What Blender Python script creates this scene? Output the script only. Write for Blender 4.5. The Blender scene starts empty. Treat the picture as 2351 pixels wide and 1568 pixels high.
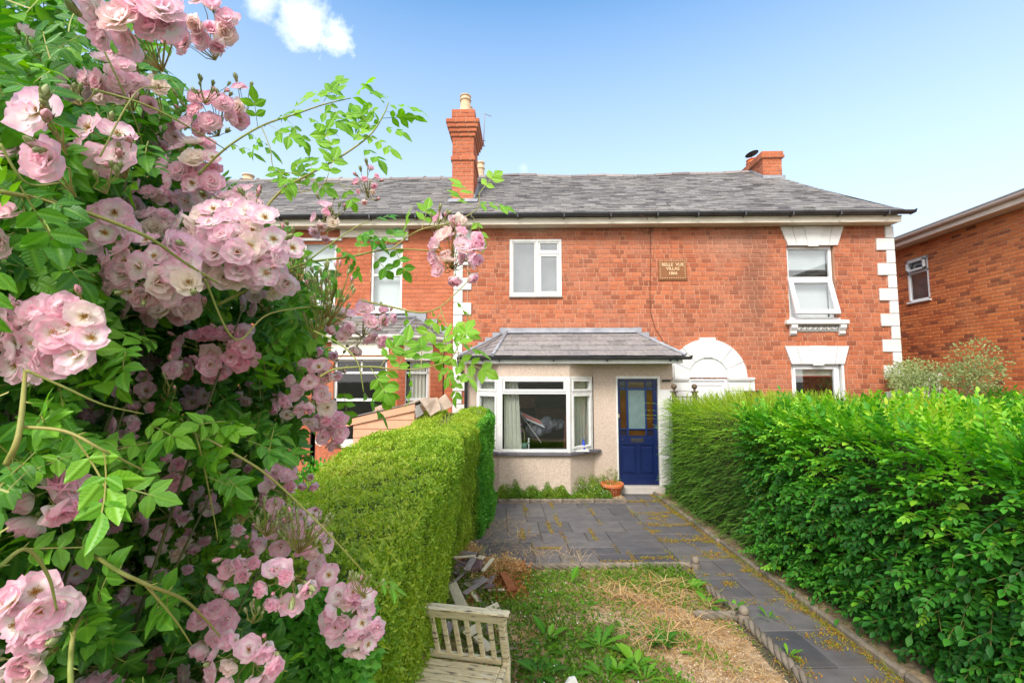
import bpy, math, random
import numpy as np
from mathutils import Matrix, Vector
rng = np.random.default_rng(7)
random.seed(7)
sc = bpy.context.scene
COL = sc.collection
R = math.radians
# ------------------------------------------------------------------ camera
YAW, PITCH, CZ = R(1.25), R(4.61), 2.1
cd = bpy.data.cameras.new('camera'); cam = bpy.data.objects.new('camera', cd); COL.objects.link(cam)
cam.location = (0, 0, CZ); cam.rotation_euler = (R(90) + PITCH, 0, YAW)
cd.sensor_width = 36; cd.lens = 36 * 1067 / 2351; cd.clip_start = 0.05; cd.clip_end = 2000
sc.camera = cam
sc.view_settings.view_transform = 'Standard'; sc.view_settings.look = 'None'
sc.view_settings.exposure = 1.42; sc.view_settings.gamma = 1
sc.render.engine = 'CYCLES'
try:
    sc.cycles.max_bounces = 8; sc.cycles.diffuse_bounces = 5; sc.cycles.transparent_max_bounces = 12
    sc.cycles.use_denoising = True
except Exception: pass
# ------------------------------------------------------------------ world
SUN_EL, SUN_AZ = R(42), R(203)      # azimuth clockwise from +Y: behind the camera, a little to the left
w = bpy.data.worlds.new('World'); sc.world = w; w.use_nodes = True
nt = w.node_tree; N = nt.nodes; L = nt.links; N.clear()
def wn(t, **k):
    n = N.new(t)
    for a, b in k.items(): setattr(n, a, b)
    return n
def wmath(op, a, b=None, c=None, clamp=False):
    n = N.new('ShaderNodeMath'); n.operation = op; n.use_clamp = clamp
    for i, x in enumerate((a, b, c)):
        if x is None: continue
        if hasattr(x, 'links'): L.new(x, n.inputs[i])
        else: n.inputs[i].default_value = x
    return n.outputs[0]
out = wn('ShaderNodeOutputWorld'); bg = wn('ShaderNodeBackground'); L.new(bg.outputs[0], out.inputs[0])
sky = wn('ShaderNodeTexSky'); sky.sky_type = 'NISHITA'; sky.sun_disc = False
sky.sun_elevation = SUN_EL; sky.sun_rotation = SUN_AZ; sky.air_density = 1.0; sky.dust_density = 0.6; sky.ozone_density = 2.2
tc = wn('ShaderNodeTexCoord'); nrm = wn('ShaderNodeVectorMath', operation='NORMALIZE'); L.new(tc.outputs['Generated'], nrm.inputs[0])
sep = wn('ShaderNodeSeparateXYZ'); L.new(nrm.outputs[0], sep.inputs[0])
noi = wn('ShaderNodeTexNoise'); noi.inputs['Scale'].default_value = 14; noi.inputs['Detail'].default_value = 7; noi.inputs['Roughness'].default_value = 0.62
L.new(nrm.outputs[0], noi.inputs['Vector'])
nsh = wmath('SUBTRACT', noi.outputs[0], 0.5)
def dirpx(px, py):
    x = (px - 1175.5) / 1067; z = -(py - 784) / 1067
    y2 = math.cos(PITCH) - z * math.sin(PITCH); z2 = math.sin(PITCH) + z * math.cos(PITCH)
    c, s = math.cos(YAW), math.sin(YAW)
    return Vector((x * c - y2 * s, x * s + y2 * c, z2))
def cloud(px, py, rad, dens, rough=0.9):
    d = dirpx(px, py).normalized()
    dt = wn('ShaderNodeVectorMath', operation='DOT_PRODUCT'); L.new(nrm.outputs[0], dt.inputs[0]); dt.inputs[1].default_value = d
    ang = wmath('ARCCOSINE', dt.outputs['Value'])
    v = wmath('SUBTRACT', 1.0, wmath('DIVIDE', ang, rad))
    v = wmath('ADD', v, wmath('MULTIPLY', nsh, 4.5 * rough))
    v = wmath('MULTIPLY', v, 1.1, clamp=True)
    return wmath('MULTIPLY', v, dens)
cl = cloud(705, 50, 0.045, .6, .6)
for a in ((772, 90, 0.04, .6), (595, -12, 0.03, .35), (1205, 385, 0.012, .1)):
    cl = wmath('MAXIMUM', cl, cloud(*a))
# white cloud added out of view, overhead and behind the photographer, as fill light
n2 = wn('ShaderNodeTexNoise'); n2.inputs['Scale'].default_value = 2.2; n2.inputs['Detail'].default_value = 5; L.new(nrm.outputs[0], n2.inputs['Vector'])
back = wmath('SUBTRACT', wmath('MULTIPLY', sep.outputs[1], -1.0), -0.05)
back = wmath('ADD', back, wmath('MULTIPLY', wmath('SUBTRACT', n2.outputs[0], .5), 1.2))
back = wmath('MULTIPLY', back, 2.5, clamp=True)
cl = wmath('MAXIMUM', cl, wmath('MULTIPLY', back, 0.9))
# pale band of moisture low in the sky
el = wmath('SUBTRACT', 1.0, wmath('DIVIDE', sep.outputs[2], 0.66), clamp=True)
el = wmath('MULTIPLY', wmath('POWER', el, .8), 0.95)
mx0 = wn('ShaderNodeMix', data_type='RGBA'); L.new(el, mx0.inputs[0]); 
tint = wn('ShaderNodeMix', data_type='RGBA', blend_type='MULTIPLY'); tint.inputs[0].default_value = 1; L.new(sky.outputs[0], tint.inputs[6]); tint.inputs[7].default_value = (1.0, 1.42, 1.5, 1)
L.new(tint.outputs[2], mx0.inputs[6]); mx0.inputs[7].default_value = (4.6, 4.72, 4.85, 1)
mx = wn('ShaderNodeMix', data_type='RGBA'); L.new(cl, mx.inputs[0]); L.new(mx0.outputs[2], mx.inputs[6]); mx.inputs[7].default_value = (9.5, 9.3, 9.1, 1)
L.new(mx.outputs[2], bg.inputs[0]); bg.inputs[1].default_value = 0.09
# ------------------------------------------------------------------ sun (soft, through thin cloud)
sd = bpy.data.lights.new('sun', 'SUN'); sd.energy = 1.5; sd.angle = R(20); sd.color = (1, .95, .87)
so = bpy.data.objects.new('sun', sd); COL.objects.link(so)
sdir = Vector((math.sin(SUN_AZ) * math.cos(SUN_EL), math.cos(SUN_AZ) * math.cos(SUN_EL), math.sin(SUN_EL)))
so.rotation_euler = sdir.to_track_quat('Z', 'Y').to_euler()
# ------------------------------------------------------------------ measuring helpers: pixel of a 2351 px wide view -> point on a real plane
def aY(px, py, Y):
    r = dirpx(px, py); t = Y / r[1]; return Vector((r[0] * t, Y, CZ + r[2] * t))
def aZ(px, py, z=0.0):
    r = dirpx(px, py); t = (z - CZ) / r[2]; return Vector((r[0] * t, r[1] * t, z))
GA = R(3.1)
def gp(u, v, z=0.0):      # garden frame (its long axis is turned 3 degrees from the facade's normal)
    return Vector((u * math.cos(GA) - v * math.sin(GA), u * math.sin(GA) + v * math.cos(GA), z))
# ------------------------------------------------------------------ mesh building
class MB:
    def __init__(s): s.V = []; s.F = []; s.n = 0
    def add(s, V, F, m=0, rnd=None, uv=None, smooth=False):
        V = np.asarray(V, float).reshape(-1, 3); F = np.asarray(F, int)
        if F.ndim == 1: F = F[None]
        if rnd is None: rnd = np.full(len(F), random.random())
        elif np.isscalar(rnd): rnd = np.full(len(F), rnd)
        mi = np.full(len(F), m) if np.isscalar(m) else np.asarray(m)
        if uv is None: uv = np.zeros((len(V), 2))
        s.V.append((V, uv)); s.F.append((F + s.n, mi, rnd, smooth)); s.n += len(V)
    def poly(s, pts, m=0, rnd=None): s.add(pts, [list(range(len(pts)))], m, rnd)
    def box(s, a, b, m=0, M=None, rnd=None):
        (x0, y0, z0), (x1, y1, z1) = a, b
        V = np.array([(x0,y0,z0),(x1,y0,z0),(x1,y1,z0),(x0,y1,z0),(x0,y0,z1),(x1,y0,z1),(x1,y1,z1),(x0,y1,z1)], float)
        if M is not None: V = tf(M, V)
        s.add(V, [(0,3,2,1),(4,5,6,7),(0,1,5,4),(1,2,6,5),(2,3,7,6),(3,0,4,7)], m, rnd)
    def bbox(s, a, b, m=0, M=None, rnd=None, bev=.006):      # bevelled box
        a = np.array(a, float); b = np.array(b, float); bev = min(bev, .3 * (b - a).min())
        V = []; 
        for sx in (0, 1):
            for sy in (0, 1):
                for sz in (0, 1):
                    c = np.where([sx, sy, sz], b, a); d = np.where([sx, sy, sz], -bev, bev)
                    V += [c + d * (0, 1, 1), c + d * (1, 0, 1), c + d * (1, 1, 0)]
        i = lambda x, y, z, k: ((x * 2 + y) * 2 + z) * 3 + k
        F4 = []; F3 = []
        for k in range(3):
            for t in (0, 1):
                q = []
                for (p, r_) in ((0, 0), (1, 0), (1, 1), (0, 1)):
                    c = [0, 0, 0]; c[k] = t; c[(k + 1) % 3] = p; c[(k + 2) % 3] = r_; q.append(i(*c, k))
                F4.append(q if t else q[::-1])
        for k in range(3):
            u_, w_ = (k + 1) % 3, (k + 2) % 3
            for p in (0, 1):
                for r_ in (0, 1):
                    c0 = [0, 0, 0]; c0[u_] = p; c0[w_] = r_; c1 = list(c0); c1[k] = 1
                    q = [i(*c0, u_), i(*c1, u_), i(*c1, w_), i(*c0, w_)]
                    F4.append(q if (p + r_) % 2 == 1 else q[::-1])
        for x in (0, 1):
            for y in (0, 1):
                for z in (0, 1):
                    q = [i(x, y, z, 0), i(x, y, z, 1), i(x, y, z, 2)]
                    F3.append(q if (x + y + z) % 2 else q[::-1])
        V = np.array(V)
        if M is not None: V = tf(M, V)
        n0 = s.n; rv = random.random() if rnd is None else rnd
        s.add(V, F4, m, rv); s.F.append((np.array(F3) + n0, np.full(8, m), np.full(8, rv), False))
    def prism(s, pts, d, m=0, M=None, rnd=None):      # polygon pts (3D) extruded by vector d
        P = np.array(pts, float); n = len(P); V = np.vstack([P, P + np.array(d, float)])
        if M is not None: V = tf(M, V)
        n0 = s.n; rv = random.random() if rnd is None else rnd
        s.add(V, [[k, (k + 1) % n, n + (k + 1) % n, n + k] for k in range(n)], m, rv)
        s.F.append((np.array([list(range(n))[::-1]]) + n0, np.array([m]), np.array([rv]), False))
        s.F.append((np.array([list(range(n, 2 * n))]) + n0, np.array([m]), np.array([rv]), False))
    def tube(s, pts, rad, m=0, k=6, smooth=True, rnd=None, caps=True):
        P = np.array(pts, float); n = len(P); rad = np.full(n, rad) if np.isscalar(rad) else np.interp(np.linspace(0, 1, n), np.linspace(0, 1, len(rad)), rad)
        T = np.gradient(P, axis=0); T /= np.linalg.norm(T, axis=1)[:, None] + 1e-12
        up = np.array((0, 0, 1.)) if abs(T[0][2]) < .9 else np.array((1., 0, 0))
        V = []
        A = np.cross(T[0], up); A /= np.linalg.norm(A)
        for i in range(n):
            A = A - T[i] * A.dot(T[i]); A /= np.linalg.norm(A) + 1e-12
            B = np.cross(T[i], A); an = np.arange(k) * 2 * math.pi / k
            V.append(P[i] + rad[i] * (np.cos(an)[:, None] * A + np.sin(an)[:, None] * B))
        V = np.vstack(V); F = []
        for i in range(n - 1):
            for j in range(k):
                F.append((i * k + j, i * k + (j + 1) % k, (i + 1) * k + (j + 1) % k, (i + 1) * k + j))
        rv = random.random() if rnd is None else rnd
        n0 = s.n; s.add(V, F, m, rv, smooth=smooth)
        if caps:
            s.F.append((np.array([list(range(k))[::-1]]) + n0, np.array([m]), np.array([rv]), False))
            s.F.append((np.array([[(n - 1) * k + j for j in range(k)]]) + n0, np.array([m]), np.array([rv]), False))
    def lathe(s, prof, m=0, k=20, c=(0, 0, 0), M=None, rnd=None):
        prof = np.array(prof, float); n = len(prof); an = np.arange(k) * 2 * math.pi / k
        V = np.stack([prof[:, 0][:, None] * np.cos(an), prof[:, 0][:, None] * np.sin(an), np.repeat(prof[:, 1][:, None], k, 1)], -1).reshape(-1, 3) + np.array(c)
        if M is not None: V = tf(M, V)
        F = [(i * k + j, i * k + (j + 1) % k, (i + 1) * k + (j + 1) % k, (i + 1) * k + j) for i in range(n - 1) for j in range(k)]
        s.add(V, F, m, random.random() if rnd is None else rnd, smooth=True)
    def inst(s, V, F, Ms, m=0, rnd=None, uv=None, smooth=False):       # template V, list of face arrays F, many 4x4 matrices
        Ms = np.asarray(Ms); k = len(Ms); V = np.asarray(V, float); nv = len(V)
        if k == 0: return
        W = np.einsum('kij,vj->kvi', Ms[:, :3, :3], V) + Ms[:, None, :3, 3]
        if rnd is None: rnd = rng.random(k)
        uvs = np.tile(uv if uv is not None else np.zeros((nv, 2)), (k, 1))
        s.V.append((W.reshape(-1, 3), uvs))
        for fi, Fa in enumerate(F if isinstance(F, list) and np.asarray(F[0]).ndim == 2 else [np.asarray(F)]):
            Fa = np.asarray(Fa); mi = m[fi] if isinstance(m, (list, tuple)) else m
            FF = (Fa[None] + (np.arange(k) * nv)[:, None, None]).reshape(-1, Fa.shape[1]) + s.n
            s.F.append((FF, np.full(len(FF), mi), np.repeat(rnd, len(Fa)), smooth))
        s.n += k * nv
    def mesh(s, name, mats):
        me = bpy.data.meshes.new(name)
        V = np.vstack([v for v, _ in s.V]); UV = np.vstack([u for _, u in s.V])
        me.vertices.add(len(V)); me.vertices.foreach_set('co', V.astype(np.float32).ravel())
        vi = np.concatenate([f.ravel() for f, *_ in s.F]); tot = np.concatenate([np.full(len(f), f.shape[1]) for f, *_ in s.F])
        me.loops.add(len(vi)); me.loops.foreach_set('vertex_index', vi.astype(np.int32))
        me.polygons.add(len(tot)); me.polygons.foreach_set('loop_start', (np.cumsum(tot) - tot).astype(np.int32))
        me.polygons.foreach_set('material_index', np.concatenate([m for _, m, *_ in s.F]).astype(np.int32))
        me.polygons.foreach_set('use_smooth', np.concatenate([np.full(len(f), sm) for f, _, _, sm in s.F]))
        at = me.attributes.new('rnd', 'FLOAT', 'FACE'); at.data.foreach_set('value', np.concatenate([r for _, _, r, _ in s.F]).astype(np.float32))
        ul = me.uv_layers.new(name='UVMap'); ul.data.foreach_set('uv', UV[vi].astype(np.float32).ravel())
        for m in mats: me.materials.append(m)
        me.update(calc_edges=True)
        return me
    def build(s, name, mats, parent=None, **tags):
        if not isinstance(mats, (list, tuple)): mats = [mats]
        o = bpy.data.objects.new(name, s.mesh(name, mats)); COL.objects.link(o)
        if parent is not None: o.parent = parent
        for k, v in tags.items(): o[k] = v
        return o
def tf(M, V):
    M = np.array(M); return V @ M[:3, :3].T + M[:3, 3]
def thing(name, label, cat, loc=(0, 0, 0), rz=0, group=None):
    o = bpy.data.objects.new(name, None); COL.objects.link(o); o.location = loc; o.rotation_euler = (0, 0, rz)
    o['label'] = label; o['category'] = cat
    if group: o['group'] = group
    return o
def tree_copy(o, parent=None):
    c = o.copy(); COL.objects.link(c)
    if parent is not None: c.parent = parent
    for ch in [x for x in bpy.data.objects if x.parent == o]: tree_copy(ch, c)
    return c
def local(o, p):            # world -> local for things with only loc / rz
    return Matrix.LocRotScale(o.location, o.rotation_euler, None).inverted() @ Vector(p)
# ------------------------------------------------------------------ materials
def mat(name, col, rough=.7, col2=None, scale=8, detail=5, bump=0, bscale=60, spec=.4, rndmix=0, metal=0, fac=(.35, .65), stretch=None, trans=0, coat=0):
    m = bpy.data.materials.new(name); m.use_nodes = True; n = m.node_tree.nodes; l = m.node_tree.links
    p = n['Principled BSDF']; p.inputs['Base Color'].default_value = (*col, 1); p.inputs['Roughness'].default_value = rough
    p.inputs['Specular IOR Level'].default_value = spec; p.inputs['Metallic'].default_value = metal; p.inputs['Coat Weight'].default_value = coat
    t = n.new('ShaderNodeTexCoord'); vec = t.outputs['Object']
    if stretch:
        mp = n.new('ShaderNodeMapping'); mp.inputs['Scale'].default_value = stretch; l.new(vec, mp.inputs[0]); vec = mp.outputs[0]
    cur = None
    if col2:
        a = n.new('ShaderNodeTexNoise'); a.inputs['Scale'].default_value = scale; a.inputs['Detail'].default_value = detail; a.inputs['Roughness'].default_value = .65; l.new(vec, a.inputs['Vector'])
        r = n.new('ShaderNodeValToRGB'); r.color_ramp.elements[0].position = fac[0]; r.color_ramp.elements[1].position = fac[1]
        r.color_ramp.elements[0].color = (*col, 1); r.color_ramp.elements[1].color = (*col2, 1); l.new(a.outputs[0], r.inputs[0]); cur = r.outputs[0]
    if rndmix:
        at = n.new('ShaderNodeAttribute'); at.attribute_name = 'rnd'
        hs = n.new('ShaderNodeHueSaturation'); mr = n.new('ShaderNodeMapRange'); mr.inputs[3].default_value = 1 - rndmix; mr.inputs[4].default_value = 1 + rndmix
        l.new(at.outputs['Fac'], mr.inputs[0]); l.new(mr.outputs[0], hs.inputs['Value'])
        if cur: l.new(cur, hs.inputs['Color'])
        else: hs.inputs['Color'].default_value = (*col, 1)
        cur = hs.outputs[0]
    if cur: l.new(cur, p.inputs['Base Color'])
    if bump:
        b = n.new('ShaderNodeTexNoise'); b.inputs['Scale'].default_value = bscale; b.inputs['Detail'].default_value = 4; l.new(vec, b.inputs['Vector'])
        bu = n.new('ShaderNodeBump'); bu.inputs['Strength'].default_value = bump; bu.inputs['Distance'].default_value = .01; l.new(b.outputs[0], bu.inputs['Height']); l.new(bu.outputs[0], p.inputs['Normal'])
    return m
def ramp_mat(name, cols, rough=.8, big=None, bigscale=.6, fine=.12, bump=.5, bscale=90, spec=.3, bigfac=(.45, .7), stains=()):
    """colour picked per brick / slate / leaf from a ramp, with weather patches (big) over several pieces"""
    m = bpy.data.materials.new(name); m.use_nodes = True; n = m.node_tree.nodes; l = m.node_tree.links
    p = n['Principled BSDF']; p.inputs['Roughness'].default_value = rough; p.inputs['Specular IOR Level'].default_value = spec
    at = n.new('ShaderNodeAttribute'); at.attribute_name = 'rnd'
    r = n.new('ShaderNodeValToRGB'); e = r.color_ramp.elements
    while len(e) < len(cols): e.new(.5)
    for i, c in enumerate(cols): e[i].position = i / (len(cols) - 1); e[i].color = (*c, 1)
    l.new(at.outputs['Fac'], r.inputs[0]); cur = r.outputs[0]
    t = n.new('ShaderNodeTexCoord')
    if big:
        a = n.new('ShaderNodeTexNoise'); a.inputs['Scale'].default_value = bigscale; a.inputs['Detail'].default_value = 6; a.inputs['Roughness'].default_value = .7; l.new(t.outputs['Object'], a.inputs['Vector'])
        mr = n.new('ShaderNodeMapRange'); mr.inputs[1].default_value = bigfac[0]; mr.inputs[2].default_value = bigfac[1]; l.new(a.outputs[0], mr.inputs[0])
        mul = n.new('ShaderNodeMath'); mul.operation = 'MULTIPLY'; mul.inputs[1].default_value = .75; l.new(mr.outputs[0], mul.inputs[0])
        x = n.new('ShaderNodeMix'); x.data_type = 'RGBA'; l.new(mul.outputs[0], x.inputs[0]); l.new(cur, x.inputs[6]); x.inputs[7].default_value = (*big, 1); cur = x.outputs[2]
    for (c, rad, colr, amt) in stains:      # fixed weather stains at real places
        mp = n.new('ShaderNodeMapping'); mp.vector_type = 'POINT'; mp.inputs['Location'].default_value = [-c[i] / rad[i] for i in range(3)]; mp.inputs['Scale'].default_value = [1 / k for k in rad]
        l.new(t.outputs['Object'], mp.inputs[0]); ln = n.new('ShaderNodeVectorMath'); ln.operation = 'LENGTH'; l.new(mp.outputs[0], ln.inputs[0])
        nz = n.new('ShaderNodeTexNoise'); nz.inputs['Scale'].default_value = 3.5; nz.inputs['Detail'].default_value = 6; l.new(t.outputs['Object'], nz.inputs['Vector'])
        ad = n.new('ShaderNodeMath'); ad.operation = 'MULTIPLY_ADD'; ad.inputs[1].default_value = 1.6; l.new(nz.outputs[0], ad.inputs[0]); l.new(ln.outputs['Value'], ad.inputs[2])
        mr = n.new('ShaderNodeMapRange'); mr.inputs[1].default_value = 2.0; mr.inputs[2].default_value = .9; mr.inputs[3].default_value = 0; mr.inputs[4].default_value = amt; l.new(ad.outputs[0], mr.inputs[0])
        x = n.new('ShaderNodeMix'); x.data_type = 'RGBA'; l.new(mr.outputs[0], x.inputs[0]); l.new(cur, x.inputs[6]); x.inputs[7].default_value = (*colr, 1); cur = x.outputs[2]
    f = n.new('ShaderNodeTexNoise'); f.inputs['Scale'].default_value = bscale * .3; f.inputs['Detail'].default_value = 5; l.new(t.outputs['Object'], f.inputs['Vector'])
    mr2 = n.new('ShaderNodeMapRange'); mr2.inputs[1].default_value = .3; mr2.inputs[2].default_value = .7; mr2.inputs[3].default_value = 1 - fine; mr2.inputs[4].default_value = 1 + fine; l.new(f.outputs[0], mr2.inputs[0])
    h = n.new('ShaderNodeHueSaturation'); l.new(mr2.outputs[0], h.inputs['Value']); l.new(cur, h.inputs['Color']); l.new(h.outputs[0], p.inputs['Base Color'])
    if bump:
        b = n.new('ShaderNodeTexNoise'); b.inputs['Scale'].default_value = bscale; b.inputs['Detail'].default_value = 4; l.new(t.outputs['Object'], b.inputs['Vector'])
        bu = n.new('ShaderNodeBump'); bu.inputs['Strength'].default_value = bump; bu.inputs['Distance'].default_value = .006; l.new(b.outputs[0], bu.inputs['Height']); l.new(bu.outputs[0], p.inputs['Normal'])
    return m
def leaf_mat(name, cols, rough=.45, trans=.35, vein=True, spec=.35, obj_random=0, tcol=None):
    m = bpy.data.materials.new(name); m.use_nodes = True; n = m.node_tree.nodes; l = m.node_tree.links
    p = n['Principled BSDF']; p.inputs['Roughness'].default_value = rough; p.inputs['Specular IOR Level'].default_value = spec
    at = n.new('ShaderNodeAttribute'); at.attribute_name = 'rnd'
    r = n.new('ShaderNodeValToRGB'); e = r.color_ramp.elements
    while len(e) < len(cols): e.new(.5)
    for i, c in enumerate(cols): e[i].position = i / (len(cols) - 1); e[i].color = (*c, 1)
    l.new(at.outputs['Fac'], r.inputs[0]); cur = r.outputs[0]
    if vein:
        uv = n.new('ShaderNodeUVMap'); sp = n.new('ShaderNodeSeparateXYZ'); l.new(uv.outputs[0], sp.inputs[0])
        # u = |distance from midrib|, v = along; side veins run at a slant
        wv = n.new('ShaderNodeMath'); wv.operation = 'MULTIPLY_ADD'; wv.inputs[1].default_value = -.35; l.new(sp.outputs[0], wv.inputs[0]); l.new(sp.outputs[1], wv.inputs[2])
        fr = n.new('ShaderNodeMath'); fr.operation = 'PINGPONG'; fr.inputs[1].default_value = .055; l.new(wv.outputs[0], fr.inputs[0])
        m1 = n.new('ShaderNodeMapRange'); m1.inputs[1].default_value = 0; m1.inputs[2].default_value = .018; m1.inputs[3].default_value = 1; m1.inputs[4].default_value = 0; l.new(fr.outputs[0], m1.inputs[0])
        m2 = n.new('ShaderNodeMapRange'); m2.inputs[1].default_value = .02; m2.inputs[2].default_value = .1; m2.inputs[3].default_value = 1.6; m2.inputs[4].default_value = 0; l.new(sp.outputs[0], m2.inputs[0])
        mm = n.new('ShaderNodeMath'); mm.operation = 'MAXIMUM'; l.new(m1.outputs[0], mm.inputs[0]); l.new(m2.outputs[0], mm.inputs[1])
        k = n.new('ShaderNodeMath'); k.operation = 'MULTIPLY'; k.inputs[1].default_value = .13; l.new(mm.outputs[0], k.inputs[0])
        x = n.new('ShaderNodeMix'); x.data_type = 'RGBA'; x.blend_type = 'MIX'; l.new(k.outputs[0], x.inputs[0]); l.new(cur, x.inputs[6]); c = cols[-1]; x.inputs[7].default_value = (c[0] * 1.5, c[1] * 1.3, c[2] * 1.6, 1); cur = x.outputs[2]
        bu = n.new('ShaderNodeBump'); bu.inputs['Strength'].default_value = .35; bu.inputs['Distance'].default_value = .003; bu.invert = True; l.new(mm.outputs[0], bu.inputs['Height']); l.new(bu.outputs[0], p.inputs['Normal'])
    l.new(cur, p.inputs['Base Color'])
    if trans:
        tr = n.new('ShaderNodeBsdfTranslucent'); hs = n.new('ShaderNodeHueSaturation'); hs.inputs['Value'].default_value = 1.7; hs.inputs['Saturation'].default_value = 1.1; l.new(cur, hs.inputs['Color'])
        l.new(hs.outputs[0], tr.inputs[0]); ms = n.new('ShaderNodeMixShader'); ms.inputs[0].default_value = trans
        l.new(p.outputs[0], ms.inputs[1]); l.new(tr.outputs[0], ms.inputs[2]); l.new(ms.outputs[0], n['Material Output'].inputs[0])
    return m
def glass_mat(name, refl=.16, tint=(.9, .93, .93), rough=.02):
    m = bpy.data.materials.new(name); m.use_nodes = True; n = m.node_tree.nodes; l = m.node_tree.links; n.remove(n['Principled BSDF'])
    t = n.new('ShaderNodeBsdfTransparent'); t.inputs[0].default_value = (*tint, 1); g = n.new('ShaderNodeBsdfGlossy'); g.inputs['Roughness'].default_value = rough
    lw = n.new('ShaderNodeLayerWeight'); lw.inputs[0].default_value = .25; ad = n.new('ShaderNodeMath'); ad.operation = 'MULTIPLY_ADD'; ad.inputs[1].default_value = .5; ad.inputs[2].default_value = refl; l.new(lw.outputs['Facing'], ad.inputs[0])
    x = n.new('ShaderNodeMixShader'); l.new(ad.outputs[0], x.inputs[0]); l.new(t.outputs[0], x.inputs[1]); l.new(g.outputs[0], x.inputs[2]); l.new(x.outputs[0], n['Material Output'].inputs[0])
    return m
# ================================================================== HOUSES
W = 9.5
M_brick = ramp_mat('brick_red', [(.25, .075, .038), (.35, .100, .046), (.41, .122, .056), (.47, .150, .070), (.37, .128, .070)], big=(.33, .15, .10), bigscale=.9, bigfac=(.45, .75),
    stains=[((4.75, 9.5, 4.1), (.35, 1, 1.5), (.20, .085, .055), .8), ((.3, 9.5, 5.22), (.9, 1, .12), (.42, .27, .2), .9), ((2.4, 9.5, 3.2), (1.5, 1, .25), (.36, .14, .09), .5), ((4.3, 9.5, 4.9), (.9, 1, .4), (.40, .22, .16), .5)])
M_brick_neat = ramp_mat('brick_orange', [(.36, .095, .044), (.41, .115, .052), (.45, .135, .062)], big=(.55, .2, .11), bigscale=1)
M_brick_brown = ramp_mat('brick_brown', [(.18, .05, .025), (.42, .105, .036), (.52, .14, .045), (.58, .165, .052), (.62, .19, .06), (.54, .15, .045)], big=(.58, .22, .09), bigscale=.6)
M_mortar = mat('mortar_warm', (.56, .31, .205), .9, (.44, .225, .145), 3, bump=.5, bscale=120)
M_mortar_pale = mat('mortar_sandy', (.52, .37, .24), .9, (.44, .30, .19), 3, bump=.5, bscale=120)
M_slate = ramp_mat('roof_slate', [(.085, .076, .074), (.13, .118, .115), (.18, .165, .158), (.235, .218, .205), (.15, .138, .135)], rough=.62, big=(.36, .345, .31), bigscale=1.1, bigfac=(.50, .9), fine=.16, bump=.3, bscale=50, spec=.4)
M_slate_porch = ramp_mat('porch_slate', [(.17, .158, .158), (.22, .20, .20), (.26, .24, .235), (.20, .185, .19)], rough=.65, big=(.30, .27, .25), bigscale=3, fine=.2, bump=.3, bscale=50)
M_lead = mat('lead', (.22, .23, .26), .6, (.34, .35, .385), 6, bump=.2, bscale=20, spec=.5)
M_white = mat('white_painted_stone', (.70, .70, .69), .6, (.60, .59, .57), 4, bump=.35, bscale=40)
M_upvc = mat('white_upvc', (.72, .72, .74), .35, (.68, .68, .70), 2)
M_paintw = mat('white_gloss_paint', (.70, .70, .69), .4, (.60, .59, .56), 6, bump=.08, bscale=30)
M_cream = mat('cream_fascia_paint', (.70, .65, .55), .55, (.52, .46, .36), 5, bump=.15, bscale=30, stretch=(.4, 1, 3))
M_black = mat('black_gutter_plastic', (.025, .027, .032), .35, (.05, .05, .055), 4)
M_render = ramp_mat('pebbledash', [(.47, .375, .30), (.51, .41, .33)], rough=.9, big=(.56, .43, .37), bigscale=.9, fine=.18, bump=.6, bscale=130)
M_blue = mat('navy_door_paint', (.004, .011, .062), .38, (.006, .017, .082), 5, bump=.06, bscale=30, spec=.35, coat=.08)
M_bluedk = mat('navy_moulding', (.007, .024, .11), .3)
M_glass = glass_mat('window_glass', .07)
M_glassf = glass_mat('upstairs_glass', .16)
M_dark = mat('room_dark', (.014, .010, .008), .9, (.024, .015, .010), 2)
M_pane_grey = mat('grey_pane_backing', (.22, .22, .23), .8, (.30, .30, .31), 3)
M_pot = mat('buff_clay', (.66, .48, .30), .8, (.54, .38, .24), 8, bump=.3, bscale=30)
M_terra = mat('terracotta', (.62, .18, .06), .75, (.52, .15, .055), 9, bump=.25, bscale=30)
M_curt = mat('cream_curtain', (.62, .60, .50), .9, (.52, .50, .42), 12, stretch=(1, 1, .1))
M_stone = mat('grey_stone', (.22, .20, .19), .8, (.30, .28, .26), 6, bump=.4, bscale=30)
M_amber = mat('amber_glass', (.075, .034, .008), .12, (.05, .02, .006), 5, spec=.7)
M_darkglass = mat('plum_glass', (.02, .015, .03), .12, spec=.7)

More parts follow.
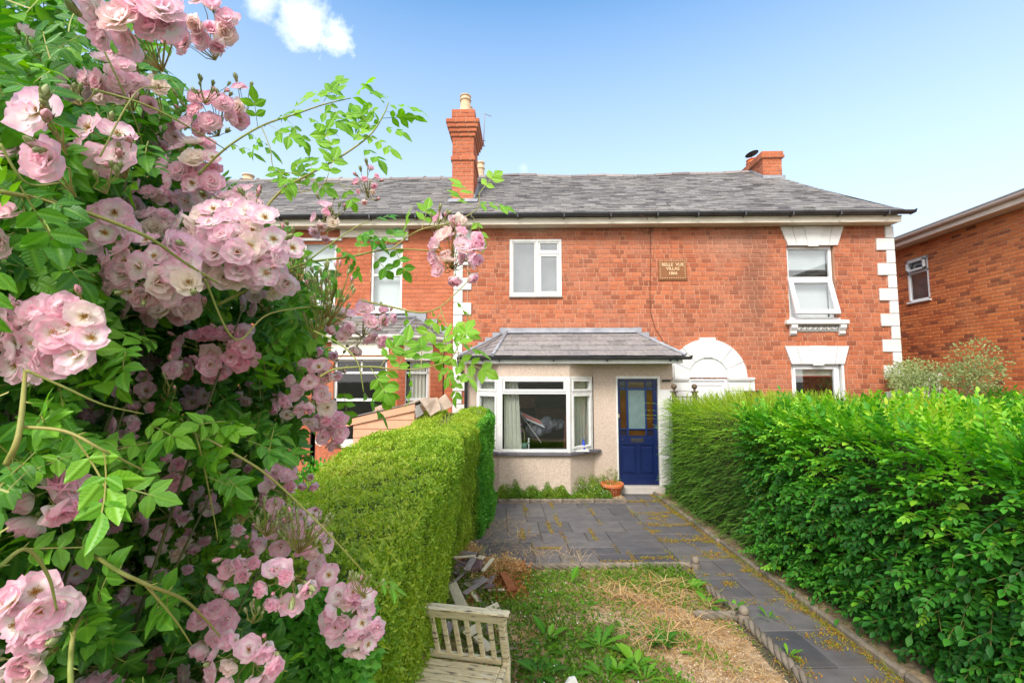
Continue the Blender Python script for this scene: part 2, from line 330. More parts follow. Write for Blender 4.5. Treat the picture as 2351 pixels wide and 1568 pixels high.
def subtract(iv, cuts):
    out = [iv]
    for a, b in cuts:
        o2 = []
        for x, y in out:
            if b <= x or a >= y: o2.append((x, y))
            else:
                if a > x: o2.append((x, a))
                if b < y: o2.append((b, y))
        out = o2
    return out
def brick_wall(mb, x0, x1, z0, z1, opens=(), rh=.0955, bl=.20, j=.012, bond='flemish', T=None, seed=1, jit=1.0):
    """wall face in the XZ plane (front = -Y). Real bricks stand 5 mm proud of the mortar. T maps (x,y,z) arrays to world."""
    r_ = random.Random(seed); T = T or (lambda V: V)
    xs = sorted({x0, x1, *[c for o in opens for c in (o[0], o[1]) if x0 < c < x1]}); zs = sorted({z0, z1, *[c for o in opens for c in (o[2], o[3]) if z0 < c < z1]})
    for a, b in zip(xs, xs[1:]):
        for c, d in zip(zs, zs[1:]):
            mx_, mz_ = (a + b) / 2, (c + d) / 2
            if any(o[0] < mx_ < o[1] and o[2] < mz_ < o[3] for o in opens): continue
            mb.add(T(np.array([(a, .006, c), (b, .006, c), (b, .006, d), (a, .006, d)])), [[0, 1, 2, 3]], 1, .5)
    # reveals of the openings
    for o in opens:
        a, b, c, d = o[:4]; D = .12
        for q in ([(a, 0, c), (a, D, c), (a, D, d), (a, 0, d)], [(b, D, c), (b, 0, c), (b, 0, d), (b, D, d)], [(a, 0, d), (a, D, d), (b, D, d), (b, 0, d)], [(a, D, c), (a, 0, c), (b, 0, c), (b, D, c)]):
            mb.add(T(np.array(q, float)), [[0, 1, 2, 3]], 1, .5)
    Vs = []; rn = []
    rows = int((z1 - z0) / rh) + 1
    for k in range(rows):
        za = z0 + k * rh + j / 2; zb = min(z0 + (k + 1) * rh - j / 2, z1)
        if zb - za < .02: continue
        x = x0 - r_.random() * .05 - (bl * .5 if k % 2 else 0) - (bl * .25 if bond == 'flemish' and k % 2 else 0)
        cuts = [(o[0], o[1]) for o in opens if o[2] < (za + zb) / 2 < o[3]]; i = k % 2
        while x < x1:
            L_ = bl if (bond != 'flemish' or i % 2 == 0) else bl * .5
            if bond == 'flemish' and r_.random() < .12: L_ = bl if L_ < bl else bl * .5
            L_ *= 1 + jit * r_.uniform(-.04, .04); i += 1
            for a, b in subtract((max(x + j / 2, x0), min(x + L_ - j / 2, x1)), cuts) if min(x + L_ - j / 2, x1) > max(x + j / 2, x0) else []:
                if b - a < .02: continue
                e = jit * r_.uniform(-.0015, .0025); dz = jit * r_.uniform(-.0025, .0025); dz2 = jit * r_.uniform(-.0025, .0025); ch = .004
                f = -.0 - e
                Vs.append([(a, .006, za + dz), (b, .006, za + dz2), (b, .006, zb + dz2), (a, .006, zb + dz), (a + ch, f - .003, za + dz + ch), (b - ch, f - .003, za + dz2 + ch), (b - ch, f - .003, zb + dz2 - ch), (a + ch, f - .003, zb + dz - ch)])
                rn.append(r_.random())
            x += L_
    V = T(np.array(Vs).reshape(-1, 3)); k = len(rn)
    base = np.array([(4, 5, 6, 7), (0, 1, 5, 4), (1, 2, 6, 5), (2, 3, 7, 6), (3, 0, 4, 7)])
    F = (base[None] + (np.arange(k) * 8)[:, None, None]).reshape(-1, 4)
    mb.add(V, F, 0, np.repeat(rn, 5))
def TY(y): return lambda V: V + np.array((0, y, 0))
def slates(mb, xl, xr, y0, z0, y1, z1, n, wd=.26, sag=None, th=.013, m=0, seed=3, jit=1.0):
    """courses of slates from the eave (y0,z0) up to (y1,z1); xl(t), xr(t) bound each course"""
    r_ = random.Random(seed); sag = sag or (lambda x, t: 0); Vs = []; rn = []
    for k in range(n):
        t0, t1 = k / n, min(1, (k + 1.5) / n)
        tm = (k + .5) / n; a0, b0 = xl(tm), xr(tm); x = a0 - (wd / 2 if k % 2 else 0) - r_.random() * .03
        while x < b0:
            wj = wd * (1 + jit * r_.uniform(-.08, .08)); a = max(x + .002, a0); b = min(x + wj - .003, b0); x += wj
            if b - a < .03: continue
            sl = jit * r_.uniform(-.012, .012) / 1; 
            def P(xx, t, h): return (xx, y0 + (y1 - y0) * t, z0 + (z1 - z0) * t + h + sag(xx, t))
            d = jit * r_.uniform(-.004, .006) / 2; h0 = .026 + jit * r_.uniform(-.002, .010)
            q = [P(a, t0 + d, h0), P(b, t0 + d + sl * .25 / n * 4, h0 + jit * r_.uniform(-.001, .003)), P(b, t1, .004), P(a, t1, .004)]
            lo = [(p[0], p[1], p[2] - th) for p in q]
            Vs.append(lo + q); rn.append(min(1, max(0, r_.gauss(.5, .27))))
    k = len(rn); base = np.array([(4, 5, 6, 7), (0, 1, 5, 4), (1, 2, 6, 5), (3, 0, 4, 7)])
    F = (base[None] + (np.arange(k) * 8)[:, None, None]).reshape(-1, 4)
    mb.add(np.array(Vs).reshape(-1, 3), F, m, np.repeat(rn, 4))
def rect_frame(mb, x0, x1, z0, z1, y0, y1, t, m=0, bev=.006, b=None):
    b = t if b is None else b
    mb.bbox((x0, y0, z0), (x0 + t, y1, z1), m, bev=bev); mb.bbox((x1 - t, y0, z0), (x1, y1, z1), m, bev=bev)
    mb.bbox((x0 + t, y0, z0), (x1 - t, y1, z0 + b), m, bev=bev); mb.bbox((x0 + t, y0, z1 - t), (x1 - t, y1, z1), m, bev=bev)
def pane(name, x0, x1, z0, z1, y, m, parent):
    mb = MB(); mb.box((x0, y, z0), (x1, y + .004, z1)); return mb.build(name, m, parent)

XL, XM, XR = -1.43, 3.09, 7.6         # the pair of villas and its party line
EAVE = 5.34
house_l = thing('terraced_house', 'orange brick terraced house behind the roses, with a bay of brick piers and cream panels', 'house')
house_m = thing('terraced_house', 'middle house with blue front door, pebbledash bay and small slate porch roof', 'house')
house_r = thing('terraced_house', 'end villa with white arched doorway, white quoins and two white flared lintels', 'house')

# ---- front walls
mid_win = (-.257, .822, 3.80, 5.00)
mb = MB(); brick_wall(mb, XL, XM, 0, EAVE, [mid_win, (-1.0, 2.3, 0, 2.35)], T=TY(W), seed=11)
mb.box((XL, W + .05, 0), (-1.0, W + .3, EAVE), 1); mb.box((2.3, W + .05, 0), (XM, W + .3, EAVE), 1)
mb.box((-1.0, W + .12, 5.02), (2.3, W + .3, EAVE), 1); mb.box((-1.0, W + .12, 2.36), (2.3, W + .3, 3.78), 1); mb.box((-1.0, W + .12, 3.78), (-.26, W + .3, 5.02), 1); mb.box((.83, W + .12, 3.78), (2.3, W + .3, 5.02), 1)
mb.build('wall', [M_brick, M_mortar], house_m)
up_win = (5.44, 6.40, 3.30, 4.83); lo_win = (5.42, 6.43, 1.50, 2.40); arch_open = (3.34, 4.16, 0, 2.14)
mb = MB(); brick_wall(mb, XM, XR - .02, 0, EAVE, [up_win, lo_win, arch_open], T=TY(W), seed=12)
brick_wall(mb, 0, 6, 0, EAVE, [], T=lambda V: np.stack([XR - .02 - V[:, 1] , W + V[:, 0], V[:, 2]], 1), seed=14)
mb.build('wall', [M_brick, M_mortar], house_r)
l_win = (-3.16, -2.50, 3.55, 4.97)
mb = MB(); brick_wall(mb, -9, XL, 0, EAVE, [l_win, (-4.6, -3.9, 3.55, 4.97), (-6.6, -5.9, 3.55, 4.97), (-4.3, -2.0, 0, 2.5)], T=TY(W + .01), seed=13, bond='stretcher', rh=.088, bl=.25, j=.006, jit=.4)
mb.build('wall', [M_brick_neat, M_mortar], house_l)

M_ridge = ramp_mat('ridge_clay', [(.16, .13, .12), (.24, .20, .185), (.30, .26, .24)], bump=.3, bscale=40)
# ---- roofs
RY, RZ = 12.2, 7.59; EY, EZ = 9.12, 5.42
def sag(x, t): return t * (.03 * math.sin(x * 1.1 + 1.0) - .045 * math.exp(-((x - 1.2) / 1.3) ** 2)) + .012 * math.sin(x * 3.1 + t * 7) * t
def xr_(t): return float(np.interp(t, [0, .1, .2, .4, .7, 1], [7.62, 7.36, 7.17, 6.97, 6.66, 6.30]))
def roof(house, xl, xr, seed, sg, ridge_off=0):
    mb = MB(); slates(mb, xl, xr, EY, EZ, RY, RZ + ridge_off, 27, wd=.25, sag=sg, seed=seed)
    n = 20; X0, X1 = xl(0), xr(0)
    for i in range(n):                          # boarding under the slates and the rear slope
        a0, b0 = xl(0), xr(0); a1, b1 = xl(1), xr(1)
        p = lambda s_, t: (a0 + (b0 - a0) * s_ if t == 0 else a1 + (b1 - a1) * s_)
        s0, s1 = i / n, (i + 1) / n
        mb.poly([(p(s0, 0), EY + .03, EZ - .03), (p(s1, 0), EY + .03, EZ - .03), (p(s1, 1), RY, RZ + ridge_off - .05 + sg(p(s1, 1), 1)), (p(s0, 1), RY, RZ + ridge_off - .05 + sg(p(s0, 1), 1))], 1, .3)
        mb.poly([(p(s1, 0), 15.3, EZ - .03), (p(s0, 0), 15.3, EZ - .03), (p(s0, 1), RY, RZ + ridge_off - .05 + sg(p(s0, 1), 1)), (p(s1, 1), RY, RZ + ridge_off - .05 + sg(p(s1, 1), 1))], 0, .3)
    return mb
for hs, xl, xr, sd_, sg, ro in ((house_m, lambda t: XL, lambda t: XM, 21, sag, 0), (house_r, lambda t: XM, xr_, 22, sag, 0), (house_l, lambda t: -10., lambda t: XL, 23, lambda x, t: .01 * math.sin(x * 2) * t, -.07)):
    mb = roof(hs, xl, xr, sd_, sg, ro)
    if hs is house_r: mb.poly([(7.62, EY, EZ), (7.62, 15.3, EZ), (6.3, RY, RZ)], 0, .4)
    rf = mb.build('roof', [M_slate, M_dark], hs)
    # ridge tiles
    mb = MB(); x = xl(1); e = xr(1) - (0.25 if hs is house_r else 0); r_ = random.Random(sd_)
    while x < e - .05:
        L_ = .46; x2 = min(x + L_, e); zz = RZ + ro + sg((x + x2) / 2, 1)
        cap = [(0, -.14, -.075), (0, -.085, .005), (0, 0, .035), (0, .085, .005), (0, .14, -.075)]
        mb.prism([(x + .006, RY + c[1], zz + c[2] + r_.uniform(0, .008)) for c in cap], (x2 - x - .012, 0, sg(x2, 1) - sg(x, 1)), 0, rnd=r_.random())
        if hs is house_l: mb.lathe([(0, .07), (.04, .065), (.045, .03), (.04, 0)], 0, 8, (x2, RY, zz))
        x = x2
    mb.build('ridge_tiles', M_ridge, rf)
# gutters / fascias
for hs, a, b in ((house_l, -10, XL), (house_m, XL, XM), (house_r, XM, 7.72)):
    mb = MB(); mb.box((a, 9.21, 5.225), (b - (.15 if hs is house_r else 0), 9.235, 5.36)); mb.box((a, 9.235, 5.235), (b - (.15 if hs is house_r else 0), 9.5, 5.25)); mb.box((a, 9.19, 5.33), (b - (.15 if hs is house_r else 0), 9.21, 5.352)); mb.build('fascia', M_cream, hs)
    mb = MB(); an = np.linspace(math.pi, 2 * math.pi, 9)
    pr = [(0, 9.13 + .065 * math.cos(t), 5.42 + .07 * math.sin(t)) for t in an]; pr += [(0, 9.13 + .057 * math.cos(t), 5.42 + .062 * math.sin(t)) for t in an[::-1]]
    mb.prism([(a, p[1], p[2]) for p in pr], (b - a, 0, 0))
    x = a + .4
    while x < b: mb.box((x, 9.055, 5.33), (x + .03, 9.21, 5.345)); mb.box((x, 9.055, 5.345), (x + .03, 9.062, 5.425)); x += .93
    if hs is house_r: mb.prism([(7.72, 9.065, 5.42), (7.72, 9.195, 5.42), (7.72, 9.195, 5.35), (7.72, 9.1, 5.35)], (.06, 0, .03))
    mb.build('gutter', M_black, hs)
# ---- main chimney between left and middle house
def corbel_stack(x0, x1, y0, y1, z0, profile, seed, house, rh=.0955, m=None):
    """profile = list of (height, outset)"""
    mb = MB(); z = z0
    for h, o in profile:
        for side in range(4):
            if side == 0: T = lambda V: V + np.array((0, y0 - o, 0)); a, b = x0 - o, x1 + o
            elif side == 1: T = lambda V: np.stack([x1 + o - V[:, 1], V[:, 0], V[:, 2]], 1); a, b = y0 - o, y1 + o
            elif side == 2: T = lambda V: np.stack([x0 - o + V[:, 1], V[:, 0], V[:, 2]], 1); a, b = y0 - o, y1 + o
            else: T = lambda V: np.stack([V[:, 0], y1 + o - V[:, 1], V[:, 2]], 1); a, b = x0 - o, x1 + o
            brick_wall(mb, a, b, z, z + h, T=T, seed=seed + side, rh=rh, bl=.22, bond='stretcher')
        mb.box((x0 - o + .007, y0 - o + .007, z), (x1 + o - .007, y1 + o - .007, z + h), 1)
        z += h
    return mb.build('chimney', [m or M_brick_neat, M_mortar], house), z
def chimney_pot(x, y, z, h, parent, r=.115, m=None, tall=True):
    mb = MB(); pr = [(r * 1.25, 0), (r * 1.25, .03), (r * 1.05, .06), (r * .92, h * .7), (r * .95, h * .72), (r * 1.12, h * .74), (r * 1.12, h * .78), (r * .95, h * .8), (r * .95, h * .95), (r * 1.08, h * .96), (r * 1.08, h), (r * .8, h), (r * .78, h * .6)]
    mb.lathe(pr, 0, 20, (x, y, z)); mb.lathe([(0, .01), (r * 1.5, .01), (r * 1.6, -.03)], 1, 20, (x, y, z)); return mb.build('chimney_pot', [m or M_pot, M_mortar], parent)
cy0 = 9.95; cx0 = aY(1038, 420, cy0).x; cx1 = aY(1087, 420, cy0).x
rh = .0955
prof = [(rh * 13, 0), (rh, .03), (rh * 5, 0), (rh, .035), (rh, .07), (rh, .105), (rh, .13), (rh * 3, .02), ]
zb = 5.75
ch, zt = corbel_stack(cx0, cx1, cy0, cy0 + .86, zb, [(p * .955, o) for p, o in prof], 31, house_m, rh=rh * .955)
print('chimney top', zt, 'want', aY(1065, 268, cy0).z)
pt = chimney_pot((cx0 + cx1) / 2 + .02, cy0 + .2, zt, aY(1069, 216, cy0 + .1).z - zt, ch, r=.12)
chimney_pot((cx0 + cx1) / 2 + .03, cy0 + .62, zt, .42, ch, r=.1)
mb = MB(); mb.box((cx0 - .05, cy0 - .06, 5.93), (cx1 + .05, cy0 - .008, 6.02), 0); mb.prism([(cx1 + .012, cy0 - .06, 5.96), (cx1 + .012, cy0 + .86, 6.62), (cx1 + .012, cy0 + .86, 6.78), (cx1 + .012, cy0 - .06, 6.1)], (.02, 0, 0), 0)
mb.prism([(cx0 - .06, cy0 - .16, 5.935), (cx1 + .1, cy0 - .16, 5.935), (cx1 + .1, cy0 - .02, 6.05), (cx0 - .06, cy0 - .02, 6.05)], (0, 0, .012), 0); mb.build('lead_flashing', M_lead, ch)
# second stack of the left pair, behind the ridge (only its pot shows), the far one behind the roses and one by the ridge
rearc = thing('rear_chimney', 'clay pot of a rear chimney just peeping over the ridge beside the tall stack', 'chimney', (0, 0, 0))
px_ = aY(1103, 400, 13.6); mb = MB(); mb.box((px_.x - .3, 13.4, 6.2), (px_.x + .3, 14.0, 7.85)); mb.build('stack', M_brick_neat, rearc); chimney_pot(px_.x, 13.6, 7.85, aY(1103, 374, 13.6).z - 7.85, rearc, r=.12)
rearc = thing('rear_chimney', 'short buff pot poking above the roof ridge behind the rose branches', 'chimney', (0, 0, 0))
px_ = aY(570, 410, 13.6); mb = MB(); mb.box((px_.x - .3, 13.4, 6.2), (px_.x + .3, 14.0, 7.6)); mb.build('stack', M_brick_neat, rearc); chimney_pot(px_.x, 13.6, 7.6, aY(570, 403, 13.6).z - 7.6, rearc, r=.16)
farx0 = aY(318, 300, 10.4).x; farx1 = aY(378, 300, 10.4).x
c2, z2 = corbel_stack(farx0, farx1, 10.4, 11.2, 6.0, [(rh * 14, 0), (rh, .03), (rh, .06), (rh * 4, 0)], 41, house_l)
chimney_pot((farx0 + farx1) / 2, 10.7, z2, .5, c2)
# ---- right stack
gx0 = aY(1752, 380, 11.6).x; gx1 = aY(1795, 380, 11.6).x
zc0, zc1 = 6.9, aY(1775, 348, 11.6).z
c3, z3 = corbel_stack(gx0, gx1, 11.6, 13.2, zc0, [(zc1 - zc0 - .27, 0), (.09, 0), (.08, .05), (.10, .03)], 51, house_r, m=M_brick)
mb = MB(); mb.box((gx0 - .04, 11.53, 7.08), (gx1 + .04, 11.595, 7.24)); mb.prism([(gx0 - .018, 11.55, 7.08), (gx0 - .018, 12.3, 7.6), (gx0 - .018, 12.3, 7.75), (gx0 - .018, 11.55, 7.24)], (.012, 0, 0)); mb.build('lead_flashing', M_lead, c3)
pp = aY(1729, 368, 12.9); chimney_pot(pp.x, 12.9, z3 - .02, pp.z - z3 + .02, c3, r=.17, m=M_terra)
mb = MB(); cc = aY(1726, 354, 12.9)
Mx = Matrix.Translation((cc.x, 12.9, cc.z)) @ Matrix.Rotation(R(-12), 4, 'Y') @ Matrix.Rotation(R(-8), 4, 'X')
mb.lathe([(0, .03), (.12, .022), (.18, 0), (.175, -.006), (0, .012)], 0, 24, M=Mx); mb.tube([(cc.x, 12.95, pp.z - .1), (cc.x, 12.92, cc.z)], .008); mb.build('chimney_cowl', M_black, c3)
# ---- aerial
ae = thing('tv_aerial', 'thin metal TV aerial on a short mast behind the tall chimney', 'aerial')
mb = MB(); b0 = aY(1110, 336, 10.9); t0 = aY(1113, 262, 10.9); mb.tube([b0, t0], .011); 
h0 = aY(1128, 268, 10.9); mb.tube([t0 - Vector((.03, 0, -.01)), h0], .007); mb.tube([b0 - Vector((.35, 0, -.15)), b0 + Vector((0, 0, .13))], .006); mb.tube([b0 - Vector((.33, .1, .02)), b0 + Vector((.04, 0, 0))], .012)
mb.tube([b0 - Vector((.05, 0, -.14)), b0 + Vector((.05, 0, .14))], .009)
mb.build('mast', M_stone, ae)
mb = MB()
for i in range(6):
    p = t0.lerp(h0, .15 + i * .16); mb.tube([p - Vector((0, .06, .025)), p + Vector((0, .06, .03))], .004)
mb.build('antenna_rods', M_stone, ae)

# ---- quoins
def quoins(house, xa, side, z0, z1, wl=.36, ws=.17, hL=.258, hS=.262, start=0, y=W):
    mb = MB(); z = z1; k = start
    while z > z0 - .2:
        big = k % 2; h = hL if big else hS; ww = wl if big else ws
        a, b = (xa, xa + ww) if side > 0 else (xa - ww, xa)
        mb.bbox((a, y - .035, z - h + .004), (b, y + .02, z - .004), 0, bev=.01, rnd=random.random()); z -= h; k += 1
    return mb.build('quoins', M_white, house)
quoins(house_r, XR + .012, -1, .2, 5.235, start=0)
quoins(house_m, XL + .012, 1, .2, 5.23, start=1, wl=.37, ws=.19)
# ---- middle upstairs window
x0, x1, z0, z1 = mid_win
wn_ = MB(); rect_frame(wn_, x0, x1, z0, z1, W - .012, W + .06, .055); xm = .315
wn_.bbox((xm - .035, W - .014, z0 + .055), (xm + .035, W + .058, z1 - .055)); wn_.bbox((xm + .035, W - .014, 4.68), (x1 - .055, W + .05, 4.735))
rect_frame(wn_, xm + .037, x1 - .057, z0 + .057, 4.678, W - .004, W + .045, .045); rect_frame(wn_, xm + .037, x1 - .057, 4.737, z1 - .057, W - .004, W + .045, .03); rect_frame(wn_, x0 + .057, xm - .037, z0 + .057, z1 - .057, W - .004, W + .045, .022)
win = wn_.build('window', M_paintw, house_m)
pane('pane', x0 + .075, xm - .06, z0 + .08, z1 - .08, W + .02, M_glassf, win); pane('pane', xm + .08, x1 - .1, z0 + .1, 4.635, W + .02, M_glassf, win); pane('pane', xm + .065, x1 - .085, 4.765, z1 - .085, W + .02, M_glassf, win)
mb = MB(); mb.bbox((x0 - .01, W - .05, z0 - .035), (x1 + .01, W + .03, z0 - .002)); mb.build('sill', M_stone, win)
mb = MB(); mb.box((x0, W + .25, z0), (x1, W + .26, z1)); mb.build('pane_backing', M_pane_grey, win)  # added grey sheet; its tone stands in for cloud reflected in the panes

# ---- flared lintels on the end villa
def lintel(tl, tr, bl_, br_, zt_, zb_):
    mb = MB(); mb.prism([(bl_, W - .04, zb_), (br_, W - .04, zb_), (tr, W - .04, zt_), (tl, W - .04, zt_)], (0, .06, 0), 0)
    k0, k1 = tl * .63 + tr * .37, tl * .37 + tr * .63; b0_, b1_ = bl_ * .6 + br_ * .4, bl_ * .4 + br_ * .6
    mb.prism([(b0_, W - .058, zb_ - .025), (b1_, W - .058, zb_ - .025), (k1, W - .058, zt_ + .006), (k0, W - .058, zt_ + .006)], (0, .03, 0), 0)
    for s_ in (.18, .82):
        a = tl + (tr - tl) * s_; b = bl_ + (br_ - bl_) * s_; mb.prism([(b - .003, W - .043, zb_), (b + .003, W - .043, zb_), (a + .003, W - .043, zt_), (a - .003, W - .043, zt_)], (0, .01, 0), 1)
    return mb.build('lintel', [M_white, M_stone], house_r)
lintel(5.32, 6.60, 5.46, 6.46, 5.22, 4.83); lintel(5.30, 6.57, 5.42, 6.46, 2.76, 2.40)
# upstairs window with tilted lower light
x0, x1, z0, z1 = up_win
mb = MB(); rect_frame(mb, x0, x1 - .02, z0, z1, W + .06, W + .13, .06); mb.bbox((x0 + .06, W + .055, 4.115), (x1 - .08, W + .13, 4.19)); 
mb.bbox((x0 - .0, W + .02, 3.30), (x1, W + .06, 3.345))
win = mb.build('window', M_upvc, house_r)
pane('pane', x0 + .06, x1 - .08, 4.19, z1 - .06, W + .09, M_glass, win)
mb = MB(); Tm = Matrix.Translation((0, W + .055, 4.12)) @ Matrix.Rotation(R(-17), 4, 'X')
sx0, sx1, sz0 = x0 + .03, x1 - .05, -.76
def tb(mb_, a, b, m=0): mb_.bbox(a, b, m, M=Tm)
for a, b in (((sx0, -.03, sz0), (sx0 + .09, .03, 0)), ((sx1 - .09, -.03, sz0), (sx1, .03, 0)), ((sx0 + .09, -.03, sz0), (sx1 - .09, .03, sz0 + .09)), ((sx0 + .09, -.03, -.07), (sx1 - .09, .03, 0))): tb(mb, a, b)
sash = mb.build('sash', M_upvc, win)
mb = MB(); mb.box((sx0 + .09, 0, sz0 + .09), (sx1 - .09, .004, -.07), M=Tm); mb.build('pane', M_glass, win)
mb = MB(); z = z0 + .06
while z < z1 - .06:
    mb.box((x0 + .06, -.018, -.0015), (x1 - .08, .018, .0015), M=Matrix.Translation((0, W + .17, z)) @ Matrix.Rotation(R(74 if z > 4.37 or z < 4.1 else 12), 4, 'X')); z += .034
mb.build('venetian_blind', M_upvc, win)
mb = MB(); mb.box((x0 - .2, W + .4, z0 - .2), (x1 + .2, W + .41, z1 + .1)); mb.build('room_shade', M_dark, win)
# sill with brackets and herringbone panel
mb = MB(); mb.bbox((5.33, W - .12, 3.19), (6.57, W + .05, 3.285), 0, bev=.02); mb.bbox((5.42, W - .05, 3.285), (6.43, W + .06, 3.33), 0)
for cx in (5.48, 6.45):
    mb.prism([(cx - .06, W - .1, 3.19), (cx - .06, W - .1, 3.13), (cx - .06, W - .045, 3.06), (cx - .06, W - .06, 3.02), (cx - .06, W - .02, 2.98), (cx - .06, W + .01, 2.98), (cx - .06, W + .01, 3.19)], (.12, 0, 0), 0)
mb.box((5.55, W - .02, 3.05), (6.38, W - .008, 3.19), 1)
x = 5.56
while x < 6.34:
    s_ = 1 if int((x - 5.56) / .052) % 2 else -1
    mb.box((-.045, -.012, -.01), (.045, .012, .01), 0, M=Matrix.Translation((x + .025, W - .025, 3.12)) @ Matrix.Rotation(R(42 * s_), 4, 'Y')); x += .036
mb.build('window_sill', [M_white, M_stone], house_r)
# lower window
x0, x1, z0, z1 = lo_win
mb = MB(); rect_frame(mb, x0, x1 - .03, z0, z1, W + .05, W + .12, .05); rect_frame(mb, x0 + .052, x1 - .082, z0 + .052, z1 - .052, W + .035, W + .11, .055, bev=.01)
win = mb.build('window', M_upvc, house_r); pane('pane', x0 + .1, x1 - .13, z0 + .1, z1 - .1, W + .08, M_glass, win)
mb = MB(); mb.box((x0 + .08, W + .14, 2.16), (x1 - .1, W + .15, z1 - .08)); mb.build('roller_blind', M_curt, win)
mb = MB(); mb.box((x0 + .08, W + .13, 2.145), (x1 - .1, W + .155, 2.165)); mb.build('blind_bar', mat('red_bar', (.35, .02, .03), .5), win)
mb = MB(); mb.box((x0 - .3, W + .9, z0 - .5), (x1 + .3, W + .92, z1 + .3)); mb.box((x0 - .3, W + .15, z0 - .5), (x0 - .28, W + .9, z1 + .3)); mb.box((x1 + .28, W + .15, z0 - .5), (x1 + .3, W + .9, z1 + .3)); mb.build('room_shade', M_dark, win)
mb = MB(); mb.box((x1 - .01, W - .01, z0 - .02), (x1 + .035, W + .12, z1), 0); mb.bbox((x0 - .02, W - .06, z0 - .09), (x1 + .04, W + .06, z0 - .002), 0); mb.build('window_sill', M_white, house_r)

# ---- arched doorway
ac = (3.75, 2.13); ri, ro_ = .40, .775
mb = MB(); edges = [0, 24, 50, 79, 101, 130, 156, 180]
for i, (a, b) in enumerate(zip(edges, edges[1:])):
    key = i == 3; a_, b_ = R(a + (.5 if not key else 0)), R(b - (.5 if not key else 0)); n = 6; yy = W - (.055 if key else .04); ro2 = ro_ + (.03 if key else 0)
    th = np.linspace(a_, b_, n)
    P = [(ac[0] + ro2 * math.cos(t), yy, ac[1] + ro2 * math.sin(t)) for t in th] + [(ac[0] + ri * math.cos(t), yy, ac[1] + ri * math.sin(t)) for t in th[::-1]]
    if key: P = [(ac[0] + .165, yy, ac[1] + ro2), (ac[0] - .165, yy, ac[1] + ro2), (ac[0] - .085, yy, ac[1] + ri), (ac[0] + .085, yy, ac[1] + ri)][::-1]
    mb.prism(P, (0, .09, 0), 0, rnd=random.random())
surround = mb.build('arch_surround', M_white, house_r)
th = np.linspace(0, math.pi, 24); mb = MB()
for a, b in zip(th, th[1:]):
    mb.poly([(ac[0] + ri * math.cos(a), W - .03, ac[1] + ri * math.sin(a)), (ac[0] + ri * math.cos(b), W - .03, ac[1] + ri * math.sin(b)), (ac[0] + ri * math.cos(b), W + .14, ac[1] + ri * math.sin(b)), (ac[0] + ri * math.cos(a), W + .14, ac[1] + ri * math.sin(a))])
    mb.poly([(ac[0] + ri * math.cos(a), W - .014, ac[1] + ri * math.sin(a)), (ac[0] + ri * math.cos(b), W - .014, ac[1] + ri * math.sin(b)), (ac[0], W - .014, ac[1])], 0)
mb.build('fanlight_panel', M_upvc, surround)
mb = MB()
for s_, xa, xb in ((1, 4.14, 4.66), (-1, 2.98, 3.36)):
    mb.bbox((xa, W - .05, 1.86), (xb, W + .02, 2.1), 0); mb.bbox((xa - .01, W - .085, 2.06), (xb - .03, W, 2.085), 0); mb.bbox((xa - .01, W - .1, 2.09), (xb - .01, W, 2.13), 0)
mb.bbox((4.155, W - .045, .05), (4.44, W + .02, 1.855), 0); mb.bbox((3.06, W - .045, .05), (3.345, W + .02, 1.855), 0)
mb.build('pilasters', M_white, surround)
mb = MB(); mb.bbox((3.35, W + .04, .1), (4.15, W + .12, 2.12), 0); 
for (a, b, c, d) in ((3.44, 4.06, 1.2, 2.0), (3.44, 4.06, .3, 1.1)): rect_frame(mb, a, b, c, d, W + .022, W + .06, .03)
rect_frame(mb, 3.352, 4.148, .1, 2.118, W + .012, W + .05, .06)
mb.build('front_door', M_upvc, house_r)
# wall box & lamp
mb = MB(); a = aY(1709, 905, W); mb.bbox((a.x, W - .07, 1.58), (a.x + .11, W - .006, 1.83)); mb.build('wall_box', M_black, house_r)
mb = MB(); a = aY(1735, 898, W); mb.bbox((a.x, W - .05, 1.82), (a.x + .09, W - .006, 1.87)); mb.lathe([(0, -.03), (.025, -.025), (.03, .02), (0, .03)], 0, 10, (a.x + .06, W - .06, 1.83)); mb.build('wall_lamp', M_black, house_r)

# ---- name plaque
plq = thing('name_plaque', 'small brown terracotta name plaque with raised border and cream letters, set in the red brick', 'plaque', (3.097, W, 4.34))
M_plq = mat('plaque_clay', (.20, .075, .025), .6, (.26, .10, .035), 14); M_let = mat('plaque_letters', (.62, .42, .24), .6)
pw, ph = .284, .2065
mb = MB(); mb.bbox((-pw, -.03, -ph), (pw, .01, ph), bev=.008); mb.bbox((-pw - .012, -.022, -ph - .02), (pw + .012, .01, -ph), bev=.004); mb.build('tablet', M_plq, plq)
mb = MB()
for i in range(12):
    for sz in (-1, 1): mb.lathe([(0, .012), (.009, .009), (.013, 0)], 0, 6, M=Matrix.Translation((-pw + .03 + i * (2 * pw - .06) / 11, -.03, sz * (ph - .026))) @ Matrix.Rotation(R(90), 4, 'X'))
for i in range(1, 8):
    for sx in (-1, 1): mb.lathe([(0, .012), (.009, .009), (.013, 0)], 0, 6, M=Matrix.Translation((sx * (pw - .03), -.03, -ph + .026 + i * (2 * ph - .052) / 8)) @ Matrix.Rotation(R(90), 4, 'X'))
mb.build('beaded_border', M_let, plq)
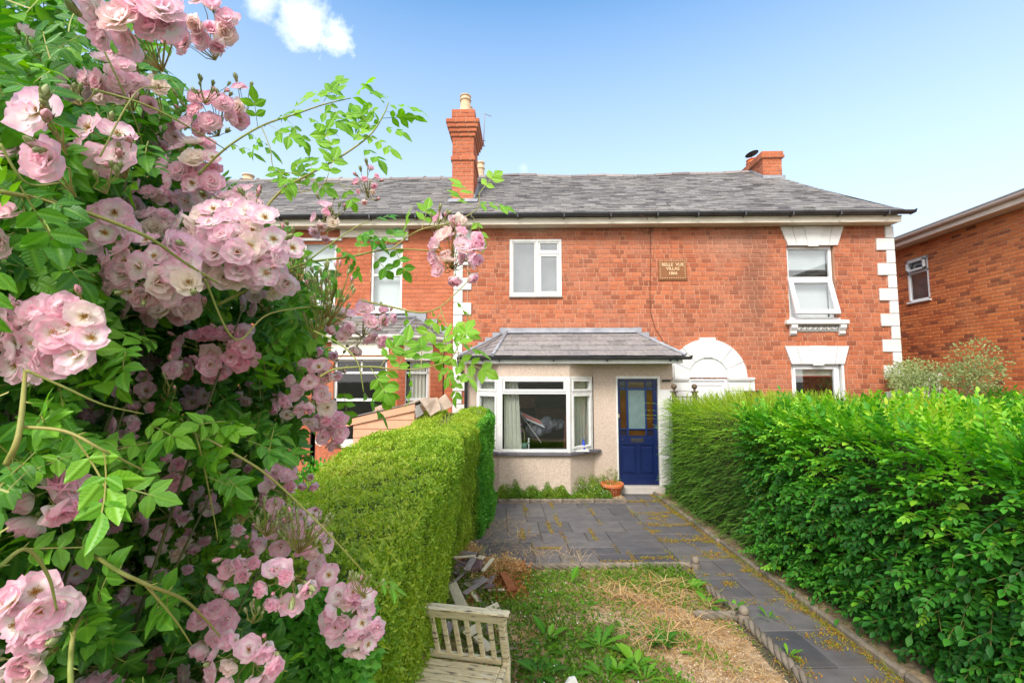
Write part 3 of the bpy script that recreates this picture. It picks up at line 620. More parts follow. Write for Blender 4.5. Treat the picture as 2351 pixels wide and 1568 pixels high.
def text_mesh(name, s, size, mtl, parent, M, ext=.004, bold=.003):
    fc = bpy.data.curves.new(name, 'FONT'); fc.body = s; fc.size = size; fc.extrude = ext; fc.offset = bold; fc.align_x = 'CENTER'; fc.align_y = 'CENTER'
    o = bpy.data.objects.new(name, fc); COL.objects.link(o); dg = bpy.context.evaluated_depsgraph_get(); me = bpy.data.meshes.new_from_object(o.evaluated_get(dg)); bpy.data.objects.remove(o)
    me.transform(M); me.materials.clear(); me.materials.append(mtl); q = bpy.data.objects.new(name, me); COL.objects.link(q); q.parent = parent; return q
for s, z, sz, wd_ in (('BELLE  VUE', .098, .092, .44), ('VILLAS', .012, .092, .3), ('1866', -.082, .092, .2)):
    text_mesh('lettering', s, sz, M_let, plq, Matrix.Translation((0, -.034, z)) @ Matrix.Rotation(R(90), 4, 'X'), .006, .0025)
# ---- cable on the wall
mb = MB(); pts = [aY(x, y, 9.485) for x, y in ((1487, 512), (1493, 530), (1494, 600), (1492, 680), (1494, 720), (1505, 755), (1522, 782), (1533, 798))]
cabP = [aY(1468, 494, 9.05), aY(1486, 500, 9.06)] + pts
mb.tube(cabP, .0055, k=4); th = np.linspace(0, 2 * math.pi, 22); c0 = aY(1484, 523, 9.47); mb.tube([c0 + Vector((.115 * math.cos(t), -.01, .1 * math.sin(t))) for t in th], .005, k=4); mb.tube([c0 + Vector((.12 + .02 * math.cos(t), -.012, .02 + .11 * math.sin(t))) for t in th], .0045, k=4)
mb.build('telephone_cable', mat('brown_cable', (.10, .04, .025), .6), None, label='thin brown cable looped below the gutter and hanging down the red brick wall', category='cable')
mb = MB(); mb.tube([(-1.13, W - .02, 2.9), (-1.12, W - .02, 5.2)], .004, k=4); mb.build('cable', M_cream, house_m)
# ================================================================== BAY AND PORCH OF THE MIDDLE HOUSE
A_, B_, C_, D_ = (-.84, 8.80), (-.40, 8.43), (.835, 8.43), (1.30, 8.84)
zs0, zs1 = .80, 2.145
PF = 8.85
mb = MB()
def vpanel(P, Q, z0, z1, m=0, n=1):
    mb.add([(P[0], P[1], z0), (Q[0], Q[1], z0), (Q[0], Q[1], z1), (P[0], P[1], z1)], [[0, 1, 2, 3]], m, random.random())
def thick(P, Q, z0, z1, d=.12, m=0):
    P = Vector(P); Q = Vector(Q); nn = Vector((-(Q - P).y, (Q - P).x)).normalized() * d
    mb.prism([(P.x, P.y, z0), (Q.x, Q.y, z0), (Q.x + nn.x, Q.y + nn.y, z0), (P.x + nn.x, P.y + nn.y, z0)], (0, 0, z1 - z0), m)
A2, B2, C2, D2 = (-.86, 8.85), (-.415, 8.40), (.85, 8.40), (1.34, 8.85)
for z0, z1 in ((0, zs0 - .03), (zs1, 2.385)):
    mb.prism([(*A2, z0), (*B2, z0), (*C2, z0), (*D2, z0), (1.34, 8.97, z0), (-.86, 8.97, z0)], (0, 0, z1 - z0), 0)
mb.box((-1.09, PF, 0), (-.862, 9.49, 2.385)); mb.box((-.862, PF + .12, 0), (-.8, 9.0, 2.2))
mb.box((1.342, PF, 0), (1.795, PF + .2, 2.385)); mb.box((1.797, PF + .003, 2.14), (2.84, PF + .2, 2.383)); mb.box((2.59, PF, 1.90), (2.84, 9.49, 2.14))
mb.build('porch_wall', M_render, house_m)
mb = MB(); mb.bbox((2.595, PF - .005, .14), (2.845, 9.48, 1.898)); mb.bbox((2.59, PF - .02, 1.55), (2.85, PF + .1, 1.6)); mb.build('porch_pier', M_white, house_m)
mb = MB(); mb.bbox((2.60, PF - .035, 0), (2.85, PF + .3, .14)); mb.build('pier_base', M_black, house_m)
# roof
EYp, EZp, TY_, TZ = 8.30, 2.50, 9.49, 3.04
mb = MB(); slates(mb, lambda t: -.53 + .23 * t, lambda t: 2.90 - .62 * t, EYp, EZp, TY_, TZ, 5, wd=.34, seed=5, jit=.5, th=.01)
mb.poly([(-.53, EYp + .02, EZp - .02), (2.9, EYp + .02, EZp - .02), (2.28, TY_, TZ - .02), (-.3, TY_, TZ - .02)], 0, .3)
mb.poly([(-.53, EYp, EZp), (-.3, TY_, TZ), (-1.2, TY_, 2.62), (-1.14, EYp, EZp)], 0, .75); mb.poly([(2.9, EYp, EZp), (2.92, TY_, EZp), (2.28, TY_, TZ)], 0, .4)
for i in range(5):                                   # slate courses on the left facet
    t0, t1 = i / 5, (i + 1) / 5
    a0 = Vector((-1.14, EYp, EZp)).lerp(Vector((-1.2, TY_, 2.62)), t0); b0_ = Vector((-.53, EYp, EZp)).lerp(Vector((-.3, TY_, TZ)), t0)
    a1 = Vector((-1.14, EYp, EZp)).lerp(Vector((-1.2, TY_, 2.62)), t1); b1_ = Vector((-.53, EYp, EZp)).lerp(Vector((-.3, TY_, TZ)), t1)
    for k in range(3):
        q = [a0.lerp(b0_, k / 3) + Vector((.004, 0, .016)), a0.lerp(b0_, (k + 1) / 3) + Vector((-.004, 0, .016)), a1.lerp(b1_, (k + 1) / 3) + Vector((-.004, 0, .004)), a1.lerp(b1_, k / 3) + Vector((.004, 0, .004))]
        mb.prism(q, (0, 0, .006), 0, rnd=random.random())
mb.box((-1.08, 8.36, 2.386), (2.84, 9.49, 2.40), 1)
proof = mb.build('porch_roof', [M_slate_porch, M_cream], house_m)
mb = MB()
mb.tube([(-.53, EYp - .01, EZp + .03), (-.3, TY_, TZ + .03)], .03, k=8); mb.tube([(2.9, EYp - .01, EZp + .03), (2.28, TY_, TZ + .03)], .03, k=8); mb.tube([(-1.14, EYp - .01, EZp + .02), (-.42, TY_ - .03, TZ - .03)], .022, k=8)
mb.prism([(-.33, TY_ - .12, TZ - .045 + .035), (2.31, TY_ - .12, TZ - .045 + .035), (2.28, TY_ - .01, TZ + .045), (-.3, TY_ - .01, TZ + .045)], (0, 0, .006), 0)
for s_, xs_, n in ((-1, -.3, 5), (1, 2.28, 4)):
    for i in range(n):
        top = TZ + .11 - i * .0955 * 1.05; x_a = xs_ + s_ * (.0 + i * .15); 
        mb.box((min(x_a, x_a + s_ * .16), 9.482, top - .3), (max(x_a, x_a + s_ * .16), 9.49, top))
mb.box((-.3, 9.478, TZ - .1), (2.28, 9.488, TZ + .1))
mb.build('lead_flashing', M_lead, proof)
mb = MB(); mb.bbox((-1.07, 8.335, 2.372), (2.86, 8.36, 2.455)); mb.build('fascia', M_paintw, proof)
mb = MB(); an = np.linspace(math.pi, 2 * math.pi, 9)
pr = [(8.275 + .055 * math.cos(t), 2.495 + .055 * math.sin(t)) for t in an] + [(8.275 + .048 * math.cos(t), 2.495 + .048 * math.sin(t)) for t in an[::-1]]
mb.prism([(-1.16, p, q) for p, q in pr], (4.13, 0, 0))
for x in (-.72, -.42, .55, 1.5, 2.62, 2.74): mb.prism([(x, 8.275 + .062 * math.cos(t), 2.495 + .062 * math.sin(t)) for t in an] + [(x, 8.275 + .05 * math.cos(t), 2.495 + .05 * math.sin(t)) for t in an[::-1]], (.03, 0, 0)); mb.box((x + .005, 8.28, 2.41), (x + .022, 8.335, 2.44))
mb.prism([(2.97, 8.225, 2.5), (2.97, 8.325, 2.5), (2.97, 8.3, 2.44), (2.97, 8.25, 2.44)], (.03, 0, .02))
mb.tube([(-1.13, 8.28, 2.46), (-1.13, 8.28, 2.40), (-1.12, 8.34, 2.32), (-1.09, 8.5, 2.22), (-1.08, 8.72, 2.14), (-1.06, 8.79, 2.05), (-1.06, 8.79, .1)], .033, k=10)
for z in (2.05, 1.2, .4): mb.lathe([(.04, 0), (.043, .01), (.043, .05), (.04, .06)], 0, 12, (-1.06, 8.79, z))
mb.build('gutter', M_black, proof)
# bay windows
def zpix(y): return aY(1225, y, 8.43).z
def facet(P, Q, name='bay_window'):
    P = Vector((*P, 0)); Q = Vector((*Q, 0)); Ln = (Q - P).length; ang = math.atan2((Q - P).y, (Q - P).x)
    tr_ = zpix(902); mb = MB(); rect_frame(mb, 0, Ln, zs0, zs1, -.035, .045, .045, b=.05)
    mb.bbox((.045, -.037, tr_ - .022), (Ln - .045, .043, tr_ + .022))
    rect_frame(mb, .05, Ln - .05, tr_ + .024, zs1 - .048, -.05, .02, .042); rect_frame(mb, .05, Ln - .05, zs0 + .053, tr_ - .025, -.05, .02, .042) if Ln < .9 else None
    o = mb.build(name, M_paintw, house_m); o.location = P; o.rotation_euler = (0, 0, ang)
    i = .094
    for a, b in ((tr_ + .066, zs1 - .09), (zs0 + (.095 if Ln < .9 else .05), tr_ - (.067 if Ln < .9 else .022))):
        m2 = MB(); ii = i if (Ln < .9 or a > 1.7) else .045; m2.box((ii, -.012, a), (Ln - ii, -.008, b)); g = m2.build('pane', M_glass, o)
    return o
facet(A_, B_); facet(B_, C_); facet(C_, D_)
for P in (B_, C_): mb = MB(); mb.lathe([(.033, zs0), (.033, zs1)], 0, 12, (P[0], P[1] - .012, 0)); mb.build('mullion', M_paintw, house_m)
mb = MB(); mb.prism([(-.93, 8.80, .757), (-.43, 8.335, .757), (.86, 8.335, .757), (1.47, 8.79, .757), (1.40, 8.90, .757), (-.86, 8.90, .757)], (0, 0, .04)); mb.build('sill', mat('slate_sill', (.10, .095, .11), .5, (.14, .13, .15), 6, bump=.2), house_m)
# room behind the glass
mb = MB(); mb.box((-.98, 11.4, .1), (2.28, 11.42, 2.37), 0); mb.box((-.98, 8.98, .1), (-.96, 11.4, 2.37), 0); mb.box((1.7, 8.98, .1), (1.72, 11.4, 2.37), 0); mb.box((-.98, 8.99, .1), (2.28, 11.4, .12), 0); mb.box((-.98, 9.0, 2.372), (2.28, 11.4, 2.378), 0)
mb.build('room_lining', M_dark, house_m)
def curtain(P, Q, z0, z1, folds, amp=.022, label=None, taper=0):
    P = Vector((*P, 0)); Q = Vector((*Q, 0)); n = folds * 8; mb = MB(); V = []; nz = 8
    nn = Vector((-(Q - P).y, (Q - P).x, 0)).normalized()
    for k in range(nz + 1):
        t = k / nz
        for i in range(n + 1):
            s_ = i / n; p = P.lerp(Q, s_ * (1 - taper * (1 - t) * .0 + taper * (1 - t)) if taper > 0 else s_); a = amp * (.6 + .4 * t)
            V.append((p.x + nn.x * a * math.sin(s_ * folds * 2 * math.pi + .5 * math.sin(k)), p.y + nn.y * a * math.sin(s_ * folds * 2 * math.pi + .5 * math.sin(k)), z0 + (z1 - z0) * t))
    F = [(k * (n + 1) + i, k * (n + 1) + i + 1, (k + 1) * (n + 1) + i + 1, (k + 1) * (n + 1) + i) for k in range(nz) for i in range(n)]
    mb.add(V, F, 0, .5, smooth=True); return mb.build('curtain', M_curt, None, label=label, category='curtain')
curtain((-.78, 8.86), (-.38, 8.52), .83, 2.12, 5, label='cream curtain behind the left angled side of the bay window')
curtain((-.33, 8.53), (-.08, 8.53), .83, 2.12, 4, label='cream curtain hanging just left inside the large front pane', taper=.3)
curtain((.88, 8.58), (1.24, 8.90), .83, 2.12, 6, label='cream curtain behind the right angled pane, above the blue bottle')
# things on the window board and in the room
def ipx(cx, cy): return (1780 + cx / 4.612) * .61224, (1380 + cy / 4.612) * .61224
def ip(cx, cy, Y): return aY(*ipx(cx, cy), Y)
M_leafd = mat('pot_plant_leaf', (.05, .14, .03), .5)
mb = MB(); mb.box((-.7, 8.5, .80), (1.2, 8.72, .822)); mb.build('window_board', M_paintw, house_m)
orch = thing('orchid', 'purple orchid on a bent stem in a green pot behind the front pane', 'orchid'); base = ip(850, 1400, 8.62)
mb = MB(); mb.lathe([(0, 0), (.05, 0), (.07, .115), (.062, .115), (.055, .1), (0, .1)], 0, 16, (base.x, 8.62, .822)); mb.build('pot', mat('green_pot', (.12, .22, .16), .5), orch)
mb = MB(); mb.tube([ip(860, 1300, 8.62), ip(860, 1150, 8.62), ip(845, 1060, 8.6), ip(800, 1030, 8.58), ip(740, 1020, 8.57)], .005); mb.build('stem', mat('orchid_stem', (.35, .38, .10), .5), orch)
mb = MB(); P5 = []
for (cx, cy) in ((740, 980), (790, 975), (720, 1030), (760, 1050), (800, 1080), (700, 1010)):
    c = ip(cx, cy, 8.57)
    for k in range(5):
        a = k * 1.257 + cx; d = Vector((math.cos(a), -.35, math.sin(a))) * .03; s_ = Vector((-math.sin(a), 0, math.cos(a))) * .012
        mb.poly([c, c + d * .6 + s_, c + d, c + d * .6 - s_], 0, .5)
mb.build('blossom', mat('orchid_pink', (.50, .12, .42), .6), orch)
orn = thing('figurine', 'small white and black figurine on the window board beside the orchid', 'figurine'); c = ip(935, 1380, 8.6)
mb = MB(); mb.lathe([(0, 0), (.025, 0), (.008, .02), (.012, .08), (.022, .12), (.016, .155), (.008, .165), (.016, .18), (.012, .205), (0, .21)], 0, 12, (c.x, 8.6, .822)); mb.build('body', M_paintw, orn)
mb = MB(); mb.lathe([(.0, .10), (.026, .11), (.024, .13), (0, .14)], 0, 10, (c.x + .01, 8.597, .822)); mb.build('cloak', M_black, orn)
mb = MB(); c = ip(1885, 1350, 8.66); mb.lathe([(0, 0), (.03, 0), (.032, .09), (.026, .13), (.012, .17), (.012, .19), (.015, .2), (0, .2)], 0, 14, (c.x, 8.66, .80)); mb.build('bottle', mat('blue_bottle', (.03, .07, .5), .3), None, label='blue spray bottle on the board inside the right angled pane', category='bottle')
mb = MB(); c = ip(1740, 1350, 8.6); mb.lathe([(0, 0), (.022, 0), (.024, .08), (.012, .1), (0, .1)], 0, 10, (c.x, 8.62, .80)); mb.build('jar', M_black, None, label='small dark jar on the board in the corner of the right angled pane', category='jar')
sg_ = thing('sale_board', 'white estate sign board with red band lying tilted on its post in the dark room', 'sign')
Yb = 9.1; q = [ip(790, 760, Yb), ip(1120, 900, Yb), ip(1220, 1035, Yb), ip(905, 900, Yb)]
mb = MB(); mb.prism(q, (0, .012, 0)); mb.build('board', mat('board_white', (.9, .9, .92), .6), sg_)
def lerpq(u, v): return (q[0].lerp(q[1], u)).lerp(q[3].lerp(q[2], u), v)
mb = MB(); mb.prism([lerpq(.04, .08) - Vector((0, .004, 0)), lerpq(.96, .08) - Vector((0, .004, 0)), lerpq(.96, .6) - Vector((0, .004, 0)), lerpq(.04, .6) - Vector((0, .004, 0))], (0, .003, 0)); mb.build('red_band', mat('band_red', (.8, .04, .03), .5), sg_)
mb = MB(); r_ = random.Random(3); u = .1
while u < .88:
    du = r_.uniform(.02, .05); mb.prism([lerpq(u, .28) - Vector((0, .007, 0)), lerpq(u + du, .28) - Vector((0, .007, 0)), lerpq(u + du, .42) - Vector((0, .007, 0)), lerpq(u, .42) - Vector((0, .007, 0))], (0, .002, 0)); u += du + .02
mb.build('lettering', mat('pale_print', (.9, .7, .65), .6), sg_)
mb = MB(); mb.tube([ip(745, 725, 9.08), ip(1150, 1290, 8.9)], .012, k=6); mb.build('post', mat('grey_post', (.5, .48, .45), .6), sg_)
def bag(cx, cy, Y, rx, rz, lab):
    mb = MB(); c = ip(cx, cy, Y); V = []; n, m_ = 20, 12
    for i in range(m_ + 1):
        ph = math.pi * i / m_
        for j in range(n):
            th = 2 * math.pi * j / n; r = 1 + .16 * math.sin(5 * th + 3 * ph) * math.sin(ph) + .08 * math.sin(11 * th + cx)
            V.append((c.x + rx * r * math.sin(ph) * math.cos(th), c.y + rx * .8 * r * math.sin(ph) * math.sin(th), c.z + rz * r * math.cos(ph)))
    F = [(i * n + j, i * n + (j + 1) % n, (i + 1) * n + (j + 1) % n, (i + 1) * n + j) for i in range(m_) for j in range(n)]
    mb.add(V, F, 0, .5, smooth=False); mb.build('rubbish_bag', M_bag, None, label=lab, category='bag')
M_bag = mat('bag_plastic', (.20, .20, .25), .28, (.32, .32, .38), 8, spec=.6)
bag(1060, 1050, 9.3, .17, .15, 'black rubbish bag lying under the tilted sign board in the room'); bag(1240, 980, 9.4, .12, .16, 'grey rubbish bag standing at the lower end of the tilted sign board'); bag(1420, 970, 9.5, .16, .11, 'pale grey rubbish bag piled furthest from the sign board')
mb = MB(); a, b = ip(710, 470, 11.3), ip(1045, 690, 11.3); mb.box((a.x, 11.28, b.z), (b.x, 11.3, a.z)); mb.build('wall_picture', ramp_mat('picture_red', [(.6, .2, .1), (.75, .3, .16)], big=(.8, .45, .3), bigscale=8), None, label='reddish picture in a thin frame on the back wall of the room', category='picture')
mb = MB(); a, b = ip(1560, 900, 8.8), ip(1590, 1400, 8.8); mb.tube([ip(1580, 700, 8.9), ip(1560, 1400, 8.8)], [.008, .03]); mb.build('folded_parasol', mat('maroon_cloth', (.16, .035, .03), .8), None, label='folded maroon parasol standing inside beside the window post', category='parasol')
mb = MB(); a, b = ip(1060, 700, 11.1), ip(1600, 980, 11.1); mb.box((a.x, 11.1, b.z), (b.x, 11.25, a.z)); mb.box((a.x + .02, 11.08, a.z - .02), (b.x, 11.26, a.z)); mb.build('sideboard', mat('brown_wood', (.26, .10, .05), .5, (.4, .17, .07), 6, stretch=(1, 1, 6)), None, label='brown wooden sideboard at the back of the dark room', category='sideboard')

# ---- front door: crop units of the measured elevation
DX0, DX1 = 1.80, 2.545; DZ0, DZ1 = .137, 2.10; DY = PF + .045
def du(x): return DX0 + (x - 1390) / 308 * (DX1 - DX0)
def dz(y): return DZ1 - (y - 457) / 842 * (DZ1 - DZ0)
mb = MB()
def db(xa, xb, ya, yb, y0=0, d=.045, m=0, bev=.004): mb.bbox((du(xa), DY + y0, dz(yb)), (du(xb), DY + y0 + d, dz(ya)), m, bev=bev)
db(1390, 1411, 457, 1299); db(1666, 1698, 457, 1299); db(1411, 1666, 457, 480); db(1411, 1666, 912, 985); db(1411, 1666, 1222, 1299); db(1528, 1558, 985, 1222)
db(1411, 1528, 985, 1222, .018, .02); db(1558, 1666, 985, 1222, .018, .02)
for a, b in ((1424, 1518), (1568, 1654)): db(a, b, 1003, 1206, .004, .03, bev=.012)
front_door = mb.build('front_door', M_blue, house_m)
mb = MB()
for (a, b, c, d) in ((1459, 1474, 480, 912), (1604, 1616, 480, 912)): db(a, b, c, d, -.002, .04, bev=.003)
for (c, d) in ((528, 545), (856, 866)):
    for a, b in ((1411, 1459), (1474, 1604), (1616, 1666)): db(a, b, c, d, 0, .036, bev=.003)
mb.build('glazing_bars', M_bluedk, front_door)
def dpane(xa, xb, ya, yb, m, nm='pane'):
    k = MB(); k.box((du(xa), DY + .02, dz(yb)), (du(xb), DY + .026, dz(ya))); return k.build(nm, m, front_door)
for xa, xb, side in ((1411, 1459, 1), (1474, 1604, 0), (1616, 1666, 1)):
    dpane(xa, xb, 480, 528, M_darkglass if side else M_amber); dpane(xa, xb, 866, 912, M_darkglass if side else M_amber)
    if side: dpane(xa, xb, 545, 856, M_amber)
fr_ = dpane(1474, 1604, 545, 856, mat('frosted_glass', (.11, .165, .17), .25, (.14, .20, .20), 9, spec=.6), 'frosted_pane')
mb = MB()
for r in range(9):
    for c in range(4 if r % 2 else 3):
        x = 1486 + (c + (0 if r % 2 else .5)) * 35; y = 565 + r * 34
        for a in (45, -45): mb.box((-.008, 0, -.0022), (.008, .002, .0022), M=Matrix.Translation((du(x), DY + .016, dz(y))) @ Matrix.Rotation(R(a), 4, 'Y'))
mb.build('etched_pattern', mat('etched', (.11, .16, .17), .4), front_door)
mb = MB(); db(1488, 1588, 930, 966, -.008, .01, bev=.003); db(1502, 1574, 940, 957, -.014, .008, bev=.003); mb.build('letterbox', M_black, front_door)
mb = MB(); mb.lathe([(0, .0), (.014, .0), (.014, .02), (0, .022)], 0, 12, M=Matrix.Translation((du(1425), DY - .002, dz(945))) @ Matrix.Rotation(R(90), 4, 'X')); mb.build('handle', M_black, front_door)
mb = MB(); mb.bbox((du(1389), DY - .02, dz(770)), (du(1404), DY + .002, dz(738))); mb.build('lock', mat('brass', (.6, .5, .3), .35, metal=.6), front_door)
mb = MB(); mb.bbox((1.765, PF - .01, .12), (1.797, PF + .1, 2.155), bev=.004); mb.bbox((2.55, PF - .01, .0), (2.593, PF + .1, 2.155), bev=.004); mb.bbox((1.797, PF - .01, 2.104), (2.55, PF + .1, 2.155), bev=.004); mb.build('door_frame', M_paintw, house_m)
mb = MB(); mb.bbox((1.76, PF - .12, 0), (2.62, PF + .1, .13), bev=.01); mb.build('doorstep', mat('stone_step', (.42, .38, .34), .8, (.5, .46, .42), 6, bump=.3), house_m)
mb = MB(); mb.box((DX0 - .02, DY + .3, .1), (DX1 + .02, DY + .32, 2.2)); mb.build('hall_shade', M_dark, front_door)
mb = MB(); a = aY(1523, 874, PF); mb.tube([(a.x - .03, PF - .03, a.z), (a.x + .12, PF - .03, a.z + .005)], .02, k=8); mb.tube([(a.x + .12, PF - .03, a.z), (a.x + .2, PF - .02, a.z + .06), (a.x + .2, PF - .015, 2.37)], .005); mb.build('bulkhead_lamp', M_black, house_m)

# ================================================================== LEFT NEIGHBOUR'S BAY
mb = MB()
LA, LB, LC, LD = (-4.2, 9.48), (-3.75, 8.8), (-2.37, 8.8), (-1.62, 9.48)
def face_T(P, Q):
    P = np.array(P, float); Q = np.array(Q, float); d = (Q - P) / np.linalg.norm(Q - P); n_ = np.array((-d[1], d[0]))
    return (lambda V: np.stack([P[0] + V[:, 0] * d[0] + V[:, 1] * n_[0], P[1] + V[:, 0] * d[1] + V[:, 1] * n_[1], V[:, 2]], 1)), float(np.linalg.norm(Q - P))
panels = []
for P, Q, o in ((LA, LB, (.2, .62)), (LB, LC, (.16, 1.18)), (LC, LD, (.17, .72))):
    T, Ln = face_T(P, Q); brick_wall(mb, 0, Ln, 0, 2.87, [(o[0], o[1], .9, 2.5)], T=T, bond='stretcher', rh=.088, bl=.25, j=.006, jit=.4, seed=61)
    panels.append((T, Ln, o))
lbay = mb.build('bay_window', [M_brick_neat, M_mortar], house_l)
M_cst = mat('cream_stone', (.76, .70, .60), .7, (.68, .62, .52), 4)
for T, Ln, o in panels:
    for (a, b, z0, z1) in ((o[0] - .05, o[1] + .03, 2.55, 2.86), (o[0] - .02, o[1] + .02, 2.47, 2.52), (o[0] - .04, o[1] + .04, .82, .92)):
        mb = MB(); V = np.array([(x, y, z) for x in (a, b) for y in (-.03, .02) for z in (z0, z1)], float); mb.add(T(V), [(0, 1, 3, 2), (4, 6, 7, 5), (0, 4, 5, 1), (2, 3, 7, 6), (0, 2, 6, 4), (1, 5, 7, 3)], 0)
        mb.build('stone_panel', M_cst, lbay)
mb = MB(); mg = MB()
for T, Ln, o in panels:
    t = .045
    for (a, b, z0, z1) in ((o[0], o[0] + t, .9, 2.5), (o[1] - t, o[1], .9, 2.5), (o[0], o[1], 2.44, 2.5), (o[0], o[1], .9, .96), (o[0], o[1], 1.68, 1.73), (o[0], o[1], 2.2, 2.24)) + (((o[0] + .5, o[0] + .53, 2.22, 2.5),) if Ln > 1 else ()):
        V = np.array([(x, y, z) for x in (a, b) for y in (.05, .10) for z in (z0, z1)], float); mb.add(T(V), [(0, 1, 3, 2), (4, 6, 7, 5), (0, 4, 5, 1), (2, 3, 7, 6), (0, 2, 6, 4), (1, 5, 7, 3)], 0)
    mg.add(T(np.array([(o[0], .08, .9), (o[1], .08, .9), (o[1], .08, 2.5), (o[0], .08, 2.5)], float)), [[0, 1, 2, 3]])
mb.build('frame', M_paintw, lbay); mg.build('pane', M_glass, lbay)
curtain((-2.2, 9.1), (-1.95, 9.32), .95, 2.45, 4, label='pale curtain in the angled side window of the left house bay')
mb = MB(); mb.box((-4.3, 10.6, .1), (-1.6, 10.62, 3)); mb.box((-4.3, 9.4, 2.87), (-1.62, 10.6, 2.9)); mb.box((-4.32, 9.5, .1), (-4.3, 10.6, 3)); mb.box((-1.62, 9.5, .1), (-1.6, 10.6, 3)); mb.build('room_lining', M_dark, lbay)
mb = MB(); gz = 2.93
eo = [(-4.4, 9.45), (-3.85, 8.66), (-2.3, 8.66), (-1.47, 9.45)]; tp = [(-3.6, 9.49, 3.36), (-2.2, 9.49, 3.36)]
mb.poly([(*eo[0], gz), (*eo[1], gz), tp[0]], 0, .5); mb.poly([(*eo[2], gz), (*eo[3], gz), tp[1]], 0, .4)
slates(mb, lambda t: -3.85 + .25 * t, lambda t: -2.3 + .1 * t, 8.66, gz, 9.49, 3.36, 6, wd=.25, seed=8); mb.poly([(-3.85, 8.68, gz - .02), (-2.3, 8.68, gz - .02), (-2.2, 9.49, 3.34), (-3.6, 9.49, 3.34)], 0, .5)
for k in range(5):
    t0, t1 = k / 5, (k + 1) / 5; P0 = Vector((*eo[2], gz)); P1 = Vector((*eo[3], gz)); Tp = Vector(tp[1]); r_ = random.Random(k)
    for i in range(5 - k):
        f = lambda u, t: P0.lerp(P1, u).lerp(Tp, t); u0, u1 = i / (5 - k), (i + 1) / (5 - k)
        q = [f(u0 + .01, t0) + Vector((0, 0, .018)), f(u1 - .01, t0) + Vector((0, 0, .018)), f(u1 - .01, t1) + Vector((0, 0, .005)), f(u0 + .01, t1) + Vector((0, 0, .005))]; mb.prism(q, (0, 0, .006), 0, rnd=r_.random())
broof = mb.build('bay_roof', [M_slate], lbay)
mb = MB(); mb.box((-2.8, 9.47, 3.2), (-1.98, 9.495, 3.47)); mb.box((-2.0, 9.47, 3.1), (-1.75, 9.493, 3.33)); mb.box((-1.75, 9.47, 2.95), (-1.55, 9.491, 3.18)); mb.tube([(*eo[2], gz + .02), tp[1]], .025); mb.tube([(-3.6, 9.45, 3.37), (-2.2, 9.45, 3.37)], .03); mb.build('lead_flashing', M_lead, broof)
mb = MB(); mb.tube([(x, y, gz - .03) for x, y in eo], .042, k=8, smooth=False); mb.build('gutter', mat('grey_gutter', (.42, .40, .36), .6, (.55, .52, .46), 9), broof)
mb = MB()
for a, b in zip(eo, eo[1:]): mb.prism([(a[0], a[1] + .04, gz - .13), (b[0], b[1] + .04, gz - .13), (b[0], b[1] + .08, gz - .13), (a[0], a[1] + .08, gz - .13)], (0, 0, .09))
mb.build('fascia', M_cream, broof)
# upper windows of the left house
for i, (a, b) in enumerate(((-3.16, -2.50), (-4.6, -3.9), (-6.6, -5.9))):
    mb = MB(); rect_frame(mb, a, b, 3.55, 4.97, W + .04, W + .11, .05); mb.bbox((a + .05, W + .03, 4.24), (b - .05, W + .1, 4.29))
    wi = mb.build('window', M_paintw, house_l); pane('pane', a + .05, b - .05, 3.6, 4.92, W + .07, M_glass, wi)
    mb = MB(); mb.box((a, W + .2, 3.55), (b, W + .21, 4.97)); mb.build('pane_backing', mat('white_blind', (.8, .8, .8), .8), wi)
    mb = MB(); mb.bbox((a - .12, W - .05, 4.99), (b + .12, W + .03, 5.05)); mb.bbox((a - .1, W - .09, 3.44), (b + .1, W + .06, 3.54)); mb.build('stone_trim', M_white, wi)
M_band = mat('cream_band', (.74, .69, .60), .7)
for a, b in ((-3.82, -2.38), (-6.9, -5.6)): mb = MB(); mb.bbox((a, W - .04, 5.06), (b, W + .02, 5.235)); mb.build('stone_band', M_band, house_l)

# ================================================================== BRICK HOUSE ON THE RIGHT
house_b = thing('brick_house', 'brown brick side wall of a modern house at the right, with one small white window', 'house')
bwin = (11.02, 11.62, 3.98, 5.02); BX = 9.6
mb = MB(); brick_wall(mb, 3.0, 16, 0, 5.40, [bwin], rh=.0765, bl=.232, j=.011, bond='stretcher', T=lambda V: np.stack([BX + V[:, 1], V[:, 0], V[:, 2]], 1), seed=71, jit=.5)
mb.box((BX + .12, 3, 0), (BX + 7, 3.02, 5.4), 1); mb.box((BX + .2, 15.9, 0), (BX + 7, 16, 5.4), 1); mb.build('wall', [M_brick_brown, M_mortar_pale], house_b)
mb = MB(); rz_ = 5.5
mb.prism([(BX - .36, 2.6, rz_), (BX + 7.5, 2.6, rz_ + 1.6), (BX + 7.5, 2.6, rz_ + 1.7), (BX - .36, 2.6, rz_ + .1)], (0, 14, 0), 0); mb.build('roof', M_slate, house_b)
mb = MB(); mb.box((BX - .34, 2.7, 5.36), (BX - .31, 16.4, 5.50)); mb.box((BX - .31, 2.7, 5.37), (BX, 16.4, 5.39)); mb.build('fascia', mat('tan_soffit', (.78, .66, .58), .6, (.68, .57, .50), 3), house_b)
mb = MB(); an = np.linspace(math.pi, 2 * math.pi, 9); mb.prism([(BX - .4 + .055 * math.cos(t), 2.6, 5.52 + .06 * math.sin(t)) for t in an] + [(BX - .4 + .047 * math.cos(t), 2.6, 5.52 + .05 * math.sin(t)) for t in an[::-1]], (0, 13.9, 0)); mb.build('gutter', mat('brown_gutter', (.56, .44, .39), .5), house_b)
T = lambda V: np.stack([BX + V[:, 1], V[:, 0], V[:, 2]], 1)
mb = MB(); y0, y1, z0, z1 = bwin
def yb(a, b, c, d, o0=-.0, o1=.07): mb.bbox((BX + o0, a, c), (BX + o1, b, d))
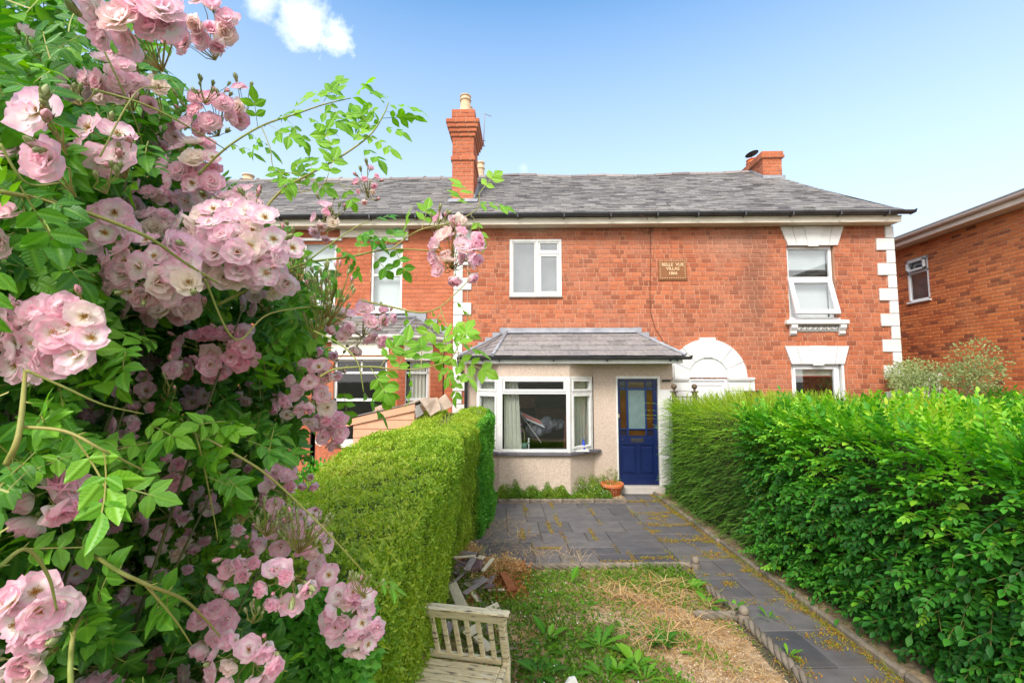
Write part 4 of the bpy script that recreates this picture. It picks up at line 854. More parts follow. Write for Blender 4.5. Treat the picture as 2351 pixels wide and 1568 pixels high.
for q in ((y0, y0 + .05, z0, z1), (y1 - .05, y1, z0, z1), (y0, y1, z1 - .05, z1), (y0, y1, z0, z0 + .05), (y0, y1, 4.66, 4.71)): yb(*q)
for q in ((y0 + .04, y0 + .09, 4.72, z1 - .04), (y1 - .09, y1 - .04, 4.72, z1 - .04), (y0 + .04, y1 - .04, z1 - .09, z1 - .04), (y0 + .04, y1 - .04, 4.72, 4.77)): yb(*q, -.07, -.02)
mb.bbox((BX - .05, y0 - .03, z0 - .04), (BX + .06, y1 + .03, z0 + .002))
bw = mb.build('window', M_upvc, house_b); mb = MB(); mb.box((BX + .03, y0, z0), (BX + .035, y1, z1)); mb.build('pane', M_glassf, bw); mb = MB(); mb.box((BX + .11, y0, z0), (BX + .12, y1, z1)); mb.build('room_shade', M_pane_grey, bw)

# ================================================================== SHED
shed = thing('garden_shed', 'low salmon painted clapboard shed with littered sloping roof behind the trimmed hedge', 'shed')
M_sal = mat('salmon_paint', (.66, .34, .21), .7, (.58, .29, .18), 7, bump=.2, bscale=20)
sY = 6.7; pl = aY(812, 962, sY); pr_ = aY(952, 932, sY)
mb = MB(); h = .125; sl = (pr_.z - pl.z) / (pr_.x - pl.x); z = pl.z + .12
k = 0
while z > .2:
    zt_l = z; zt_r = z + 0
    a = [(pl.x, sY - .012, z - h), (pr_.x, sY - .012, z - h), (pr_.x, sY, z), (pl.x, sY, z)]
    if k <= 1:
        zz = lambda x: pl.z + sl * (x - pl.x) - .03; xL = pl.x if z < zz(pl.x) else pl.x + (z - zz(pl.x)) / sl
        a = [(pl.x if z - h < zz(pl.x) else pl.x + (z - h - zz(pl.x)) / sl, sY - .012, z - h), (pr_.x, sY - .012, z - h), (pr_.x, sY, min(z, zz(pr_.x))), (min(xL, pr_.x), sY, z)]
        if z > zz(pl.x) and z - h < zz(pl.x): a = [(pl.x, sY - .012, z - h), a[1], a[2], a[3], (pl.x, sY - .004, zz(pl.x))]
    mb.prism(a, (0, .02, 0), 0, rnd=random.random()); z -= h + .002; k += 1
mb.box((pl.x, sY + .02, 0), (pl.x + .03, sY + 1.4, pl.z - .02)); mb.box((pr_.x - .03, sY + .02, 0), (pr_.x, sY + 1.4, pr_.z - .02)); mb.box((pl.x, sY + 1.38, 0), (pr_.x, sY + 1.4, pl.z - .02)); mb.build('cladding', M_sal, shed)
mb = MB(); mb.prism([(pl.x - .05, sY - .035, pl.z - .09), (pr_.x + .01, sY - .035, pr_.z - .065), (pr_.x + .01, sY - .035, pr_.z + .04), (pl.x - .05, sY - .035, pl.z + .0)], (0, .025, 0)); mb.box((pl.x - .1, sY - .03, pl.z - .1), (pl.x - .04, sY + .0, pl.z + .005)); mb.build('barge_board', M_sal, shed)
mb = MB(); mb.prism([(pl.x - .12, sY - .05, pl.z + .005), (pr_.x + .02, sY - .05, pr_.z + .045), (pr_.x + .02, sY - .05, pr_.z + .06), (pl.x - .12, sY - .05, pl.z + .02)], (0, 1.5, 0)); mb.build('roof', mat('felt', (.30, .25, .22), .9, (.2, .17, .15), 9, bump=.8, bscale=30), shed)
M_oldbrick = mat('old_tile', (.48, .25, .18), .8, (.55, .36, .28), 7, bump=.3)
for i, (x, y, lab) in enumerate(((868, 938, 'orange brick resting on the left end of the shed roof'), (884, 936, 'paler broken brick beside the orange one on the shed roof'))):
    c = aY(x, y, sY + .15); mb = MB(); mb.bbox((-.05, -.1, -.035), (.05, .1, .035), M=Matrix.Translation((c.x, c.y, pl.z + sl * (c.x - pl.x) + .06)) @ Matrix.Rotation(.5 + i, 4, 'Z') @ Matrix.Rotation(-.15, 4, 'Y')); mb.build('brick', M_oldbrick, None, label=lab, category='brick')
M_ply = mat('weathered_sheet', (.44, .34, .26), .8, (.30, .22, .16), 6, bump=.4, bscale=20)
def sheet(pts, lab, name='board', m=None):
    mb = MB(); mb.prism(pts, (0, .02, .01)); mb.build(name, m or M_ply, None, label=lab, category='board')
def S(x, y, Y): return aY(x, y, Y)
sheet([S(952, 938, 6.6), S(962, 930, 6.6), S(972, 950, 6.6), S(955, 960, 6.6)], 'short grey board end standing against the shed side', m=M_stone)
sheet([S(962, 917, 6.9), S(1004, 914, 7.1), S(1012, 940, 6.9), S(988, 955, 6.8), S(975, 935, 6.8)], 'buckled brown sheet leaning between the shed and the hedge end')
sheet([S(1000, 922, 7.2), S(1022, 905, 7.3), S(1040, 932, 7.2), S(1012, 945, 7.1)], 'splintered pale board sticking up next to the hedge end')
sheet([S(898, 940, 6.9), S(955, 920, 7.0), S(970, 926, 7.0), S(915, 945, 6.9)], 'flat strip of pale debris along the top of the shed roof')
# ================================================================== GROUND
M_soil = ramp_mat('soil', [(.08, .075, .045), (.11, .10, .06)], big=(.05, .09, .03), bigscale=.5, rough=.95, fine=.35, bump=1, bscale=40)
mb = MB(); n = 40; xs = np.linspace(-1, 1, n); g = np.sign(xs) * np.abs(xs) ** 3 * 300
V = np.array([(x, y, -.03) for y in g for x in g]); F = [(j * n + i, j * n + i + 1, (j + 1) * n + i + 1, (j + 1) * n + i) for j in range(n - 1) for i in range(n - 1)]
mb.add(V, F, 0, .5); mb.build('ground', M_soil, None, kind='structure')
# slate paving: real slabs with open joints
M_slab = ramp_mat('paving_slate', [(.07, .068, .074), (.095, .09, .095), (.12, .112, .113), (.15, .138, .135), (.12, .11, .113)], rough=.62, big=(.17, .13, .105), bigscale=1.3, bigfac=(.5, .85), fine=.18, bump=.5, bscale=22, spec=.45)
M_joint = mat('joint_dirt', (.07, .06, .04), .95, (.13, .10, .06), 9)
def slab(mb, u0, u1, v0, v1, r_):
    g_ = .006; a, b, c, d = u0 + g_, u1 - g_, v0 + g_, v1 - g_; h = r_.uniform(-.003, .003)
    P = [gp(a, c), gp(b, c), gp(b, d), gp(a, d)]; Q = [gp(a + .004, c + .004), gp(b - .004, c + .004), gp(b - .004, d - .004), gp(a + .004, d - .004)]
    V = [(p.x, p.y, -.028) for p in P] + [(p.x, p.y, -.004 + h) for p in P] + [(p.x, p.y, h + r_.uniform(-.001, .001)) for p in Q]
    mb.add(V, [(0, 1, 5, 4), (1, 2, 6, 5), (2, 3, 7, 6), (3, 0, 4, 7), (4, 5, 9, 8), (5, 6, 10, 9), (6, 7, 11, 10), (7, 4, 8, 11), (8, 9, 10, 11)], 0, min(1, max(0, r_.gauss(.5, .3))))
r_ = random.Random(9); mb = MB(); v = 8.08
for k, h in enumerate((.30, .45, .30, .46, .38, .45, .38)):
    u = -.9; v0 = v - h
    while u < 2.10:
        w_ = r_.choice((.45, .6, .6, .75)); u2 = min(u + w_, 2.13)
        if 2.13 - u2 < .18: u2 = 2.13
        if h > .44 and r_.random() < .25 and u2 - u > .5: slab(mb, u, u2, v - h / 2, v, r_); slab(mb, u, u2, v0, v - h / 2, r_)
        elif r_.random() < .2 and u2 - u > .55: slab(mb, u, (u + u2) / 2, v0, v, r_); slab(mb, (u + u2) / 2, u2, v0, v, r_)
        else: slab(mb, u, u2, v0, v, r_)
        u = u2
    v = v0
PV = v
q = [gp(-.9, PV), gp(2.13, PV), gp(2.13, 8.1), gp(-.9, 8.1)]; mb.add([(p.x, p.y, -.012) for p in q], [[0, 1, 2, 3]], 1, .5)
mb.build('patio', [M_slab, M_joint], None, kind='structure')
mb = MB(); v = 8.98
while v > .3:
    h = r_.choice((.42, .5, .6)); 
    if r_.random() < .35: slab(mb, 2.13, 2.5, v - h, v, r_); slab(mb, 2.5, 2.84, v - h, v, r_)
    else: slab(mb, 2.13, 2.84, v - h, v, r_)
    v -= h
q = [gp(2.13, .2), gp(2.84, .2), gp(2.84, 9.0), gp(2.13, 9.0)]; mb.add([(p.x, p.y, -.0125) for p in q], [[0, 1, 2, 3]], 1, .5)
mb.build('path', [M_slab, M_joint], None, kind='structure')
# dug bed: lumpy tan soil, straw and gravel
M_bed = ramp_mat('bed_soil', [(.36, .25, .15), (.42, .30, .18)], big=(.20, .12, .06), bigscale=2.2, bigfac=(.45, .7), rough=.95, fine=.45, bump=1.0, bscale=60)
from mathutils import noise as mn
def bedz(u, v): return -.012 + .05 * mn.noise(Vector((u * 1.3, v * 1.3, 0))) + .02 * mn.noise(Vector((u * 6, v * 6, 3))) + .02
mb = MB(); nu, nv = 90, 130; U = np.linspace(-1.3, 2.02, nu); Vv = np.linspace(.2, PV - .06, nv)
V = [gp(u, v, max(-.02, bedz(u, v) * min(1, (2.05 - u) * 6))) for v in Vv for u in U]
mb.add(V, [(j * nu + i, j * nu + i + 1, (j + 1) * nu + i + 1, (j + 1) * nu + i) for j in range(nv - 1) for i in range(nu - 1)], 0, .5, smooth=True)
mb.build('garden_bed', M_bed, None, kind='structure')
mb = MB(); nu, nv = 60, 16; U = np.linspace(-1.0, 2.25, nu); Vv = np.linspace(8.12, 8.95, nv)
mb.add([gp(u, v, bedz(u, v) + .02) for v in Vv for u in U], [(j * nu + i, j * nu + i + 1, (j + 1) * nu + i + 1, (j + 1) * nu + i) for j in range(nv - 1) for i in range(nu - 1)], 0, .5, smooth=True)
mb.build('flower_bed', M_bed, None, kind='structure')
mb = MB(); nu, nv = 16, 120; U = np.linspace(2.87, 3.3, nu); Vv = np.linspace(.2, 8.6, nv)
mb.add([gp(u, v, bedz(u, v) + .01) for v in Vv for u in U], [(j * nu + i, j * nu + i + 1, (j + 1) * nu + i + 1, (j + 1) * nu + i) for j in range(nv - 1) for i in range(nu - 1)], 0, .5, smooth=True)
mb.build('border_soil', M_bed, None, kind='structure')

# ---- rope-twist edging stones
M_rope = mat('rope_stone', (.24, .19, .145), .9, (.15, .125, .095), 9, bump=.6, bscale=60, rndmix=.15)
ORD = ['first', 'second', 'third', 'fourth', 'fifth', 'sixth', 'seventh', 'eighth', 'ninth']
def rope(P, Q, r=.030, label='', group='', unit=.62):
    P = Vector(P); Q = Vector(Q); L_ = (Q - P).length; n = max(1, round(L_ / unit)); first = None
    for k in range(n):
        a = P.lerp(Q, k / n); b = P.lerp(Q, (k + 1) / n); l_ = (b - a).length - .012
        mb = MB(); m_ = int(l_ / .008); t = np.arange(m_ + 1) / m_
        for s_ in range(3):
            an = 2 * math.pi * (t * l_ / .27 + s_ / 3)
            pts = np.stack([t * l_, .55 * r * np.cos(an), .55 * r * np.sin(an)], 1); mb.tube(pts, r * .62, k=8, rnd=random.random())
        mb.box((.003, -.028, -.12), (l_ - .003, .028, -.005), 0)
        o = mb.build('rope_edging', M_rope, None, label=label.replace('#', ORD[k] if k < n - 1 or n < 2 else 'last'), category='edging', group=group)
        d = (b - a).normalized(); o.location = a + Vector((0, 0, .032 + random.uniform(-.004, .004))); o.rotation_euler = (0, 0, math.atan2(d.y, d.x) + random.uniform(-.012, .012))
rope(gp(.02, 8.12), gp(2.22, 8.05), label='# rope-twist stone counting from the left hedge, between the flower bed and the patio', group='rope edging along the flower bed')
rope(gp(.33, PV - .03), gp(2.17, PV - .06), label='# rope-twist stone counting from the timber heap, along the near edge of the patio', group='rope edging below the patio', r=.034)
rope(gp(2.10, 4.72), gp(2.15, 4.28), label='worn rope-twist edging stone beside the path just below the ball-topped corner', group='rope edging left of the path', r=.036, unit=.5)
rope(gp(2.14, 4.08), gp(2.10, 1.4), label='# rope-twist stone counting from the ball-topped corner towards the viewer, beside the path', group='rope edging beside the near path', r=.036)
rope(gp(1.74, 4.20), gp(2.10, 4.18), label='short rope-twist edging stone lying across the bed, half buried in straw', group='rope edging across the bed', r=.038, unit=.36)
for (u, v), lab in (((2.22, PV - .06), 'grey ball-topped corner stone where the patio edging meets the path'), ((2.16, 4.17), 'squat ball-topped corner stone on the near side of the bed, beside the path')):
    t = thing('edging_post', lab, 'corner post', gp(u, v)); mb = MB(); mb.lathe([(0, -.1), (.05, -.1), (.05, .04), (.035, .055), (0, .06)], 0, 14); mb.build('post', M_rope, t)
    mb = MB(); mb.lathe([(.045 * math.sin(a), .085 - .045 * math.cos(a)) for a in np.linspace(.0, math.pi, 9)], 0, 14); mb.build('ball', M_rope, t)
def kerb(P, Q, lab):
    global KN; KN = globals().get('KN', -1) + 1; lab = ORD[min(KN, 8)] + ' ' + lab
    P = Vector(P); Q = Vector(Q); d = Q - P; mb = MB(); mb.bbox((0, -.03, -.1), (d.length - .01, .03, .055), 0, bev=.018); o = mb.build('kerb_edging', M_rope, None, label=lab, category='edging', group='low kerb stones along the right hedge'); o.location = P; o.rotation_euler = (0, 0, math.atan2(d.y, d.x) + random.uniform(-.015, .015))
for k in range(9): kerb(gp(2.88, 8.75 - k * .9), gp(2.87, 7.85 - k * .9), 'low kerb stone counting from the blue door, along the right hedge')

# ================================================================== LEAVES AND PLANTS
def leaf_tpl(nl=5, prof=(0, .34, .5, .42, .24, 0), fold=.25, curl=.25, wmul=1.0, half=True, ser=0):
    """leaf along +Y, unit length; returns V, [quads], uv (u=|x| rel, v=along)"""
    y = np.linspace(0, 1, nl + 1); wv = np.interp(y, np.linspace(0, 1, len(prof)), prof) * wmul
    V = []; UV = []
    for i in range(nl + 1):
        z0 = -curl * y[i] ** 2
        ww = wv[i] * (1 + (ser if i % 2 else -ser))
        V += [(-ww, y[i], z0 + fold * wv[i]), (0, y[i], z0), (ww, y[i], z0 + fold * wv[i])]; UV += [(wv[i], y[i]), (0, y[i]), (wv[i], y[i])]
    F = []
    for i in range(nl): F += [(i * 3, i * 3 + 1, i * 3 + 4, i * 3 + 3), (i * 3 + 1, i * 3 + 2, i * 3 + 5, i * 3 + 4)]
    return np.array(V), np.array(F), np.array(UV)
KV = np.array([(-.0, 0, 0), (.28, .5, .06), (0, 1, -.08), (-.28, .5, .06)]); KF = np.array([(0, 1, 2, 3)])
KV2 = np.array([(0, 0, 0), (.3, .45, .08), (0, 1, -.1), (-.3, .45, .08), (0, .5, 0)]); KF2 = np.array([(0, 1, 4), (1, 2, 4), (2, 3, 4), (3, 0, 4)])
def frames(pos, dirs, nrm, sc_):
    d = dirs / (np.linalg.norm(dirs, axis=1)[:, None] + 1e-9); x = np.cross(d, nrm); x /= np.linalg.norm(x, axis=1)[:, None] + 1e-9; z = np.cross(x, d)
    Ms = np.zeros((len(pos), 4, 4)); s_ = np.broadcast_to(np.asarray(sc_, float), (len(pos),))[:, None]
    Ms[:, :3, 0] = x * s_; Ms[:, :3, 1] = d * s_; Ms[:, :3, 2] = z * s_; Ms[:, :3, 3] = pos; Ms[:, 3, 3] = 1; return Ms
def rdir(n, bias=(0, 0, 0)):
    v = rng.normal(size=(n, 3)); v /= np.linalg.norm(v, axis=1)[:, None]; v += np.array(bias); return v / np.linalg.norm(v, axis=1)[:, None]
def gpa(U, V, Z): return np.stack([U * math.cos(GA) - V * math.sin(GA), U * math.sin(GA) + V * math.cos(GA), Z], 1)
def gdir(D): return np.stack([D[:, 0] * math.cos(GA) - D[:, 1] * math.sin(GA), D[:, 0] * math.sin(GA) + D[:, 1] * math.cos(GA), D[:, 2]], 1)
def vnoise(P, s_, seed=0):
    """cheap smooth noise on arrays, about -1..1"""
    r = np.random.default_rng(seed); out_ = 0
    for k in range(6):
        w_ = r.normal(size=3) * s_ * (1 + .35 * k); out_ = out_ + np.sin(P @ w_ + r.uniform(0, 6.28)) / (1 + .3 * k)
    return out_ / 2.6
M_hedgeL = leaf_mat('box_honeysuckle_leaf', [(.10, .22, .015), (.19, .34, .02), (.28, .42, .03), (.38, .48, .04), (.46, .50, .08)], vein=False, trans=.3)
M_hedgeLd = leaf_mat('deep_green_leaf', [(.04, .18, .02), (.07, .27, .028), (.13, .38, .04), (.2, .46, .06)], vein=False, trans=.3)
M_twig_shade = mat('hedge_twig_shade', (.035, .03, .015), .95, (.06, .05, .025), 20)  # twig mass, coloured dark to stand in for shade inside the hedge
def box_samples(n, u0, u1, v0, v1, z0, z1, faces):
    """points on chosen faces of a box in the garden frame with outward normals"""
    ar = {'top': (u1 - u0) * (v1 - v0), 'right': (v1 - v0) * (z1 - z0), 'left': (v1 - v0) * (z1 - z0), 'near': (u1 - u0) * (z1 - z0), 'far': (u1 - u0) * (z1 - z0)}
    tot = sum(ar[f] * wt for f, wt in faces.items()); P = []; Nn = []
    for f, wt in faces.items():
        k = int(n * ar[f] * wt / tot); a, b = rng.random(k), rng.random(k)
        U = u0 + (u1 - u0) * a; Vv_ = v0 + (v1 - v0) * b; Z = np.full(k, z1); nn = (0, 0, 1)
        if f in ('right', 'left'): Z = z0 + (z1 - z0) * a; U = np.full(k, u1 if f == 'right' else u0); nn = (1 if f == 'right' else -1, 0, 0)
        if f in ('near', 'far'): Z = z0 + (z1 - z0) * b; Vv_ = np.full(k, v0 if f == 'near' else v1); nn = (0, -1 if f == 'near' else 1, 0)
        P.append(np.stack([U, Vv_, Z], 1)); Nn.append(np.tile(nn, (k, 1)))
    return np.vstack(P), np.vstack(Nn).astype(float)
def round_box(P, Nn, u0, u1, v0, v1, z1, r):
    """round the top and vertical edges of box samples"""
    c = np.stack([np.clip(P[:, 0], u0 + r, u1 - r), np.clip(P[:, 1], v0 + r, v1 - r), np.minimum(P[:, 2], z1 - r)], 1)
    d = P - c; L_ = np.linalg.norm(d, axis=1)[:, None]; nn = d / (L_ + 1e-9); return c + nn * r, nn
def hedge_core(mb, u0, u1, v0, v1, z0, z1, ins, r=.2, m=1, f=None, warp=None):  # closed solid under the leaves; its dark colour stands in for inner shade
    P = []; n = 24; nu = 10
    prof = [(u0 + ins, z0)] + [(u0 + ins, z) for z in np.linspace(z0, z1 - r, 5)[1:]] + [(u0 + r * .8, z1 - ins - .03)] + [(u, z1 - ins) for u in np.linspace(u0 + r, u1 - r, 4)] + [(u1 - r * .8, z1 - ins - .03)] + [(u1 - ins, z) for z in np.linspace(z1 - r, z0, 5)]
    k = len(prof); V = np.array([(u, v, z) for v in np.linspace(v0 + ins, v1 - ins, n) for u, z in prof])
    if warp is not None: V = warp(V)
    V = gpa(V[:, 0], V[:, 1], V[:, 2])
    mb.add(V, [(i * k + j, i * k + j + 1, (i + 1) * k + j + 1, (i + 1) * k + j) for i in range(n - 1) for j in range(k - 1)], m, .5)
    mb.add(V[:k], [list(range(k))], m, .5); mb.add(V[-k:], [list(range(k))], m, .5)
# ---- left trimmed hedge
HL = dict(u0=-1.16, u1=-.30, v0=1.25, v1=7.75, z1=1.55)
def warpL(P):       # slight lean of the right face, swells along its length
    Q = P.copy(); Q[:, 0] = np.where(P[:, 0] > -.8, P[:, 0] - .20 * (1 - P[:, 2] / 1.55) * np.clip((7 - P[:, 1]) / 2, 0, 1) + .26 * np.clip((P[:, 1] - 6.1) / 1.0, 0, 1), P[:, 0])
    Q[:, 2] = P[:, 2] * (1 + .035 * np.sin(P[:, 1] * 1.7 + 1) * (P[:, 2] > 1)); Q[:, 0] += .04 * np.sin(P[:, 1] * 2.3) * (P[:, 0] > -.8); return Q
hl = thing('hedge', 'long flat-topped trimmed small-leaved hedge left of the paving, yellow-green on top', 'hedge')
mb = MB()
P, Nn = box_samples(250000, HL['u0'], HL['u1'], HL['v0'], HL['v1'], .0, HL['z1'], {'top': 1.0, 'right': .9, 'near': 1.1, 'left': .25, 'far': .6})
P, Nn = round_box(P, Nn, HL['u0'], HL['u1'], HL['v0'], HL['v1'], HL['z1'], .13)
b = vnoise(P, 5, 3) * .028 + vnoise(P, 17, 4) * .018; dep = -np.abs(rng.normal(size=len(P))) * .03 + np.where(P[:, 1] > 6.3, vnoise(P, 8, 44) * .05, 0)
P = warpL(P + Nn * (b + dep + .01)[:, None])
side = (Nn[:, 0] > .5) | (Nn[:, 1] < -.5)
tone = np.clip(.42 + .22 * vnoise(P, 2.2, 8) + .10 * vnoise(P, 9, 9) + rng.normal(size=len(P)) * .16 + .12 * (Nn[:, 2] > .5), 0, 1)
D = gdir(Nn * .25 + rdir(len(P)) * .9 + np.array((0, 0, .2))); nr = gdir(Nn + rdir(len(P)) * .42)
Wp = gpa(P[:, 0], P[:, 1], P[:, 2])
far = P[:, 1] > 6.3
sz = rng.uniform(.014, .025, len(P)) * np.where(P[:, 1] < 3, 1.0, 1.1)
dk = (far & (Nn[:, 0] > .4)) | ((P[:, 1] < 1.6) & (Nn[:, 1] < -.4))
Ms = frames(Wp, D, nr, sz)
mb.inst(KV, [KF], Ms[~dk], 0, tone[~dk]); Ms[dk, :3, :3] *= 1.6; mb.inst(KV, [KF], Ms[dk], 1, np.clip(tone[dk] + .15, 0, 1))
mb.build('foliage', [M_hedgeL, M_hedgeLd], hl)
mb = MB(); hedge_core(mb, HL['u0'], HL['u1'], HL['v0'], HL['v1'], 0, HL['z1'], .055, m=0, warp=warpL); mb.build('branches', mat('hedge_inner', (.07, .10, .02), .95, (.10, .12, .03), 25), hl)
# little shoots standing out of the top
mb = MB(); k = 900; U = rng.uniform(-1.1, -.3, k); Vv_ = rng.uniform(1.3, 7.6, k); pos = gpa(U, Vv_, np.full(k, 1.545)); 
SV = []; SF = []
for j in range(7):
    a = j * 2.4; dirv = np.array((math.cos(a) * .8, math.sin(a) * .8, .5)); M_ = frames(np.array([[0, 0, .12 + j * .12]]), dirv[None], np.array([[0, 0, 1.]]), .28)[0]; SV.append(KV @ M_[:3, :3].T + M_[:3, 3]); SF.append(KF + 4 * j)
SV = np.vstack(SV); SF = np.vstack(SF)
Rm = frames(pos, rdir(k), rdir(k, (0, 0, 1.4)), rng.uniform(.035, .06, k)); mb.inst(SV, [SF], Rm, 0, rng.uniform(.5, 1, k)); mb.build('shoots', M_hedgeL, hl)

# ---- right hedges
HR = dict(u0=2.86, u1=4.9, z1=1.74)
M_lon = leaf_mat('nitida_leaf', [(.035, .14, .015), (.09, .26, .018), (.19, .40, .02), (.34, .52, .03), (.48, .58, .06)], vein=False, trans=.3)
M_priv = leaf_mat('privet_leaf', [(.03, .14, .02), (.055, .23, .022), (.09, .33, .025), (.2, .48, .03), (.38, .62, .05), (.50, .50, .06)], rough=.5, trans=.35, spec=.3, vein=False)
M_stem = mat('green_stem', (.16, .17, .04), .6, (.22, .15, .05), 9)
# wispy small-leaved hedge near the house
hr1 = thing('hedge', 'shaggy small-leaved hedge beside the front door, with long feathery shoots reaching over the path', 'hedge')
def shoot_tpl(nleaf=22, leaf=.085, droop=.25, spread=.9, pairs=True, LV=KV, LF=KF, stem=True):
    V = []; F = []; n0 = 0; P_ = lambda t: np.array((0, t, -droop * t * t + .1 * t))
    for j in range(nleaf):
        t = .12 + .88 * (j // 2 * 2 if pairs else j) / nleaf; s_ = 1 if j % 2 else -1; tw = (j // 2) * .9
        d = np.array((s_ * spread * math.cos(tw * .3), .55, .3 * math.sin(tw))); M_ = frames(P_(t)[None], d[None], np.array([[0, .0, 1.]]) + rng.normal(size=(1, 3)) * .25, leaf * (1.15 - .5 * t) * rng.uniform(.8, 1.15))[0]
        V.append(LV @ M_[:3, :3].T + M_[:3, 3]); F.append(LF + n0); n0 += len(LV)
    d = np.array((0, 1, -.1)); M_ = frames(P_(1)[None], d[None], np.array([[0, 0, 1.]]), leaf * .8)[0]; V.append(LV @ M_[:3, :3].T + M_[:3, 3]); F.append(LF + n0); n0 += len(LV)
    V = np.vstack(V); F = np.vstack(F)
    ts = np.linspace(0, 1, 5); SVx = []; 
    for t in ts: p = P_(t); SVx += [p + np.array((-.006, 0, 0)), p + np.array((.006, 0, 0))]
    SFx = np.array([(2 * i, 2 * i + 1, 2 * i + 3, 2 * i + 2) for i in range(4)]) + len(V)
    return np.vstack([V, np.array(SVx)]), [F, SFx]
v0, v1 = 5.0, 8.25
mb = MB(); faces = {'left': 1.0, 'top': .7, 'near': .3, 'far': 1.0}
n = 5200; P, Nn = box_samples(n, HR['u0'] + .1, HR['u1'], v0, v1, .1, HR['z1'] - .02, faces); P, Nn = round_box(P, Nn, HR['u0'] + .1, HR['u1'], v0, v1, HR['z1'] - .02, .22)
P += Nn * (vnoise(P, 2.2, 5) * .07 - rng.random(len(P)) * .10)[:, None]
for vi in range(3):
    tv, tfc = shoot_tpl(24, .10, droop=(.1, .3, -.1)[vi], spread=.8)
    s_ = np.arange(len(P)) % 3 == vi; k = s_.sum()
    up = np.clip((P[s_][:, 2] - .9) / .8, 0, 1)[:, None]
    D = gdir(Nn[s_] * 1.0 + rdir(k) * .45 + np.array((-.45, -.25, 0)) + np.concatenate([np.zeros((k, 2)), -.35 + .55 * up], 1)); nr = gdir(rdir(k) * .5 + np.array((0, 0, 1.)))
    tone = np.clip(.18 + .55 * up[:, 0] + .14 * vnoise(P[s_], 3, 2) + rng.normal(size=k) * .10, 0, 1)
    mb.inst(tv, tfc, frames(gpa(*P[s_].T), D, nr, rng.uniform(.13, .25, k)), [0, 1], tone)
P, Nn = box_samples(60000, HR['u0'] + .12, HR['u1'], v0, v1, .05, HR['z1'] - .05, faces); P, Nn = round_box(P, Nn, HR['u0'] + .12, HR['u1'], v0, v1, HR['z1'] - .05, .2)
P += Nn * (vnoise(P, 2.2, 5) * .06 - rng.random(len(P)) * .08)[:, None]; up = np.clip((P[:, 2] - .9) / .8, 0, 1)
mb.inst(KV, [KF], frames(gpa(*P.T), gdir(Nn * .6 + rdir(len(P))), gdir(Nn + rdir(len(P))), rng.uniform(.012, .022, len(P))), 0, np.clip(.1 + .5 * up + rng.normal(size=len(P)) * .12, 0, 1))
# a few long wands over the path by the door
tv, tfc = shoot_tpl(30, .07, droop=.12, spread=.7); pos = []; dr = []; s__ = []
for (z, v, L_) in ((1.62, 7.9, .5), (1.5, 8.0, .45), (1.42, 7.8, .55), (1.36, 8.05, .42), (1.28, 7.7, .4), (1.1, 7.8, .3), (1.66, 7.4, .35), (.9, 7.9, .28)):
    pos.append(gp(HR['u0'] + .12, v, z)); dr.append((-1, -.1, .18)); s__.append(L_)
mb.inst(tv, tfc, frames(np.array(pos), np.array(dr), np.tile((0, 0, 1.), (8, 1)), np.array(s__)), [0, 1], np.full(8, .8))
mb.build('foliage', [M_lon, M_stem], hr1)
mb = MB(); hedge_core(mb, HR['u0'] + .1, HR['u1'], v0, v1, 0, HR['z1'], .14, m=0); mb.build('branches', M_twig_shade, hr1)
# broad-leaved hedge in the foreground
hr2 = thing('hedge', 'big glossy broad-leaved hedge filling the right foreground beside the path', 'hedge')
def warpR(P):
    Q = P.copy(); low = np.clip(1 - P[:, 2] / 1.2, 0, 1); Q[:, 0] += np.where(P[:, 0] < 3.6, .16 * low - .02, 0); Q[:, 2] = P[:, 2] + .05 * np.sin(P[:, 1] * 1.9) * (P[:, 2] > 1.2); return Q
v0, v1 = .7, 5.5; mb = MB(); faces = {'left': 1.0, 'top': .8, 'near': .25, 'far': .15}
LVp, LFp, LUp = leaf_tpl(4, prof=(0, .20, .27, .2, 0), fold=.35, curl=.22)
for vi in range(4):
    tv, tfc = shoot_tpl((10, 8, 12, 6)[vi], (.30, .36, .26, .42)[vi], droop=(.15, .35, 0, .2)[vi], spread=.9, LV=LVp, LF=LFp)
    n = 1500; P, Nn = box_samples(n, HR['u0'] + .06, HR['u1'] + .6, v0, v1, .1, HR['z1'] - .04, faces); P, Nn = round_box(P, Nn, HR['u0'] + .06, HR['u1'] + .6, v0, v1, HR['z1'] - .04, .2)
    k = len(P); b = vnoise(P, 1.9, 15) * .09 + vnoise(P, 6, 16) * .05; P = warpR(P + Nn * (b - rng.random(k) * .12)[:, None])
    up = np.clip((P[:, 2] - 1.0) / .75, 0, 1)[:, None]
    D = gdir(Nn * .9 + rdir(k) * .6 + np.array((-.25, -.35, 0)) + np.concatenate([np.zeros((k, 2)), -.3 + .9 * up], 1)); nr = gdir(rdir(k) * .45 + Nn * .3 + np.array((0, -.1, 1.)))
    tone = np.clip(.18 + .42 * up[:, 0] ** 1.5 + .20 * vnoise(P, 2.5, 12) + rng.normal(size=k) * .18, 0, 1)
    mb.inst(tv, tfc, frames(gpa(*P.T), D, nr, rng.uniform(.10, .24, k)), [0, 1], tone, smooth=True)
